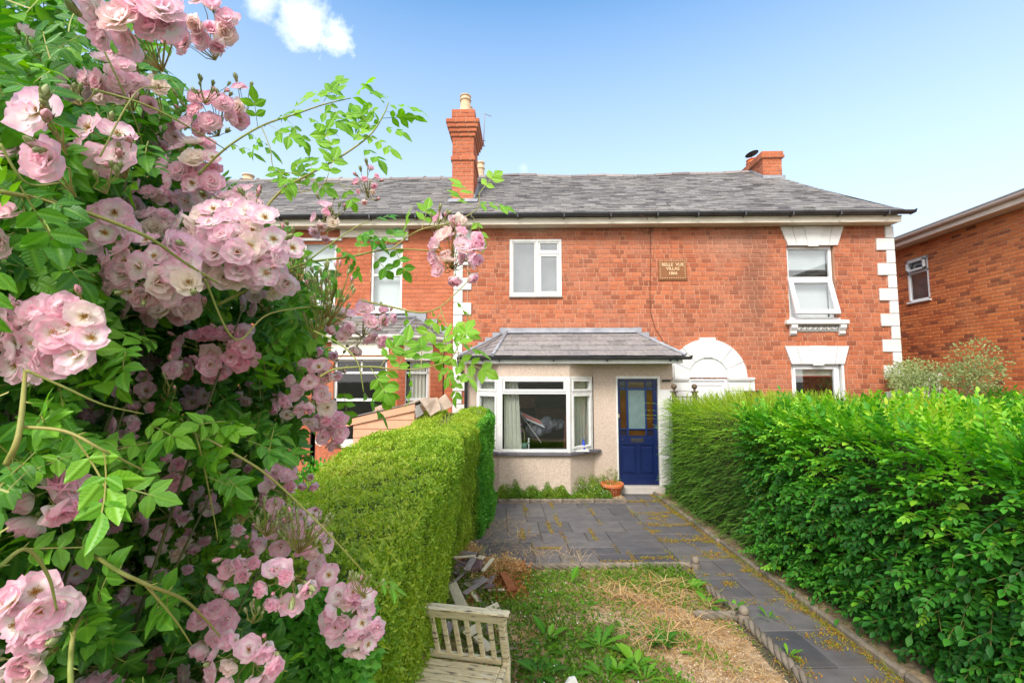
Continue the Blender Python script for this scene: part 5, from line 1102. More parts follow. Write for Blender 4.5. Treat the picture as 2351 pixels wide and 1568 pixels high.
# filler leaves under them
P, Nn = box_samples(15000, HR['u0'] + .08, HR['u1'] + .6, v0, v1, .03, HR['z1'] - .05, faces); P, Nn = round_box(P, Nn, HR['u0'] + .08, HR['u1'] + .6, v0, v1, HR['z1'] - .05, .2)
P = warpR(P + Nn * (vnoise(P, 1.9, 15) * .09 + vnoise(P, 6, 16) * .05 - .04 - rng.random(len(P)) * .12)[:, None]); up = np.clip((P[:, 2] - 1.0) / .75, 0, 1)
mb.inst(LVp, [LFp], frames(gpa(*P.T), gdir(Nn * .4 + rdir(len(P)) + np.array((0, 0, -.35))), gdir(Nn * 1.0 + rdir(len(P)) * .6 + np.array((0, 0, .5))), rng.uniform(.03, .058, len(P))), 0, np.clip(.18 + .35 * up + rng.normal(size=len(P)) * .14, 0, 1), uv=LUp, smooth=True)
# tall whippy shoots out of the top
k = 190; U = 2.95 + 1.95 * rng.random(k); Vv_ = rng.uniform(1.8, 5.4, k) ; tv, tfc = shoot_tpl(14, .22, droop=.05, spread=.8, LV=LVp, LF=LFp)
mb.inst(tv, tfc, frames(gpa(U, Vv_, np.full(k, 1.66)), rdir(k, (-.5, 0, 2.2)), rdir(k, (1, 0, 0)), rng.uniform(.12, .32, k)), [0, 1], rng.uniform(.5, .85, k), smooth=True)
mb.build('foliage', [M_priv, M_stem], hr2)
mb = MB(); hedge_core(mb, HR['u0'] + .1, HR['u1'] + .6, v0, v1, 0, HR['z1'], .16, m=0, warp=warpR); mb.build('branches', M_twig_shade, hr2)

# ---- grey-green shrub beyond the hedge
M_grey = leaf_mat('grey_green_leaf', [(.18, .27, .09), (.28, .36, .14), (.40, .46, .20)], vein=False, trans=.3, rough=.6)
def shrub(name, c, rad, n, sz, m, label, stems=7, lumps=9, cat='shrub', tone=(.2, .9)):
    t = thing(name, label, cat, (c[0], c[1], 0)); mb = MB(); r_ = random.Random(int(c[0] * 100)); cs = []
    for i in range(lumps):
        a = r_.uniform(0, 6.28); q = r_.uniform(.2, .8); cs.append((rad[0] * q * math.cos(a), rad[0] * q * math.sin(a), c[2] + rad[1] * r_.uniform(-.7, .75), r_.uniform(.25, .5) * rad[0]))
    cs = np.array(cs); idx = rng.integers(0, len(cs), n); d = rdir(n); rr = rng.random(n) ** .45
    P = cs[idx, :3] + d * (cs[idx, 3] * rr)[:, None]
    mb.inst(KV2, [KF2], frames(P, d * .7 + rdir(n) * .6 + np.array((0, 0, .3)), rdir(n, (0, 0, .8)), rng.uniform(.7, 1.3, n) * sz), 0, rng.uniform(*tone, n)); mb.build('foliage', m, t)
    mb = MB()
    for i in range(len(cs)):
        q = cs[i]; mb.tube([(r_.uniform(-.05, .05), r_.uniform(-.05, .05), 0), (q[0] * .4, q[1] * .4, q[2] * .5), (q[0], q[1], q[2])], [.022, .014, .006], k=5)
    mb.build('stems', mat('shrub_bark', (.14, .10, .06), .9), t); return t
c = aY(2150, 900, 8.6); shrub('shrub', (c.x, 8.6, 1.85), (.92, .72), 9500, .045, M_grey, 'airy grey-green shrub behind the right hedge, against the brown brick wall', lumps=16)
c = aY(2330, 925, 7.8); shrub('shrub', (c.x, 7.8, 1.55), (.5, .35), 2500, .04, M_priv, 'low dark green shrub at the foot of the brown brick wall', lumps=7, tone=(.1, .5))
c = gp(-1.75, 4.0); shrub('shrub', (c.x, c.y, .85), (.62, .6), 6000, .05, M_priv, 'dark green leafy bush behind the roses on the far side of the trimmed hedge', lumps=12, tone=(.0, .6))
c = gp(-1.7, 2.6); shrub('shrub', (c.x, c.y, .75), (.55, .6), 5000, .05, M_priv, 'nearer dark green bush under the roses beside the trimmed hedge', lumps=12, tone=(.0, .6))
t = thing('wooden_gate', 'small pale slatted gate between the end villa and the brown brick wall', 'gate', aY(2092, 870, 9.9) * 1); t.location.z = 0
mb = MB(); [mb.bbox((-.3 + i * .1, -.01, .1), (-.215 + i * .1, .01, 2.2)) for i in range(9)]; mb.build('boards', M_paintw, t); mb = MB(); mb.bbox((-.32, -.03, 2.14), (.62, -.01, 2.22)); mb.bbox((-.32, .012, .5), (.62, .03, .58)); mb.build('rail', M_paintw, t)
# iron posts with balls at the neighbour's path
M_iron = mat('rusty_iron', (.05, .04, .035), .6, (.14, .09, .05), 12, bump=.3)
for (x, lab) in ((1547, 'dark iron gate post with ball finial nearest the porch pier'), (1594, 'dark iron gate post with ball finial in front of the white arched door')):
    c = aY(x, 883, 8.45); t = thing('gate_post', lab, 'gate post', (c.x, 8.45, 0)); mb = MB(); mb.bbox((-.035, -.035, 0), (.035, .035, 1.86)); mb.bbox((-.055, -.055, 1.86), (.055, .055, 1.885)); mb.tube([(-.035, 0, 1.8), (-.07, 0, 1.78), (-.075, 0, 1.72), (-.05, 0, 1.7)], .008); mb.tube([(.035, 0, 1.8), (.07, 0, 1.78), (.075, 0, 1.72), (.05, 0, 1.7)], .008); mb.build('post', M_iron, t)
    mb = MB(); mb.lathe([(.02, 1.885), (.02, 1.915), (.03, 1.925)] + [(.05 * math.sin(a), 1.965 - .05 * math.cos(a)) for a in np.linspace(.5, math.pi, 9)], 0, 16); mb.build('ball_finial', M_iron, t)
t = thing('trellis', 'low dark iron trellis bars between the two ball-topped gate posts', 'trellis', (aY(1570, 890, 8.45).x, 8.45, 0)); mb = MB()
for z in (1.78, 1.6): mb.tube([(-.15, 0, z), (.15, 0, z)], .008)
for x in (-.1, -.03, .04, .11): mb.tube([(x, 0, .2), (x, 0, 1.8)], .006)
mb.build('bars', M_iron, t)

# ---- flower pot
pot = thing('flower_pot', 'round terracotta plant pot standing in the weeds by the blue door', 'pot', aZ(1405, 1140))
mb = MB(); mb.lathe([(0, 0), (.105, 0), (.15, .17), (.155, .175), (.17, .175), (.178, .185), (.182, .235), (.178, .245), (.165, .247), (.16, .24), (.145, .17), (.12, .1), (0, .1)], 0, 40); mb.build('pot_body', M_terra, pot)
mb = MB(); mb.lathe([(0, .11), (.125, .108)], 0, 20); mb.build('compost', M_joint, pot)
pot.location = aZ(1406, 1140, -.02); pot.scale = (1.15, 1.15, 1.0)

# ---- weeds
M_weed = leaf_mat('weed_leaf', [(.06, .15, .01), (.11, .24, .015), (.19, .33, .025), (.32, .38, .04)], vein=False, trans=.35)
M_dock = leaf_mat('dock_leaf', [(.03, .14, .012), (.06, .23, .015), (.11, .32, .02), (.2, .42, .03)], vein=True, trans=.35, rough=.45)
M_straw = leaf_mat('dry_straw', [(.32, .14, .04), (.50, .27, .09), (.62, .40, .16), (.66, .50, .26)], vein=False, trans=.15, rough=.8)
M_orange = leaf_mat('rusty_moss', [(.30, .12, .02), (.42, .22, .03), (.30, .28, .03), (.18, .24, .03)], vein=False, trans=.2, rough=.8)
def ground_cover(name, U, V, Z, size, m, label, cat, up=1.2, wmul=1, tone=None, tpl=None, kind='stuff'):
    n = len(U); mb = MB(); P = gpa(U, V, Z); tv, tf_ = tpl or (KV2 * np.array((wmul, 1, 1)), KF2)
    mb.inst(tv, [tf_], frames(P, rdir(n, (0, 0, up)), rdir(n, (0, -.3, .6)), size), 0, tone if tone is not None else rng.random(n))
    return mb.build(name, m, None, label=label, category=cat, kind=kind)
def patchy(n, u0, u1, v0, v1, s_, thr, seed):
    U = rng.uniform(u0, u1, n * 4); V = rng.uniform(v0, v1, n * 4); f = vnoise(np.stack([U, V, np.zeros(len(U))], 1), s_, seed); k = f > thr; U, V = U[k][:n], V[k][:n]; return U, V
bz = np.vectorize(lambda u, v: bedz(u, v))
# bed weeds: dense on the left and far side, thin on the lower right
U = rng.uniform(-.75, 2.05, 120000); V = rng.uniform(.9, PV - .1, 120000)
dens = .50 + .75 * vnoise(np.stack([U, V, 0 * U], 1), 2.3, 21) - np.clip((U - .7) * .55, -.1, 1) * np.clip((4.6 - V) * .9, 0, 1) * 1.3 - .25 * np.clip((V - 4.2), 0, 1) * (U > .9)
k = rng.random(len(U)) < dens; U, V = U[k], V[k]; H = rng.random(len(U)) ** 2 * (.06 + .04 * vnoise(np.stack([U, V, 0 * U], 1), 3, 5))
tone = np.clip(.45 + .3 * vnoise(np.stack([U, V, 0 * U], 1), 2.5, 31) + rng.normal(size=len(U)) * .2, 0, 1)
ground_cover('weeds', U, V, bz(U, V) + np.abs(H), rng.uniform(.014, .036, len(U)), M_weed, 'low mat of small green weeds spreading over the bed in front of the patio', 'weeds', up=.5, tone=tone)
U = rng.uniform(-.5, 2.05, 30000); V = rng.uniform(1.0, PV - .08, 30000); f = vnoise(np.stack([U, V, 0 * U], 1), 2.0, 22) + .5 * (U > 1.0) - .2; k = rng.random(len(U)) < .5 * f + .42; U, V = U[k], V[k]
BLV = np.array([(-.014, 0, 0), (.014, 0, 0), (.011, .5, .10), (-.011, .5, .10), (0, 1, .02)]); BLF = np.array([(0, 1, 2, 3)]); BLT = np.array([(3, 2, 4)])
mb = MB(); n = len(U); mb.inst(BLV, [BLF, BLT], frames(gpa(U, V, bz(U, V) + .004), rdir(n) * np.array((1, 1, .10)) + np.array((0, 0, .05)), np.tile((0, 0, 1.), (n, 1)), rng.uniform(.04, .16, n)), 0, rng.random(n))
k = 260; c0 = np.array([(1.55, 4.45), (1.3, 3.9), (1.75, 4.7), (1.2, 4.6), (1.6, 4.0)]); cc = c0[rng.integers(0, 5, k)]; a = rng.uniform(0, 6.28, k)
mb.inst(BLV, [BLF, BLT], frames(gpa(cc[:, 0] + rng.normal(size=k) * .13, cc[:, 1] + rng.normal(size=k) * .1, np.full(k, .03) + rng.random(k) * .04), np.stack([np.cos(a), np.sin(a), rng.uniform(-.05, .15, k)], 1), np.tile((0, 0, 1.), (k, 1)), rng.uniform(.15, .32, k)), 0, rng.uniform(.3, 1, k))
mb.build('dry_straw', M_straw, None, label='dry tan straw and dead grass lying over the bare parts of the bed', category='straw', kind='stuff')
# gravel / wood-chip crumbs
k = 26000; U = rng.uniform(.3, 2.05, k); V = rng.uniform(1.0, 4.3, k); f = np.clip((U - .5) * 1.2, 0, 1); s_ = rng.random(k) < f * .9; U, V = U[s_], V[s_]; n = len(U)
CV = np.array([(-.5, -.4, 0), (.5, -.35, 0), (.4, .45, 0), (-.45, .4, 0), (0, 0, .45)]); CF = np.array([(0, 1, 4), (1, 2, 4), (2, 3, 4), (3, 0, 4)])
mb = MB(); mb.inst(CV, [CF], frames(gpa(U, V, bz(U, V)), rdir(n) * np.array((1, 1, .2)), rdir(n, (0, 0, 2)), rng.uniform(.007, .017, n)), 0, rng.random(n)); mb.build('gravel', ramp_mat('gravel_bits', [(.28, .17, .09), (.40, .27, .15), (.52, .39, .25), (.62, .51, .37)], bump=0, fine=.1), None, label='tan gravel and bark crumbs covering the lower right of the bed', category='gravel', kind='stuff')
# joint weeds and moss on patio and path
M_js = []
U = []; V = []
for kx in range(260):
    if rng.random() < .5: u = rng.uniform(2.1, 2.9); v = rng.choice([.9, 1.6, 2.2, 2.7, 3.3, 3.9, 4.5, 5.1, 5.6, 6.2, 6.8, 7.4, 8.1]) + rng.normal() * .03; L_ = rng.uniform(.05, .35); m_ = int(L_ * 160); U.append(u + rng.uniform(0, L_, m_)); V.append(v + rng.normal(size=m_) * .015)
    else: u = rng.choice([2.13, 2.5, 2.82, 2.84, 2.12, 1.5, .9, .45]) + rng.normal() * .02; v = rng.uniform(1.2, 8); L_ = rng.uniform(.1, .5); m_ = int(L_ * 160); U.append(u + rng.normal(size=m_) * .016); V.append(v + rng.uniform(0, L_, m_))
for (u0, v0_, L_, hor) in ((.5, 5.95, .3, 1), (.75, 6.5, .5, 0), (.7, 5.2, .9, 1), (1.2, 5.5, .5, 1), (1.6, 5.3, .5, 0), (1.3, 6.2, .5, 0), (.35, 6.3, .4, 0), (1.7, 5.6, .4, 1)):
    m_ = 260; a = rng.uniform(0, L_, m_); b_ = rng.normal(size=m_) * .018; U.append(u0 + (a if hor else b_)); V.append(v0_ + (b_ if hor else a))
for _ in range(34):
    m_ = 150; cu = rng.choice([2.2, 2.4, 2.6, 2.75, 2.8]) + rng.normal() * .05; cv = rng.uniform(1.2, 7.6); U.append(cu + rng.normal(size=m_) * rng.uniform(.02, .09)); V.append(cv + rng.normal(size=m_) * rng.uniform(.015, .06))
m_ = 5200; v = rng.uniform(.9, 8.6, m_); U.append(2.80 + np.abs(rng.normal(size=m_)) * .09 - .03); V.append(v)
U = np.concatenate(U); V = np.concatenate(V)
k = len(U); ground_cover('moss', U, V, np.full(k, .0) + rng.random(k) * .008, rng.uniform(.008, .028, k), M_orange, 'rusty orange and green moss and seedlings in the joints of the slate paving', 'moss', up=.5, wmul=.7)
# grass tufts along the path
mb = MB(); k = 3600; v = rng.uniform(.9, 8.7, k); cl_ = vnoise(np.stack([v, 0 * v, 0 * v], 1), 3, 77) > -.1; v = v[cl_]; k = len(v); u = np.where(rng.random(k) < .75, 2.86 + rng.normal(size=k) * .06, 2.13 + rng.normal(size=k) * .03)
mb.inst(BLV, [BLF, BLT], frames(gpa(u, v, np.full(k, 0.)), rdir(k, (-.2, -.2, .9)), rdir(k), rng.uniform(.04, .13, k)), 0, rng.random(k)); mb.build('grass', leaf_mat('path_grass', [(.10, .20, .02), (.22, .32, .03), (.40, .36, .06), (.5, .3, .08)], vein=False, trans=.35), None, label='thin grass growing along both edges of the slate path', category='grass', kind='stuff')
# wispy dry grass over the patio
mb = MB(); k = 420; c0 = np.array([(-.1, 6.6), (.05, 6.2), (.2, 5.8), (.5, 5.7), (.9, 5.6), (.1, 6.9), (.35, 6.4)]); cc = c0[rng.integers(0, 7, k)]; a = rng.uniform(0, 6.28, k)
mb.inst(BLV * np.array((.35, 1, 1)), [BLF, BLT], frames(gpa(cc[:, 0] + rng.normal(size=k) * .12, cc[:, 1] + rng.normal(size=k) * .12, np.full(k, .008)), np.stack([np.cos(a), np.sin(a), rng.uniform(0, .25, k)], 1), np.tile((0, 0, 1.), (k, 1)), rng.uniform(.12, .35, k)), 0, rng.uniform(.5, 1, k))
mb.build('dead_grass', M_straw, None, label='wispy dead grass stems strewn over the left of the patio', category='grass', kind='stuff')
# flower bed under the bay
k = 34000; U = rng.uniform(-.7, 2.25, k); U = np.where(U > 1.98, U - 1.0, U); V = 8.14 + rng.random(k) * np.where(U < 1.36, .24, .62); hh = .15 + .10 * vnoise(np.stack([U, 0 * U, 0 * U], 1), 4.2, 41) + .05 * vnoise(np.stack([U, V, 0 * U], 1), 12, 42); Z = np.clip(rng.random(k), 0, 1) * np.clip(hh, .05, .34) * np.where((U > 1.9) & (U < 2.25) & (V < 8.6), .75, 1.9) * (.5 + (V - 8.14) * 1.3) * (.7 + .3 * np.sin(U * 23))
mbt = np.clip(.3 + .3 * vnoise(np.stack([U, V, 0 * U], 1), 3, 43) + rng.normal(size=k) * .2, 0, 1)
ground_cover('bed_weeds', U, V, Z + .02, rng.uniform(.012, .03, k), leaf_mat('border_weed_leaf', [(.08, .18, .015), (.14, .27, .02), (.24, .34, .03), (.36, .34, .05), (.42, .24, .06)], vein=False, trans=.35), 'straggling weeds with tiny white flowers filling the strip under the bay window', 'weeds', up=.6, tone=mbt)
def clump(u, v, h, r, n, m, lab, leaf=.03, tone=(.1, .8)):
    t = thing('weed_clump', lab, 'weed', gp(u, v)); mb = MB(); a = rng.uniform(0, 6.28, n); rr = r * np.sqrt(rng.random(n)); zz = h * rng.random(n) * (1 - (rr / r) ** 2 * .6); P = np.stack([rr * np.cos(a), rr * np.sin(a), zz], 1)
    mb.inst(KV2, [KF2], frames(P, rdir(n, (0, 0, .6)), rdir(n, (0, 0, .8)), rng.uniform(.6, 1.2, n) * leaf), 0, rng.uniform(*tone, n)); mb.build('foliage', m, t)
    mb = MB(); [mb.tube([(0, 0, 0), (r * .3 * math.cos(q), r * .3 * math.sin(q), h * .5), (r * .6 * math.cos(q), r * .6 * math.sin(q), h * .9)], [.006, .002], k=4) for q in np.linspace(0, 6, 9)]; mb.build('stems', M_stem, t)
for (u, v, h, r, lab) in ((.16, 8.24, .30, .15, 'leafy weed clump against the bay wall next to the end of the left hedge'), (.62, 8.25, .27, .16, 'reddish green weed clump below the middle of the bay window'), (1.50, 8.42, .40, .19, 'bushy weed clump left of the terracotta pot'), (1.80, 8.78, .36, .17, 'weed clump growing up directly behind the terracotta pot'), (2.13, 8.72, .46, .20, 'tallest weed clump at the corner between pot and blue door'), (1.08, 8.26, .25, .15, 'low weed clump under the right end of the bay window sill'), (1.93, 8.3, .14, .10, 'weed clump in front of the doorstep beside the terracotta pot')):
    clump(u, v, h, r, 900, M_weed, lab)
M_dot = mat('tiny_white_flower', (.8, .8, .76), .7)
k = 420; U = rng.uniform(-.6, 2.1, k); V = rng.uniform(8.15, 8.36, k); mb = MB(); mb.inst(KV2, [KF2], frames(gpa(U, V, .06 + rng.random(k) * .2), rdir(k), rdir(k), .014), 0); 
U = rng.uniform(-.3, 1.0, 160); V = rng.uniform(2, PV - .2, 160); mb.inst(KV2, [KF2], frames(gpa(U, V, .05 + rng.random(160) * .05), rdir(160), rdir(160), .014), 0); mb.build('tiny_flowers', M_dot, None, label='tiny white flowers scattered among the weeds', category='flowers', kind='stuff')
# docks, dandelions and other rosettes
LVd, LFd, LUd = leaf_tpl(7, prof=(.02, .03, .14, .2, .22, .2, .12, 0), fold=.25, curl=.3)
LVn, LFn, LUn = leaf_tpl(10, prof=(.02, .03, .06, .08, .11, .13, .15, .14, .1, .03), fold=.15, curl=.35, ser=.28)
def rosette(px, py, n, L_, kind, lab, up=.6, tone=(.2, .8), rad=.02, name='dock_plant'):
    L_ *= .78
    c = aZ(px, py, .02); t = thing(name, lab, 'weed', c); mb = MB(); a = np.arange(n) * 2.399 + rng.random(); r0 = rng.uniform(.5, 1.2, n); upv = up * rng.uniform(.6, 1.5, n)
    d = np.stack([np.cos(a), np.sin(a), upv], 1); P = np.stack([np.cos(a) * rad, np.sin(a) * rad, np.zeros(n)], 1); V_, F_, U_ = (LVd, LFd, LUd) if kind == 'dock' else (LVn, LFn, LUn)
    mb.inst(V_, [F_], frames(P, d, np.stack([-np.cos(a) * upv, -np.sin(a) * upv, np.ones(n)], 1), L_ * r0), 0, rng.uniform(*tone, n), uv=U_, smooth=True)
    mb.build('leaves', M_dock, t); return t
ros = [(1258, 1468, 4, .26, 'dock', 'tall dock with two broad paddle leaves between the chair and the bed middle', 1.6), (1243, 1500, 9, .2, 'dan', 'long-leaved weed rosette just right of the chair back', .7), (1310, 1340, 2, .21, 'dock', 'single upright crinkled dock leaf standing in front of the patio edging', 3),
 (1377, 1485, 12, .24, 'dan', 'largest dandelion rosette in the middle of the near bed', .7), (1330, 1465, 8, .18, 'dan', 'dandelion rosette between the tall dock and the largest rosette', .6), (1432, 1442, 7, .14, 'dan', 'small dark toothed rosette beside the brown hollow in the bed', .5),
 (1520, 1478, 22, .16, 'dock', 'dark blue-green crumpled leafy plant on the tan gravel', .8), (1440, 1385, 6, .13, 'dock', 'dark green leaf cluster lying in the straw, mid bed', .4), (1590, 1352, 9, .17, 'dock', 'bright green leafy weed below the far corner post', .8), (1540, 1345, 7, .16, 'dan', 'pale green weed near the far right of the bed', .5), (1625, 1388, 8, .18, 'dock', 'drooping green weed beside the path edging in the far bed corner', .7),
 (1290, 1560, 9, .22, 'dan', 'dandelion rosette at the very front beside the white stake', .7), (1240, 1550, 9, .2, 'dock', 'dark green leafy weed at the chair\'s front right leg', .8), (1420, 1545, 8, .2, 'dock', 'bright upright-leaved weed in the near middle of the bed', 1.2), (1460, 1530, 7, .19, 'dock', 'yellow-green weed with upright leaves left of the crumpled plant', 1.2), (1395, 1560, 8, .2, 'dan', 'toothed weed at the front edge of the bed', .8),
 (1685, 1400, 5, .13, 'dock', 'little green weed leaning on the near corner post', 1.4), (1765, 1418, 6, .12, 'dan', 'small weed on the slate path beside the near corner post', .8), (1810, 1505, 8, .12, 'dan', 'bright weed growing over the edging beside the near path', .9), (1600, 1500, 3, .13, 'dan', 'lone seedling on the tan gravel patch', .5), (1215, 1395, 6, .13, 'dock', 'weed beside the rotten wood', .7),
 (1255, 1370, 8, .13, 'dan', 'fresh green weed right of the rotten log', .6), (1180, 1445, 6, .13, 'dock', 'weed showing through behind the chair top rail', .6), (1345, 1395, 7, .13, 'dan', 'soft green weed left of the straw heap', .5), (1520, 1352, 1, .1, 'dan', 'tiny toothed leaf at the edging', .5), (1480, 1560, 10, .2, 'dan', 'feathery green weed at the front right of the bed', .9), (1550, 1565, 4, .16, 'dan', 'sparse weed at the front on gravel', .9)]
for (x, y, n, L_, kd, lab, up) in ros: rosette(x, y, n, L_, kd, lab, up, tone=(.0, .25) if 'dark' in lab else (.4, 1) if ('yellow' in lab or 'bright' in lab or 'pale' in lab) else (.2, .8))

# ---- broken timber heap
M_tim = [mat('old_timber_grey', (.34, .29, .26), .85, (.22, .18, .16), 8, stretch=(1, 6, 6), bump=.5, bscale=30), mat('cream_timber', (.68, .60, .42), .75, (.58, .49, .33), 8, stretch=(1, 6, 6), bump=.4, bscale=30), mat('purple_timber', (.17, .10, .10), .8, (.24, .15, .14), 8, stretch=(1, 5, 5), bump=.4), mat('moss_timber', (.12, .12, .06), .85, (.2, .19, .1), 8, bump=.4), mat('red_rot', (.20, .055, .02), .9, (.34, .12, .04), 12, bump=.8, bscale=25)]
def z4(cx, cy, z): return aZ((1500 + cx / 3.0686) * .61224, (2050 + cy / 3.0686) * .61224, z)
pl_ = [(665, 70, 870, 85, .05, .07, 0, .10, 'flat grey board end at the far tip of the timber heap, nearest the patio'), (850, 125, 765, 265, .16, .06, 0, .2, 'pale grey board on top of the timber heap, leaning toward the hedge'), (905, 135, 860, 265, .13, .13, 2, .1, 'short dark purple block on the timber heap'), (965, 130, 900, 115, .17, .06, 1, .17, 'fresh cream end piece beside the dark purple block'),
 (575, 445, 765, 275, .10, .035, 0, .14, 'grey stick sloping down-left off the heap toward the hedge'), (835, 420, 955, 340, .09, .04, 0, .08, 'short grey batten in the middle of the heap'), (1000, 470, 1060, 340, .07, .07, 0, .07, 'pale grey plank lying beside the rotten log'), (600, 430, 730, 720, .22, .085, 1, .16, 'long cream painted plank running down to the chair back'), (815, 515, 895, 625, .08, .04, 1, .06, 'short pale batten lying behind the chair top rail'),
 (870, 480, 1100, 615, .06, .02, 3, .06, 'thin mossy strip crossing the heap front'), (900, 615, 1015, 705, .05, .03, 3, .05, 'mossy batten just above the chair top rail'), (995, 730, 1130, 665, .1, .05, 1, .1, 'cream board end poking out above the right of the chair rail'), (640, 190, 725, 285, .08, .03, 2, .05, 'upper dark stick of three beside the hedge foot'), (630, 230, 705, 315, .07, .03, 2, .05, 'middle dark stick of three beside the hedge foot'), (625, 285, 690, 345, .06, .03, 0, .04, 'lowest grey stick of three beside the hedge foot'),
 (1190, 330, 1285, 525, .08, .09, 4, .06, 'red-brown rotten log beside the patio corner'), (750, 410, 855, 470, .1, .08, 3, .07, 'dark mossy block with a pale sawn end'), (520, 1010, 590, 870, .12, .06, 0, .1, 'grey board seen between the left slats of the chair back'), (760, 1010, 910, 910, .14, .07, 1, .1, 'cream board seen through the middle slats of the chair back'), (880, 1030, 1035, 1180, .12, .075, 1, .1, 'bright cream board crossing behind the right slats of the chair back'), (840, 1110, 1010, 1230, .06, .04, 3, .05, 'dark batten lying under the cream board behind the chair'), (1000, 900, 1060, 1060, .1, .03, 0, .1, 'thin grey stick behind the right slats'), (620, 1000, 820, 890, .07, .04, 3, .06, 'mossy batten behind the left slats of the chair'), (1080, 1210, 1335, 1150, .05, .045, 3, .04, 'greenish round-edged batten lying right of the chair back'), (1120, 940, 1200, 1010, .06, .03, 1, .05, 'small pale batten behind the right post of the chair')]
for i, (x0, y0, x1, y1, za, wd_, mi, zb_, lab) in enumerate(pl_):
    P = z4(x0, y0, za); Q = z4(x1, y1, zb_); d = Q - P; L_ = d.length; mb = MB(); th_ = .018 if mi != 4 and wd_ < .1 else .05
    mb.bbox((0, -wd_ / 2, -th_ / 2), (L_, wd_ / 2, th_ / 2), 0, bev=.004)
    if mi == 4: 
        pass
    V, uv = mb.V[0]; V += rng.normal(size=V.shape) * (.002 if mi != 4 else .008)
    o = mb.build('broken_plank' if mi != 4 else 'rotten_log', M_tim[mi], None, label=lab, category='plank' if mi != 4 else 'log', group='broken planks in the heap beside the hedge')
    o.location = P; o.rotation_mode = 'QUATERNION'; o.rotation_quaternion = (d.to_track_quat('X', 'Z') @ Matrix.Rotation(random.uniform(-.5, .5), 3, 'X').to_quaternion())
for i in range(16):
    P = z4(r_.uniform(640, 1120), r_.uniform(110, 690), r_.uniform(.03, .16)); a = r_.uniform(0, 6.28); d = Vector((math.cos(a), math.sin(a), r_.uniform(-.35, .35))).normalized(); L_ = r_.uniform(.12, .42); wd_ = r_.choice((.018, .025, .04, .06)); mb = MB(); mb.bbox((-L_ / 2, -wd_ / 2, -.008), (L_ / 2, wd_ / 2, .008), 0, bev=.003)
    o = mb.build('broken_plank', M_tim[r_.choice((0, 1, 1, 2, 3))], None, label='small splintered stick tangled in the timber heap beside the hedge', category='plank', group='small splintered sticks in the timber heap'); o.location = P; o.rotation_mode = 'QUATERNION'; o.rotation_quaternion = d.to_track_quat('X', 'Z')
def heap(cxs, n, m, sz, name, lab, tone=(0, 1), wm=.5, hgt=.08):
    P = []; 
    for (x, y, sx, k) in cxs:
        c = z4(x, y, 0); m_ = int(n * k); P.append(np.stack([c.x + rng.normal(size=m_) * sx, c.y + rng.normal(size=m_) * sx, np.abs(rng.normal(size=m_)) * hgt * .5], 1))
    P = np.vstack(P); k = len(P); mb = MB(); mb.inst(KV2 * np.array((wm, 1, 1)), [KF2], frames(P, rdir(k), rdir(k), rng.uniform(.5, 1.4, k) * sz), 0, rng.uniform(*tone, k)); mb.build(name, m, None, label=lab, category='wood chips', kind='stuff')
heap([(1180, 240, .09, .3), (1050, 220, .07, .2), (980, 330, .12, .25), (820, 60, .07, .12), (1330, 300, .08, .12)], 3800, M_straw, .045, 'wood_chips', 'pale splintered wood chips spilling from the timber heap onto the patio', (.4, 1), .35)
heap([(1320, 290, .10, .3), (1200, 430, .12, .3), (1110, 500, .06, .2), (1190, 620, .07, .25), (1260, 560, .08, .25), (700, 140, .05, .08), (830, 640, .05, .1)], 3400, ramp_mat('rotten_wood', [(.16, .045, .015), (.34, .12, .035), (.50, .22, .07), (.42, .16, .05)], bump=0), .034, 'rotten_wood', 'crumbled orange-brown rotten wood beside the timber heap', (0, 1), .6, .07)

# ---- garden chair
M_chair = ramp_mat('flaking_cream_paint', [(.60, .53, .36), (.66, .60, .43)], rough=.7, big=(.72, .70, .66), bigscale=4, bigfac=(.5, .7), fine=.15, bump=.5, bscale=25)
def chair_mat():
    m = bpy.data.materials.new('weathered_chair_paint'); m.use_nodes = True; n = m.node_tree.nodes; l = m.node_tree.links; p = n['Principled BSDF']; p.inputs['Roughness'].default_value = .75
    t = n.new('ShaderNodeTexCoord'); mp = n.new('ShaderNodeMapping'); mp.inputs['Scale'].default_value = (1.6, 9, 9); l.new(t.outputs['Object'], mp.inputs[0])
    a = n.new('ShaderNodeTexNoise'); a.inputs['Scale'].default_value = 5; a.inputs['Detail'].default_value = 8; a.inputs['Roughness'].default_value = .7; l.new(mp.outputs[0], a.inputs['Vector'])
    r = n.new('ShaderNodeValToRGB'); e = r.color_ramp.elements; e[0].position = .36; e[0].color = (.07, .05, .045, 1); e[1].position = .42; e[1].color = (.44, .36, .27, 1)
    q = e.new(.45); q.color = (.74, .62, .38, 1); q = e.new(.60); q.color = (.82, .72, .50, 1); q = e.new(.64); q.color = (.84, .81, .78, 1); l.new(a.outputs[0], r.inputs[0]); l.new(r.outputs[0], p.inputs['Base Color'])
    b = n.new('ShaderNodeBump'); b.inputs['Strength'].default_value = .6; b.inputs['Distance'].default_value = .004; l.new(a.outputs[0], b.inputs['Height']); l.new(b.outputs[0], p.inputs['Normal']); return m
M_ch = chair_mat()
BLc = aZ(975, 1492, .42); BRc = aZ(1163, 1516, .42); dd = (BRc - BLc); wC = dd.length; angC = math.atan2(dd.y, dd.x)
print('chair width', wC, math.degrees(angC), 'top', aZ(987, 1385, .77), aZ(1186, 1415, .77), BLc, BRc)
chair = thing('garden_chair', 'cream wooden garden chair with slatted seat and back and flaking paint, empty, beside the hedge', 'chair', (BLc.x, BLc.y, 0), angC)
hT = .35; ty = (aZ(1090, 1400, .42 + hT) - (BLc + dd * .5)); back = ty.dot(Vector((-math.sin(angC), math.cos(angC), 0))); sdx = ty.dot(dd.normalized()); print('lean', back, sdx)
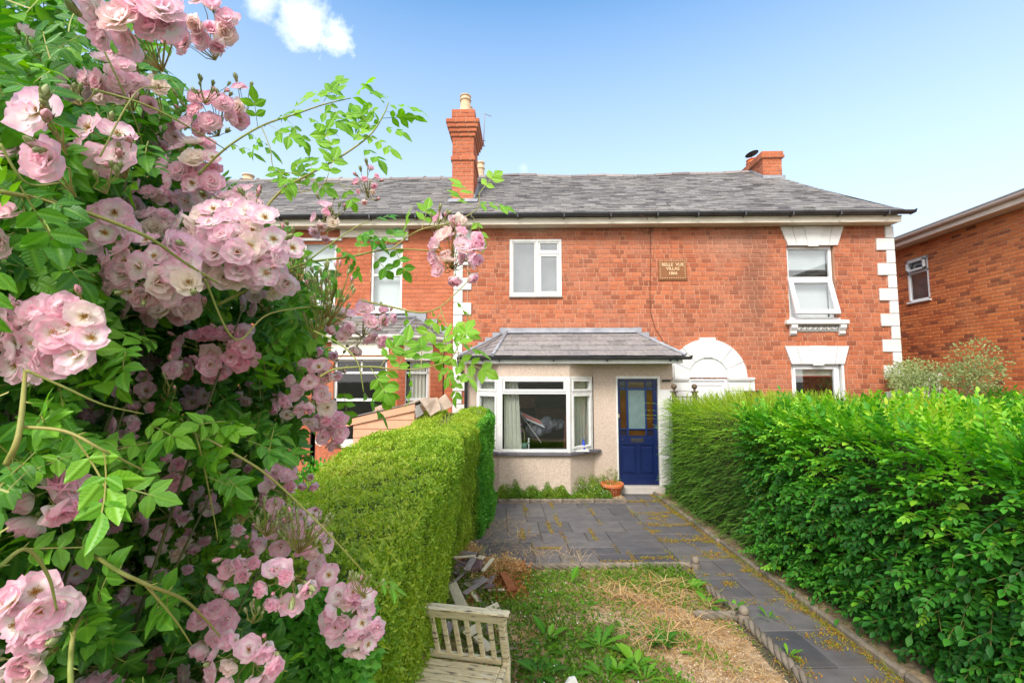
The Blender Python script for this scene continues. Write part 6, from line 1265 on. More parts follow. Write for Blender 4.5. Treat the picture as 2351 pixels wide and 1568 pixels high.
TB = Matrix(((1, 0, 0, 0), (0, 1, back / hT, 0), (0, 0, 1, .42), (0, 0, 0, 1)))
mb = MB(); mb.bbox((-.005, -.02, hT - .075), (wC + .03, .022, hT - .018), 0, M=TB, bev=.008); mb.bbox((-.02, -.035, hT - .018), (wC + .05, .035, hT + .006), 0, M=TB, bev=.012); mb.build('top_rail', M_ch, chair)
mb = MB()
for i in range(6): x = .075 + i * (wC - .12) / 5.6; mb.bbox((x, -.008, -.02), (x + .03, .01, hT - .075), 0, M=TB, bev=.004)
mb.bbox((0.03, -.018, -.03), (wC - .03, .018, .012), 0, M=TB, bev=.004); mb.build('backrest', M_ch, chair)
mb = MB()
for i in range(7): mb.bbox((.03, -.085 - i * .066, .385), (wC - .03, -.03 - i * .066, .40), 0, bev=.006)
mb.build('seat', M_ch, chair)
mb = MB(); mb.bbox((-.005, -.5, .34), (.03, -.0, .395), 0); mb.bbox((wC - .03, -.5, .34), (wC + .005, 0, .395), 0); mb.bbox((.03, -.5, .34), (wC - .03, -.475, .384), 0); mb.build('seat_frame', M_ch, chair)
for i, (x, y) in enumerate(((0, 0), (wC, 0), (0, -.48), (wC, -.48))):
    mb = MB()
    if y == 0: mb.bbox((x - .022, -.022, 0), (x + .022, .022, .42), 0); mb.bbox((x - .022, -.022, 0), (x + .022, .022, hT - .02), 0, M=TB)
    else: mb.bbox((x - .022, y - .022, 0), (x + .022, y + .022, .40), 0)
    mb.build('leg', M_ch, chair)
mb = MB(); mb.bbox((-.065, -.03, .0), (-.024, .02, hT + .045), 0, M=TB, bev=.006); mb.bbox((-.07, -.42, .40), (-.03, -.0, .425), 0, bev=.008); mb.build('arm', M_ch, chair)
# ---- white stake
c = aZ(1318, 1553, .85); st = MB(); dv = (c - aZ(1285, 1600, .70)).normalized()
o = MB(); o.prism([(0, -.028, 0), (.9, -.028, 0), (.95, -.022, 0), (.965, 0, 0), (.95, .022, 0), (.9, .028, 0), (0, .028, 0)], (0, 0, .016), 0); ob = o.build('white_stake', M_paintw, None, label='white painted stake end poking up at the bottom edge of the bed', category='stake')
base = Vector((c.x - .5, c.y - .12, -.0)); d = (c - base); ob.location = c - d.normalized() * .96; ob.rotation_mode = 'QUATERNION'; ob.rotation_quaternion = d.to_track_quat('X', 'Y')
# ================================================================== RAMBLING ROSE
FWD = Vector((-math.sin(YAW) * math.cos(PITCH), math.cos(YAW) * math.cos(PITCH), math.sin(PITCH)))
def cp(px, py, d):          # point seen at (px,py), d metres in front of the photographer
    return Vector((0, 0, CZ)) + dirpx(px, py) * d
def petal_mat():
    m = bpy.data.materials.new('rose_petal'); m.use_nodes = True; n = m.node_tree.nodes; l = m.node_tree.links; p = n['Principled BSDF']; p.inputs['Roughness'].default_value = .55; p.inputs['Specular IOR Level'].default_value = .25
    oi = n.new('ShaderNodeObjectInfo'); uv = n.new('ShaderNodeUVMap'); sp = n.new('ShaderNodeSeparateXYZ'); l.new(uv.outputs[0], sp.inputs[0])
    sc_ = n.new('ShaderNodeSeparateColor'); l.new(oi.outputs['Color'], sc_.inputs[0])
    def mixc(f, a, b):
        x = n.new('ShaderNodeMix'); x.data_type = 'RGBA'
        (l.new(f, x.inputs[0]) if hasattr(f, 'links') else setattr(x.inputs[0], 'default_value', f))
        for i, c in ((6, a), (7, b)):
            (l.new(c, x.inputs[i]) if hasattr(c, 'links') else setattr(x.inputs[i], 'default_value', (*c, 1)))
        return x.outputs[2]
    at = n.new('ShaderNodeAttribute'); at.attribute_name = 'rnd'
    edge = mixc(sc_.outputs[0], (.98, .66, .79), (.95, .26, .42)); heart = mixc(sc_.outputs[0], (.98, .96, .93), (.96, .68, .74))
    nz = n.new('ShaderNodeTexNoise'); nz.inputs['Scale'].default_value = 3.2; nz.inputs['Detail'].default_value = 3; tc_ = n.new('ShaderNodeTexCoord'); l.new(tc_.outputs['Object'], nz.inputs['Vector'])
    ad = n.new('ShaderNodeMath'); ad.operation = 'MULTIPLY_ADD'; ad.inputs[1].default_value = .55; l.new(nz.outputs[0], ad.inputs[0]); l.new(sp.outputs[1], ad.inputs[2])
    mr = n.new('ShaderNodeMapRange'); mr.interpolation_type = 'SMOOTHSTEP'; mr.inputs[1].default_value = .58; mr.inputs[2].default_value = 1.32; l.new(ad.outputs[0], mr.inputs[0])
    c = mixc(mr.outputs[0], heart, edge); c = mixc(sc_.outputs[1], c, (.93, .86, .72))
    # faint lengthwise veins
    w_ = n.new('ShaderNodeMath'); w_.operation = 'SINE'; mu = n.new('ShaderNodeMath'); mu.operation = 'MULTIPLY'; mu.inputs[1].default_value = 60; l.new(sp.outputs[0], mu.inputs[0]); l.new(mu.outputs[0], w_.inputs[0])
    bu = n.new('ShaderNodeBump'); bu.inputs['Strength'].default_value = .12; bu.inputs['Distance'].default_value = .02; l.new(w_.outputs[0], bu.inputs['Height']); l.new(bu.outputs[0], p.inputs['Normal'])
    base = n.new('ShaderNodeMapRange'); base.inputs[1].default_value = .05; base.inputs[2].default_value = .22; base.inputs[3].default_value = .6; base.inputs[4].default_value = 0; l.new(sp.outputs[1], base.inputs[0])
    c = mixc(base.outputs[0], c, (.80, .70, .30))
    l.new(c, p.inputs['Base Color']); tr = n.new('ShaderNodeBsdfTranslucent'); l.new(c, tr.inputs[0]); ms = n.new('ShaderNodeMixShader'); ms.inputs[0].default_value = .58
    l.new(p.outputs[0], ms.inputs[1]); l.new(tr.outputs[0], ms.inputs[2]); l.new(ms.outputs[0], n['Material Output'].inputs[0]); return m
M_pet = petal_mat()
M_stam = mat('stamen_gold', (.62, .34, .04), .7, (.30, .14, .03), 40); M_sep = mat('sepal_green', (.20, .26, .07), .6, (.30, .30, .12), 12); M_bud = mat('bud_pink', (.78, .28, .40), .5, (.70, .40, .42), 9); M_gbud = mat('green_bud', (.26, .33, .12), .6, (.36, .36, .18), 12)
M_cane = mat('rose_cane', (.20, .27, .05), .55, (.30, .25, .07), 6, bump=.2, bscale=60); M_cane2 = mat('old_cane', (.05, .06, .02), .7, (.10, .11, .03), 8, bump=.3)
def petal(az, L_, wd_, e0, e1, r_, roll=0, z0=0, r0=.05):
    """one petal: leaves the centre at elevation e0, bends to e1"""
    na, nc = 7, 6; V = []; UV = []; s_ = 0; x = r0; z = z0; ph = r_.uniform(0, 6.28)
    for i in range(na + 1):
        t = i / na; el_ = e0 + (e1 - e0) * t
        if i: x += L_ / na * math.cos(el_); z += L_ / na * math.sin(el_)
        ww = wd_ * (math.sin(min(1, t * 1.12 + .12) * math.pi * .56) ** .8) * (1 - .35 * max(0, t - .8) / .2)
        for j in range(nc + 1):
            u = -1 + 2 * j / nc; tipdrop = .13 * L_ * max(0, (t - .7) / .3) * (abs(u) ** 2 - .35 * (1 - abs(u)) ** 2)
            cup = .22 * wd_ * u * u * (1 - .5 * t); rf = .07 * L_ * t * t * math.sin(u * 4.2 + ph) + .03 * L_ * t * math.sin(u * 9 + ph * 2)
            xx = x - tipdrop * math.cos(el_) - cup * math.sin(el_) * 1.0; zz = z + cup * math.cos(el_) + rf - tipdrop * math.sin(el_)
            V.append((xx, u * ww, zz)); UV.append((u, t))
    V = np.array(V); c, s2 = math.cos(az), math.sin(az)
    cr, sr = math.cos(roll), math.sin(roll); V[:, 1], V[:, 2] = V[:, 1] * cr - (V[:, 2] - z0) * sr, z0 + V[:, 1] * sr + (V[:, 2] - z0) * cr
    V = np.stack([V[:, 0] * c - V[:, 1] * s2, V[:, 0] * s2 + V[:, 1] * c, V[:, 2]], 1)
    F = [(i * (nc + 1) + j, i * (nc + 1) + j + 1, (i + 1) * (nc + 1) + j + 1, (i + 1) * (nc + 1) + j) for i in range(na) for j in range(nc)]
    return V, np.array(F), np.array(UV)
def blossom_mesh(kind, seed):
    r_ = random.Random(seed); mb = MB()
    if kind == 'open': rings = [(6, 1.0, .52, 2, 20, 0), (5, .78, .42, 14, 38, .03)] + ([(4, .5, .3, 50, 85, .05)] if seed % 2 else [])
    elif kind == 'cup': rings = [(6, 1.0, .55, 10, 42, 0), (5, .80, .45, 26, 62, .03), (3, .5, .3, 50, 90, .05)]
    elif kind == 'double': rings = [(6, 1.0, .55, 0, 25, 0), (6, .86, .48, 18, 50, .02), (5, .68, .40, 38, 80, .05), (5, .5, .3, 55, 105, .07), (3, .34, .22, 70, 110, .08)]
    else: rings = [(5, 1.0, .58, 40, 85, 0), (5, .85, .5, 55, 98, .02), (3, .6, .4, 70, 110, .03)]
    for (n, L_, wd_, a, b, z0) in rings:
        of = r_.uniform(0, 6.28)
        for k in range(n):
            if kind == 'open' and r_.random() < .06: continue
            V, F, U = petal(of + k * 2 * math.pi / n + r_.uniform(-.16, .16), L_ * r_.uniform(.88, 1.08), wd_ * r_.uniform(.9, 1.12), R(a + r_.uniform(-8, 8)), R(b + r_.uniform(-16, 16)), r_, roll=r_.uniform(-.25, .25), z0=z0 + r_.uniform(0, .02)); mb.add(V, F, 0, r_.random(), uv=U, smooth=True)
    if kind in ('open', 'cup'):
        for k in range(26):
            a = r_.uniform(0, 6.28); e_ = R(r_.uniform(35, 85)); L_ = r_.uniform(.2, .36); d = Vector((math.cos(a) * math.cos(e_), math.sin(a) * math.cos(e_), math.sin(e_))) * L_
            mb.tube([(0, 0, .05), tuple(Vector((0, 0, .05)) + d)], .008, 1, k=3, caps=False); mb.lathe([(0, -.02), (.026, 0), (0, .025)], 1, 5, tuple(Vector((0, 0, .05)) + d))
        mb.lathe([(.1, .02), (.08, .08), (0, .1)], 1, 8)
    mb.lathe([(0, -.22), (.07, -.2), (.10, -.1), (.07, 0), (.02, .01)], 2, 8)
    for k in range(5):
        a = k * 1.257 + .4; mb.add([(0.06 * math.cos(a + .8), .06 * math.sin(a + .8), 0), (.06 * math.cos(a - .8), .06 * math.sin(a - .8), 0), (.45 * math.cos(a), .45 * math.sin(a), -.08 if kind != 'half' else .15)], [(0, 1, 2)], 2)
    return mb.mesh('blossom_' + kind, [M_pet, M_stam, M_sep])
BL = {'open': [blossom_mesh('open', s_) for s_ in (1, 2, 3, 4)], 'cup': [blossom_mesh('cup', s_) for s_ in (5, 6)], 'double': [blossom_mesh('double', s_) for s_ in (7, 8, 9)], 'half': [blossom_mesh('half', s_) for s_ in (10, 11)]}
def bud_template(mt):
    mb = MB(); mb.lathe([(0, .95), (.12, .82), (.25, .5), (.27, .25), (.2, .05), (.1, 0)], 0, 9); mb.lathe([(.13, .02), (.2, 0), (.2, -.16), (.12, -.26), (.04, -.32)], 1, 8)
    for k in range(5):
        a = k * 1.257; c_, s_ = math.cos, math.sin; mb.add([(.2 * c_(a - .6), .2 * s_(a - .6), 0), (.2 * c_(a + .6), .2 * s_(a + .6), 0), (.31 * c_(a + .25), .31 * s_(a + .25), .42), (.34 * c_(a), .34 * s_(a), .85), (.31 * c_(a - .25), .31 * s_(a - .25), .42)], [(0, 1, 2, 3, 4)], 1)
    return mb
def bud_arrays(): 
    mb = bud_template(None); V = np.vstack([v for v, _ in mb.V]); return mb
BUDP = bud_template(0).mesh('bud', [M_bud, M_sep]); BUDG = bud_template(0).mesh('green_bud', [M_gbud, M_sep])
rose = thing('rose_bush', 'large pale pink rambling rose in full bloom filling the whole left foreground', 'rose', (-.9, .75, 0))
RL = rose.location
def q_between(axis): return Vector(axis).to_track_quat('Z', 'Y')
r_ = random.Random(77)
# clusters: px, py, flower radius px, rx, ry, count, depth-of-pink, kinds, buds, turn (where the heads look)
T_ = 'toward'
CL = [
 (300, 45, 47, 95, 48, 9, .35, 'cd', 2), (455, 58, 29, 72, 58, 13, .5, 'dh', 5), (85, 258, 64, 4, 4, 1, .30, 'o', 3), (105, 368, 60, 18, 10, 2, .40, 'd', 3), (228, 340, 42, 55, 48, 5, .35, 'co', 8), (62, 85, 29, 10, 8, 2, .05, 'c', 1), (345, 215, 27, 26, 36, 4, .5, 'dc', 4),
 (470, 258, 25, 58, 50, 8, .45, 'dc', 12), (552, 238, 24, 8, 42, 3, .6, 'dc', 5), (440, 392, 27, 62, 72, 15, .45, 'dco', 4), (255, 190, 29, 62, 48, 9, .35, 'dc', 3), (-5, 520, 48, 16, 30, 2, .5, 'c', 0), (520, 560, 33, 130, 90, 34, .16, 'oooc', 8), (610, 600, 30, 70, 70, 12, .12, 'oc', 5), (350, 612, 38, 100, 70, 17, .25, 'oocd', 5), (240, 520, 38, 62, 36, 7, .25, 'oc', 2),
 (560, 470, 27, 40, 30, 6, .25, 'oc', 2), (365, 700, 30, 85, 36, 11, .50, 'cd', 3), (105, 775, 47, 125, 85, 16, .33, 'oocd', 4), (490, 815, 27, 92, 50, 17, .85, 'dc', 8), (398, 850, 30, 2, 2, 1, .4, 'd', 2), (310, 905, 26, 30, 48, 7, .45, 'ch', 6), (285, 975, 28, 28, 22, 3, .35, 'ch', 0),
 (715, 905, 25, 48, 75, 13, .45, 'och', 5), (755, 990, 23, 28, 38, 7, .55, 'dc', 2), (825, 755, 23, 60, 45, 11, .32, 'hc', 8), (1048, 585, 26, 50, 66, 16, .45, 'hc', 8), (1020, 520, 20, 14, 30, 4, .5, 'hc', 6), (845, 425, 12, 22, 42, 8, .7, 'h', 8), (745, 505, 19, 26, 40, 7, .45, 'hc', 5),
 (392, 1082, 27, 34, 30, 6, .42, 'dh', 3), (370, 1195, 24, 50, 24, 5, .40, 'hc', 8), (130, 1150, 44, 70, 46, 6, .5, 'ch', 0), (640, 1135, 24, 42, 50, 8, .42, 'ch', 10), (665, 1240, 26, 88, 30, 9, .38, 'hc', 20), (545, 1225, 29, 18, 14, 2, .4, 'h', 4), (545, 1312, 32, 46, 36, 6, .45, 'hc', 6), (655, 1345, 34, 52, 36, 6, .40, 'hc', 8), (738, 1322, 26, 20, 26, 3, .4, 'co', 3),
 (808, 1425, 27, 58, 70, 20, .25, 'ohc', 4), (485, 1440, 31, 34, 46, 5, .45, 'dh', 4), (560, 1515, 34, 78, 44, 10, .35, 'hc', 5), (65, 1415, 48, 80, 60, 9, .35, 'ohc', 4), (50, 1530, 46, 60, 36, 5, .42, 'h', 0), (205, 1552, 34, 55, 22, 5, .5, 'h', 3), (395, 1280, 24, 46, 32, 6, .42, 'h', 2), (280, 1300, 22, 26, 22, 3, .5, 'h', 2), (10, 352, 40, 20, 16, 2, .5, 'c', 0), (545, 1060, 20, 30, 25, 4, .5, 'h', 3), (700, 1100, 17, 26, 26, 4, .5, 'ch', 3),
 (345, 520, 26, 50, 26, 6, .3, 'cd', 0), (170, 190, 24, 44, 26, 6, .3, 'co', 3), (395, 310, 22, 34, 24, 5, .4, 'ch', 4), (545, 765, 26, 26, 14, 2, .4, 'd', 2), (330, 830, 22, 30, 20, 4, .4, 'ho', 5), (200, 940, 24, 30, 18, 3, .25, 'oh', 3), (450, 920, 20, 36, 22, 5, .4, 'oh', 5), (470, 1150, 22, 30, 22, 4, .35, 'oh', 6), (445, 1240, 21, 28, 18, 3, .35, 'h', 5), (300, 1385, 24, 32, 20, 4, .4, 'ho', 4), (330, 1500, 26, 36, 22, 4, .35, 'oh', 4), (440, 1560, 28, 40, 20, 4, .35, 'oh', 2), (615, 1410, 22, 30, 20, 4, .3, 'oh', 5), (690, 1190, 20, 34, 18, 4, .35, 'ho', 8), (600, 690, 24, 34, 22, 4, .25, 'oc', 4), (650, 930, 20, 24, 30, 5, .4, 'ho', 3), (230, 1210, 26, 28, 18, 2, .5, 'h', 6), (560, 900, 19, 24, 18, 3, .4, 'h', 5), (880, 730, 18, 22, 18, 3, .3, 'h', 5), (150, 1320, 26, 34, 22, 3, .4, 'ho', 3), (30, 960, 30, 26, 22, 2, .4, 'c', 2), (420, 460, 20, 30, 20, 4, .4, 'oc', 3), (280, 130, 22, 40, 20, 4, .4, 'hd', 4), (330, 455, 24, 40, 24, 5, .45, 'dc', 2), (760, 830, 18, 26, 36, 5, .4, 'ch', 3)]
nbl = 0
M_pedicel = mat('flower_stalk', (.34, .36, .10), .6, (.34, .24, .08), 10)
for ci, (px, py, rf, rx, ry, n, deep, kinds, nb) in enumerate(CL):
    d = .0262 * 1067 / rf * (1.0 if rf > 15 else .62); c = cp(px, py, d); sp_ = d / 1067
    back = c + FWD * (rx * sp_ * .6 + .05) + Vector((-.02, 0, -.02))
    pts = []; tries = 0
    while len(pts) < n and tries < 900:
        tries += 1; a = r_.uniform(0, 6.28); q = math.sqrt(r_.random()); dx, dy = math.cos(a) * q * rx, math.sin(a) * q * ry; lim = 1.05 if tries < 500 else .75
        if all((dx - u) ** 2 + (dy - v) ** 2 > (rf * lim * .96) ** 2 for u, v, _ in pts): pts.append((dx, dy, q))
    mb = MB(); heads = []
    for (dx, dy, q) in pts:
        bulge = -(1 - q * q) * rx * .35 * sp_; dd_ = d + bulge + r_.uniform(-.01, .012); p = cp(px + dx, py + dy, dd_)
        k = {'o': 'open', 'c': 'cup', 'd': 'double', 'h': 'half'}[r_.choice(kinds)]
        out_ = Vector((dx * sp_, 0, -dy * sp_)) / max(rx * sp_, .02)
        ax = -FWD * (1.0 if k in ('open', 'double') else .45) + out_ * .75 + Vector((.12, -.1, .15 if k != 'half' else -.15)) + Vector([r_.gauss(0, .28) for _ in range(3)])
        ax.normalize(); heads.append((p, ax, k, rf * sp_ if rf > 15 else .016))
        s0 = p - ax * .005; mid = s0.lerp(back, .5) + Vector((0, 0, -.006)) - ax * .008; mb.tube([s0 - RL, s0 - ax * .018 - RL, mid - RL, back - RL], [.0008, .0010, .0012], k=4, caps=False)
    buds = []
    for _ in range(nb):
        a = r_.uniform(0, 6.28); q = r_.uniform(.8, 1.35); dx, dy = math.cos(a) * q * max(rx, 22), math.sin(a) * q * max(ry, 22) - 6; p = cp(px + dx, py + dy, d + r_.uniform(-.02, .02)); ax = (p - back).normalized() + Vector([r_.gauss(0, .3) for _ in range(3)]); ax.normalize(); buds.append((p, ax))
        mb.tube([p - RL, p - ax * .012 - RL, p.lerp(back, .5) - RL, back - RL], [.0007, .0009, .0011], k=4, caps=False)
    if not heads: continue
    cl_ = mb.build('blossom_cluster', M_pedicel, rose)
    for (p, ax, k, rad) in heads:
        o = bpy.data.objects.new('blossom', r_.choice(BL[k])); COL.objects.link(o); o.parent = cl_; o.rotation_mode = 'QUATERNION'; o.rotation_quaternion = q_between(ax) @ Matrix.Rotation(r_.uniform(0, 6.28), 3, 'Z').to_quaternion(); o.location = p - RL; s_ = rad * r_.choice((.78, .88, .94, 1.0, 1.04)) * (1.0 if k != 'half' else 1.1); o.scale = (s_, s_, s_)
        dp = min(1, max(0, deep + r_.gauss(0, .10))); o.color = (max(0, dp - .12) * .72, (r_.uniform(.35, .8) if r_.random() < .13 else 0), 0, 1); nbl += 1
    for (p, ax) in buds:
        o = bpy.data.objects.new('bud', BUDP if r_.random() < .45 else BUDG); COL.objects.link(o); o.parent = cl_; o.rotation_mode = 'QUATERNION'; o.rotation_quaternion = q_between(ax); o.location = p - RL; s_ = r_.uniform(.012, .019); o.scale = (s_, s_, s_)
print('blossoms', nbl)
# sprays of green buds
bt = bud_template(0); BVt = np.vstack([v for v, _ in bt.V]); 
for (px, py, rx, ry, n, d) in ((765, 660, 62, 60, 46, 1.02), (690, 610, 30, 30, 12, 1.0), (730, 720, 40, 40, 16, 1.0), (700, 1210, 80, 40, 34, .98), (620, 1180, 50, 34, 18, .95), (840, 1330, 40, 26, 12, .98), (480, 200, 45, 26, 9, 1.05), (300, 1165, 40, 22, 9, .9), (190, 215, 30, 18, 5, .6), (390, 880, 26, 22, 6, .9), (560, 1140, 36, 40, 10, .95), (1010, 500, 26, 26, 9, 1.1), (590, 1400, 40, 20, 8, .85), (775, 480, 20, 16, 6, 1.05), (250, 400, 30, 30, 5, .65)):
    c = cp(px, py, d); base = cp(px - rx * .2, py + ry * 1.5, d + .03); mb = MB()
    for _ in range(n):
        a = r_.uniform(0, 6.28); q = math.sqrt(r_.random()); p = cp(px + math.cos(a) * q * rx, py + math.sin(a) * q * ry, d + r_.uniform(-.05, .05)); ax = (p - base).normalized(); ax = (ax + Vector((0, 0, .6)) + Vector([r_.gauss(0, .2) for _ in range(3)])).normalized()
        M_ = Matrix.LocRotScale(p - RL, q_between(ax), Vector((1, 1, 1)) * r_.uniform(.009, .014)); mp_ = 0 if r_.random() < .12 else 2
        for (V, _), (F, mi, rn, sm) in zip(bt.V, bt.F): pass
        n0 = 0
        for i in range(len(bt.V)):
            V, _u = bt.V[i]; F = bt.F[i][0] - sum(len(v) for v, _ in bt.V[:i]); mb.add(tf(M_, V), F, (mp_ if i == 0 else 1), .5, smooth=i < 2)
        kn = p.lerp(base, .45) + Vector((r_.gauss(0, .006), 0, -.004)); mb.tube([p - RL, p - ax * .008 - RL, kn - RL, base - RL], [.0007, .0009, .0011], 3, k=4, caps=False)
    mb.build('bud_spray', [M_bud, M_sep, M_gbud, M_pedicel], rose)
# ---- foliage
LVr, LFr, LUr = leaf_tpl(8, prof=(.03, .16, .25, .29, .29, .25, .18, .09, 0), fold=.16, curl=.18, ser=.05)
def compound(nl, seed, arch=.2):
    r2 = random.Random(seed); V = []; F = []; U = []; n0 = 0; SV_ = []; SF_ = []
    def add(p, d, s_, nrm=(0, 0, 1)):
        nonlocal n0
        M_ = frames(np.array([p]), np.array([d]), np.array([nrm], float), s_)[0]; X = LVr.copy(); X[:, 2] += .05 * np.sin(X[:, 1] * 5 + r2.uniform(0, 6)) * r2.uniform(.3, 1); V.append(X @ M_[:3, :3].T + M_[:3, 3]); F.append(LFr + n0); U.append(LUr); n0 += len(LVr)
    P_ = lambda t: (0, t, -arch * t * t)
    add(P_(.64), (r2.uniform(-.1, .1), 1, -arch * 1.6), .42, (r2.uniform(-.2, .2), .1, 1))
    for k in range((nl - 1) // 2):
        t = .56 - k * .25
        for s_ in (-1, 1): add(P_(t), (s_ * r2.uniform(.85, 1.1), .5 + r2.uniform(-.15, .15), r2.uniform(-.3, .05)), .36 * r2.uniform(.85, 1.05) * (1 - .12 * k), (r2.uniform(-.3, .3) - s_ * .1, r2.uniform(-.2, .2), 1))
    tv = []; 
    for i in range(6):
        p = P_(.64 * i / 5); tv += [(-.009, p[1], p[2]), (.009, p[1], p[2])]
    tv = np.array(tv); SFx = np.array([(2 * i, 2 * i + 1, 2 * i + 3, 2 * i + 2) for i in range(5)]) + n0
    return np.vstack(V + [tv]), [np.vstack(F), SFx], np.vstack(U + [np.zeros((12, 2))])
COMP = [compound(5, 1), compound(5, 2, .4), compound(7, 3, .1), compound(5, 4, .0), compound(7, 5, .3)]
M_rleaf = leaf_mat('rose_leaf', [(.018, .085, .014), (.032, .14, .016), (.055, .20, .018), (.10, .30, .022), (.20, .44, .03)], vein=True, trans=.3, rough=.42, spec=.45)
M_young = leaf_mat('young_rose_leaf', [(.13, .34, .025), (.21, .45, .04), (.32, .55, .07)], vein=True, trans=.4, rough=.45)
yb_ = [0, 60, 100, 200, 300, 400, 450, 500, 560, 650, 700, 760, 800, 900, 1000, 1050, 1100, 1200, 1300, 1400, 1500, 1568, 1700]
xb_ = [340, 360, 370, 395, 400, 440, 480, 540, 640, 720, 740, 740, 730, 700, 690, 690, 640, 540, 450, 520, 620, 700, 720]
def inside(px, py): return px < np.interp(py, yb_, xb_)
def topx(P):
    Q = P - np.array((0, 0, CZ)); f = np.array(FWD); rt = np.array((math.cos(YAW), math.sin(YAW), 0)); up = np.cross(rt, f); d = Q @ f; return 1175.5 + 1067 * (Q @ rt) / d, 784 - 1067 * (Q @ up) / d, d
def clear_heads(P, T):
    """leaves that would grow through or over a flower head sit behind it instead"""
    new = topx(P)[2].copy(); d0 = new.copy()
    for (qx, qy, rf, rx, ry, *_r) in CL:
        dc = .0262 * 1067 / rf * (1.0 if rf > 15 else .62)
        for t in (0, .35, .7, 1.0):
            X, Y, d = topx(P + T * t); inn = ((X - qx) / (rx + rf * .9)) ** 2 + ((Y - qy) / (ry + rf * .9)) ** 2 < 1
            new = np.where(inn & (d < dc + .07), np.maximum(new, dc + .10 + .12 * rng.random(len(P))), new)
    c = np.array((0, 0, CZ)); return c + (P - c) * (new / d0)[:, None]
def place_leaves(n, dlo, dhi, Lr, tone, name, m, thin_top=.5, edge=0, zone=(-260, 800, -160, 1720)):
    PX = rng.uniform(zone[0], zone[1], n * 3); PY = rng.uniform(zone[2], zone[3], n * 3); k = inside(PX + edge, PY)
    k &= rng.random(n * 3) > np.clip(1 - PY / 420, 0, 1) * thin_top
    PX, PY = PX[k][:n], PY[k][:n]; n = len(PX)
    dn = .47 + .47 * np.clip(PX / 620, 0, 1) + .12 * np.clip((PY - 900) / 700, 0, 1) * (1 - np.clip(PX / 620, 0, 1)) * .5 + .1 * np.clip(1 - PY / 400, 0, 1)
    Dp = dn + dlo + rng.random(n) * (dhi - dlo)
    n = len(PX); D0 = rdir(n) * .9 + np.array((.35, -.15, -.25)); L0 = rng.uniform(*Lr, n); D0n = D0 / np.linalg.norm(D0, axis=1)[:, None]
    P = np.array([cp(a, b, c_) for a, b, c_ in zip(PX, PY, Dp)]); P = clear_heads(P, D0n * L0[:, None]) - np.array(RL)
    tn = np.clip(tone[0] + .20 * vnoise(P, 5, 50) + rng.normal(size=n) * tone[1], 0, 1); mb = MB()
    for i, (tv, tfc, tu) in enumerate(COMP):
        s_ = np.arange(n) % len(COMP) == i; kk = s_.sum()
        D = D0[s_]; nr = rdir(kk) * .55 + np.array((.05, -.65, .65))
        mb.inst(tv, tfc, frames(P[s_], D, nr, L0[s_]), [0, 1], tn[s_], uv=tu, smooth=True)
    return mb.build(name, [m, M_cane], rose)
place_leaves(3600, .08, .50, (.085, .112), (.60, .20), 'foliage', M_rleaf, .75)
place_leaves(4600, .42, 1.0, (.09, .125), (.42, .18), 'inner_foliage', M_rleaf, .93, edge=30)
place_leaves(1000, -.03, .16, (.08, .105), (.66, .18), 'front_foliage', M_rleaf, 0, edge=30, zone=(60, 640, 780, 1640))
place_leaves(260, -.02, .16, (.08, .10), (.6, .18), 'front_foliage', M_rleaf, 0, edge=30, zone=(-60, 420, 60, 640))
# placed bright sprays close to the lens (px, py, depth, angle on screen, length, tone)
LVS = [(70, 1090, .47, 20, .13), (130, 1050, .48, -40, .12), (205, 1120, .5, -70, .13), (20, 1130, .46, 160, .11), (60, 1170, .47, -80, .12), (230, 1040, .52, 35, .12), (150, 930, .5, 60, .12), (230, 900, .52, 75, .12), (290, 1420, .56, -20, .12), (330, 1460, .56, -110, .12), (20, 1210, .46, -150, .11), (10, 560, .5, 60, .12), (60, 620, .5, -30, .12), (150, 590, .52, -20, .12), (30, 380, .5, -60, .12), (330, 340, .66, -30, .11), (540, 640, .8, -20, .1), (590, 850, .72, -100, .12), (640, 800, .78, 30, .1), (560, 790, .75, 190, .1), (350, 1000, .6, 30, .12), (300, 1020, .58, 150, .12), (450, 960, .7, 70, .11), (180, 1240, .5, 60, .12), (120, 1280, .52, -140, .11), (640, 1440, .9, 60, .12), (660, 1500, .9, 30, .12), (720, 1480, .95, 70, .12), (360, 1560, .6, 80, .12), (660, 1540, .9, 170, .12), (400, 100, .75, 200, .11), (200, 130, .6, 20, .12), (250, 60, .62, -70, .12), (130, 60, .55, -60, .12), (60, 180, .5, 0, .13), (60, 30, .55, 50, .14), (160, 280, .55, -20, .12), (350, 470, .7, -40, .11), (480, 450, .8, -10, .1), (790, 900, .95, -85, .11), (120, 700, .5, 190, .1), (20, 900, .47, 200, .12), (15, 1000, .46, 120, .12), (70, 20, .5, 160, .13)]
def seg(p0, px, py, d, ang): 
    q = cp(px + 30 * math.cos(R(ang)), py - 30 * math.sin(R(ang)), d); return q - p0
mb = MB()
for i, (px, py, d, ang, L_) in enumerate(LVS):
    p = cp(px, py, d); D = seg(p, px, py, d, ang); tv, tfc, tu = COMP[i % 5]; nr = np.array([-FWD * .75 + Vector((r_.gauss(0, .2), 0, .55))]); p = Vector(clear_heads(np.array([p]), np.array([D.normalized() * L_]))[0])
    mb.inst(tv, tfc, frames(np.array([p - RL]), np.array([D]), nr, L_), [0, 1], np.array([r_.uniform(.45, .95)]), uv=tu, smooth=True)
mb.build('outer_foliage', [M_rleaf, M_cane], rose)
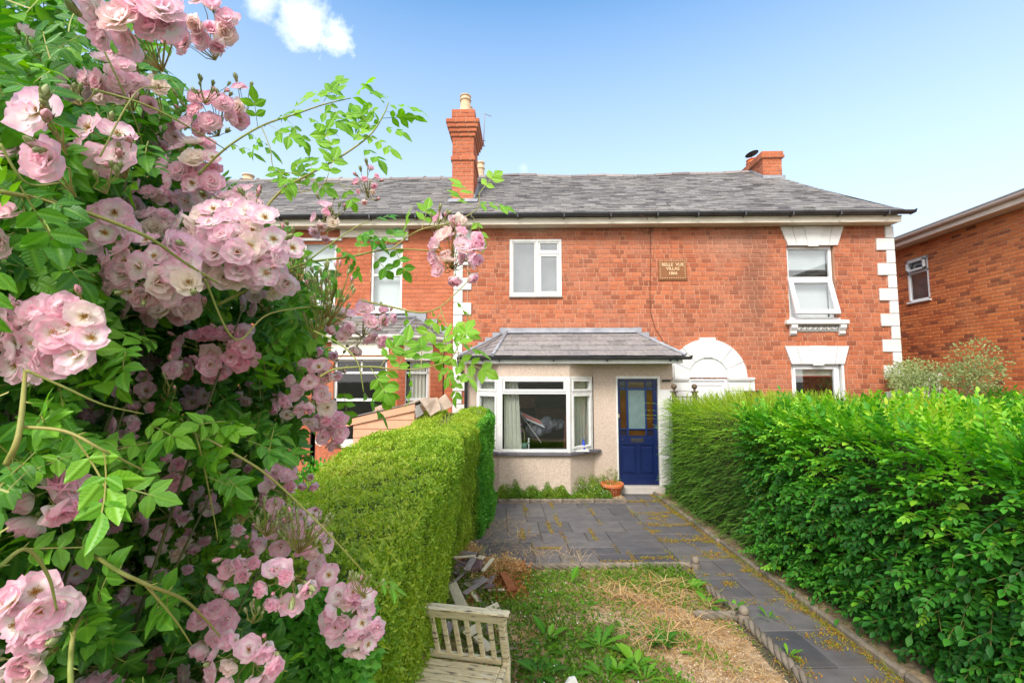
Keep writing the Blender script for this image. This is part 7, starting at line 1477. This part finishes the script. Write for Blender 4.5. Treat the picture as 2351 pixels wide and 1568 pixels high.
# ---- canes with their own leaves
CN = [
 ([(455, 402, 1.0), (520, 340, 1.0), (600, 290, 1.02), (680, 262, 1.05), (745, 240, 1.05), (805, 226, 1.08)], .0035, 20, 1, 'y', .092),
 ([(600, 290, 1.02), (620, 340, 1.0), (632, 390, 1.0), (690, 398, 1.0)], .0018, 6, 1, 'y', .08),
 ([(540, 570, .95), (600, 490, .98), (650, 435, 1.0), (720, 395, 1.03), (790, 355, 1.05), (850, 310, 1.07), (880, 265, 1.08), (892, 236, 1.1)], .004, 32, 1, 'y', .095),
 ([(640, 445, 1.0), (700, 440, 1.02), (760, 420, 1.03), (830, 440, 1.05)], .0018, 6, 0, 'y', .085),
 ([(500, 700, .9), (620, 640, .95), (700, 605, 1.0), (800, 590, 1.02), (900, 572, 1.05), (1010, 578, 1.08)], .0045, 18, 1, 'r', .09),
 ([(900, 572, 1.05), (960, 530, 1.07), (1040, 510, 1.09), (1095, 480, 1.1), (1100, 445, 1.1)], .0025, 13, 1, 'y', .092),
 ([(700, 605, 1.0), (760, 560, 1.0), (820, 520, 1.03), (850, 510, 1.04)], .0025, 8, 1, 'r', .085),
 ([(830, 690, .98), (900, 705, 1.0), (965, 718, 1.0), (1010, 705, 1.02), (1050, 670, 1.05), (1080, 640, 1.05)], .003, 9, 1, 'y', .092),
 ([(1010, 705, 1.02), (1030, 760, 1.0), (1050, 800, 1.0), (1058, 860, 1.0)], .0018, 7, 1, 'y', .085),
 ([(735, 865, .85), (772, 847, .86), (852, 842, .87), (899, 847, .88), (960, 847, .9), (1016, 833, .92), (1045, 812, .93)], .0028, 14, 1, 'y', .088),
 ([(720, 760, .9), (780, 790, .88), (820, 830, .86), (835, 900, .86)], .0025, 6, 1, 'r', .09),
 ([(0, 440, .55), (150, 472, .6), (330, 540, .65), (420, 600, .7), (500, 650, .75)], .0042, 6, 1, 'r', .1),
 ([(15, 1065, .48), (42, 1000, .48), (55, 890, .52), (60, 800, .68)], .0045, 2, 1, 'r', .1),
 ([(45, 980, .49), (150, 990, .49), (240, 1035, .5), (330, 1080, .54)], .0028, 7, 1, 'r', .105),
 ([(60, 850, .5), (150, 890, .52), (240, 930, .55), (330, 950, .6)], .0022, 5, 1, 'r', .1),
 ([(300, 820, 1.5), (420, 970, .88), (500, 1020, .82), (600, 1080, .85), (680, 1150, .88), (760, 1230, .9), (850, 1330, .95)], .004, 6, 1, 'r', .09),
 ([(430, 960, .95), (450, 1000, .8), (470, 1080, .82), (490, 1180, .85), (500, 1240, .86)], .0025, 3, 0, 'r', .08),
 ([(120, 1200, .95), (240, 1290, .64), (330, 1338, .62), (420, 1375, .68), (470, 1420, .74), (505, 1460, .78)], .0042, 5, 1, 'r', .1),
 ([(330, 1338, .62), (400, 1420, .66), (440, 1480, .7)], .0022, 3, 0, 'r', .1),
 ([(160, -20, .8), (230, 100, .8), (300, 250, .85), (330, 340, .9)], .0025, 4, 0, 'r', .09),
 ([(210, 205, .75), (330, 240, .78), (430, 290, .82), (520, 345, .9)], .0028, 5, 1, 'r', .085),
 ([(230, 360, .6), (300, 230, .66), (350, 200, .7), (470, 215, .8)], .0016, 5, 0, 'r', .085),
 ([(165, 1600, .55), (162, 1520, .56), (175, 1440, .60), (215, 1370, .9)], .0045, 3, 1, 'r', .1),
 ([(470, 640, .8), (540, 780, .85), (620, 720, .9), (760, 700, 1.0)], .003, 4, 0, 'r', .08),
 ([(0, 330, .5), (60, 420, .52), (140, 420, .56)], .0022, 3, 1, 'r', .1),
 ([(0, 1300, .5), (60, 1260, .52), (110, 1320, .54), (130, 1400, .55)], .0035, 4, 1, 'r', .1)]
mc = MB(); mf = MB(); 
for (pts, rad, nlv, tip, kind, Ls) in CN:
    W_ = [cp(*p) for p in pts]; S = []
    for i in range(len(W_) - 1):
        p0 = W_[max(0, i - 1)]; p1 = W_[i]; p2 = W_[i + 1]; p3 = W_[min(len(W_) - 1, i + 2)]
        for k in range(7):
            t = k / 7; S.append(.5 * ((2 * p1) + (p2 - p0) * t + (2 * p0 - 5 * p1 + 4 * p2 - p3) * t * t + (3 * p1 - p0 - 3 * p2 + p3) * t ** 3))
    S.append(W_[-1]); S = np.array([list(s_ - RL) for s_ in S]); rad *= .72; mc.tube(S, [rad, rad * .8, rad * .45], 0, k=7)
    for k in range(int(len(S) * .6)):            # thorns
        if rad > .0019 and k % 3 == 0:
            i = min(k, len(S) - 2); a = r_.uniform(0, 6.28); dv = Vector((math.cos(a), .3, math.sin(a))); mc.tube([tuple(S[i]), tuple(Vector(S[i]) + dv * (rad + .006))], [rad * .5, .0003], 0, k=4)
    L3 = []; 
    for k in range(nlv):
        t = (k + .6) / nlv * (len(S) - 1) if not (tip and k == nlv - 1) else len(S) - 1.01; i = int(t); p = S[i] + (S[min(i + 1, len(S) - 1)] - S[i]) * (t - i); tg = S[min(i + 1, len(S) - 1)] - S[max(i - 1, 0)]; tg /= np.linalg.norm(tg)
        sd = np.cross(tg, np.array(FWD)); sd /= np.linalg.norm(sd); s_ = 1 if k % 2 else -1
        D = tg * (.55 if not (tip and k == nlv - 1) else 1.5) + sd * s_ * .9 + np.array((0, 0, -.15)) + np.array([r_.gauss(0, .22) for _ in range(3)])
        nr = np.array(-FWD * .5 + Vector((0, 0, .75))) + np.array([r_.gauss(0, .3) for _ in range(3)]); tv, tfc, tu = COMP[r_.randrange(5)]
        wp = p + np.array(RL); q2 = clear_heads(wp[None], (D / np.linalg.norm(D) * Ls)[None])[0]
        if np.linalg.norm(q2 - wp) > .01: continue
        mf.inst(tv, tfc, frames(p[None], D[None], nr[None], Ls * r_.uniform(.75, 1.1)), [(0 if kind == 'y' else 1), 2], np.array([r_.uniform(.0, .8) if kind == 'y' else r_.uniform(.4, .95)]), uv=tu, smooth=True)
mf.build('cane_leaves', [M_young, M_rleaf, M_cane], rose)
for k in range(9):       # old canes rising from the ground into the bush
    a = Vector((-.1 + .1 * math.cos(k * 2.1), -.05 + .1 * math.sin(k * 2.1), 0)); tgt = cp(*((60, 500, .9), (250, 300, 1.0), (420, 520, 1.05), (560, 700, 1.05), (300, 900, .9), (500, 1100, 1.0), (80, 1100, .8), (380, 60, 1.1), (600, 1300, 1.0))[k]) - RL
    m1 = a.lerp(tgt, .45) + Vector((r_.uniform(-.12, .05), r_.uniform(-.05, .1), .12)); 
    pts = [(1 - t) ** 2 * a + 2 * t * (1 - t) * m1 + t * t * tgt for t in np.linspace(0, 1, 14)]; mc.tube(pts, [.008, .005, .002], 1, k=7)
mc.build('canes', [M_cane, M_cane2], rose)
# small magenta rose bush head beside the hedge
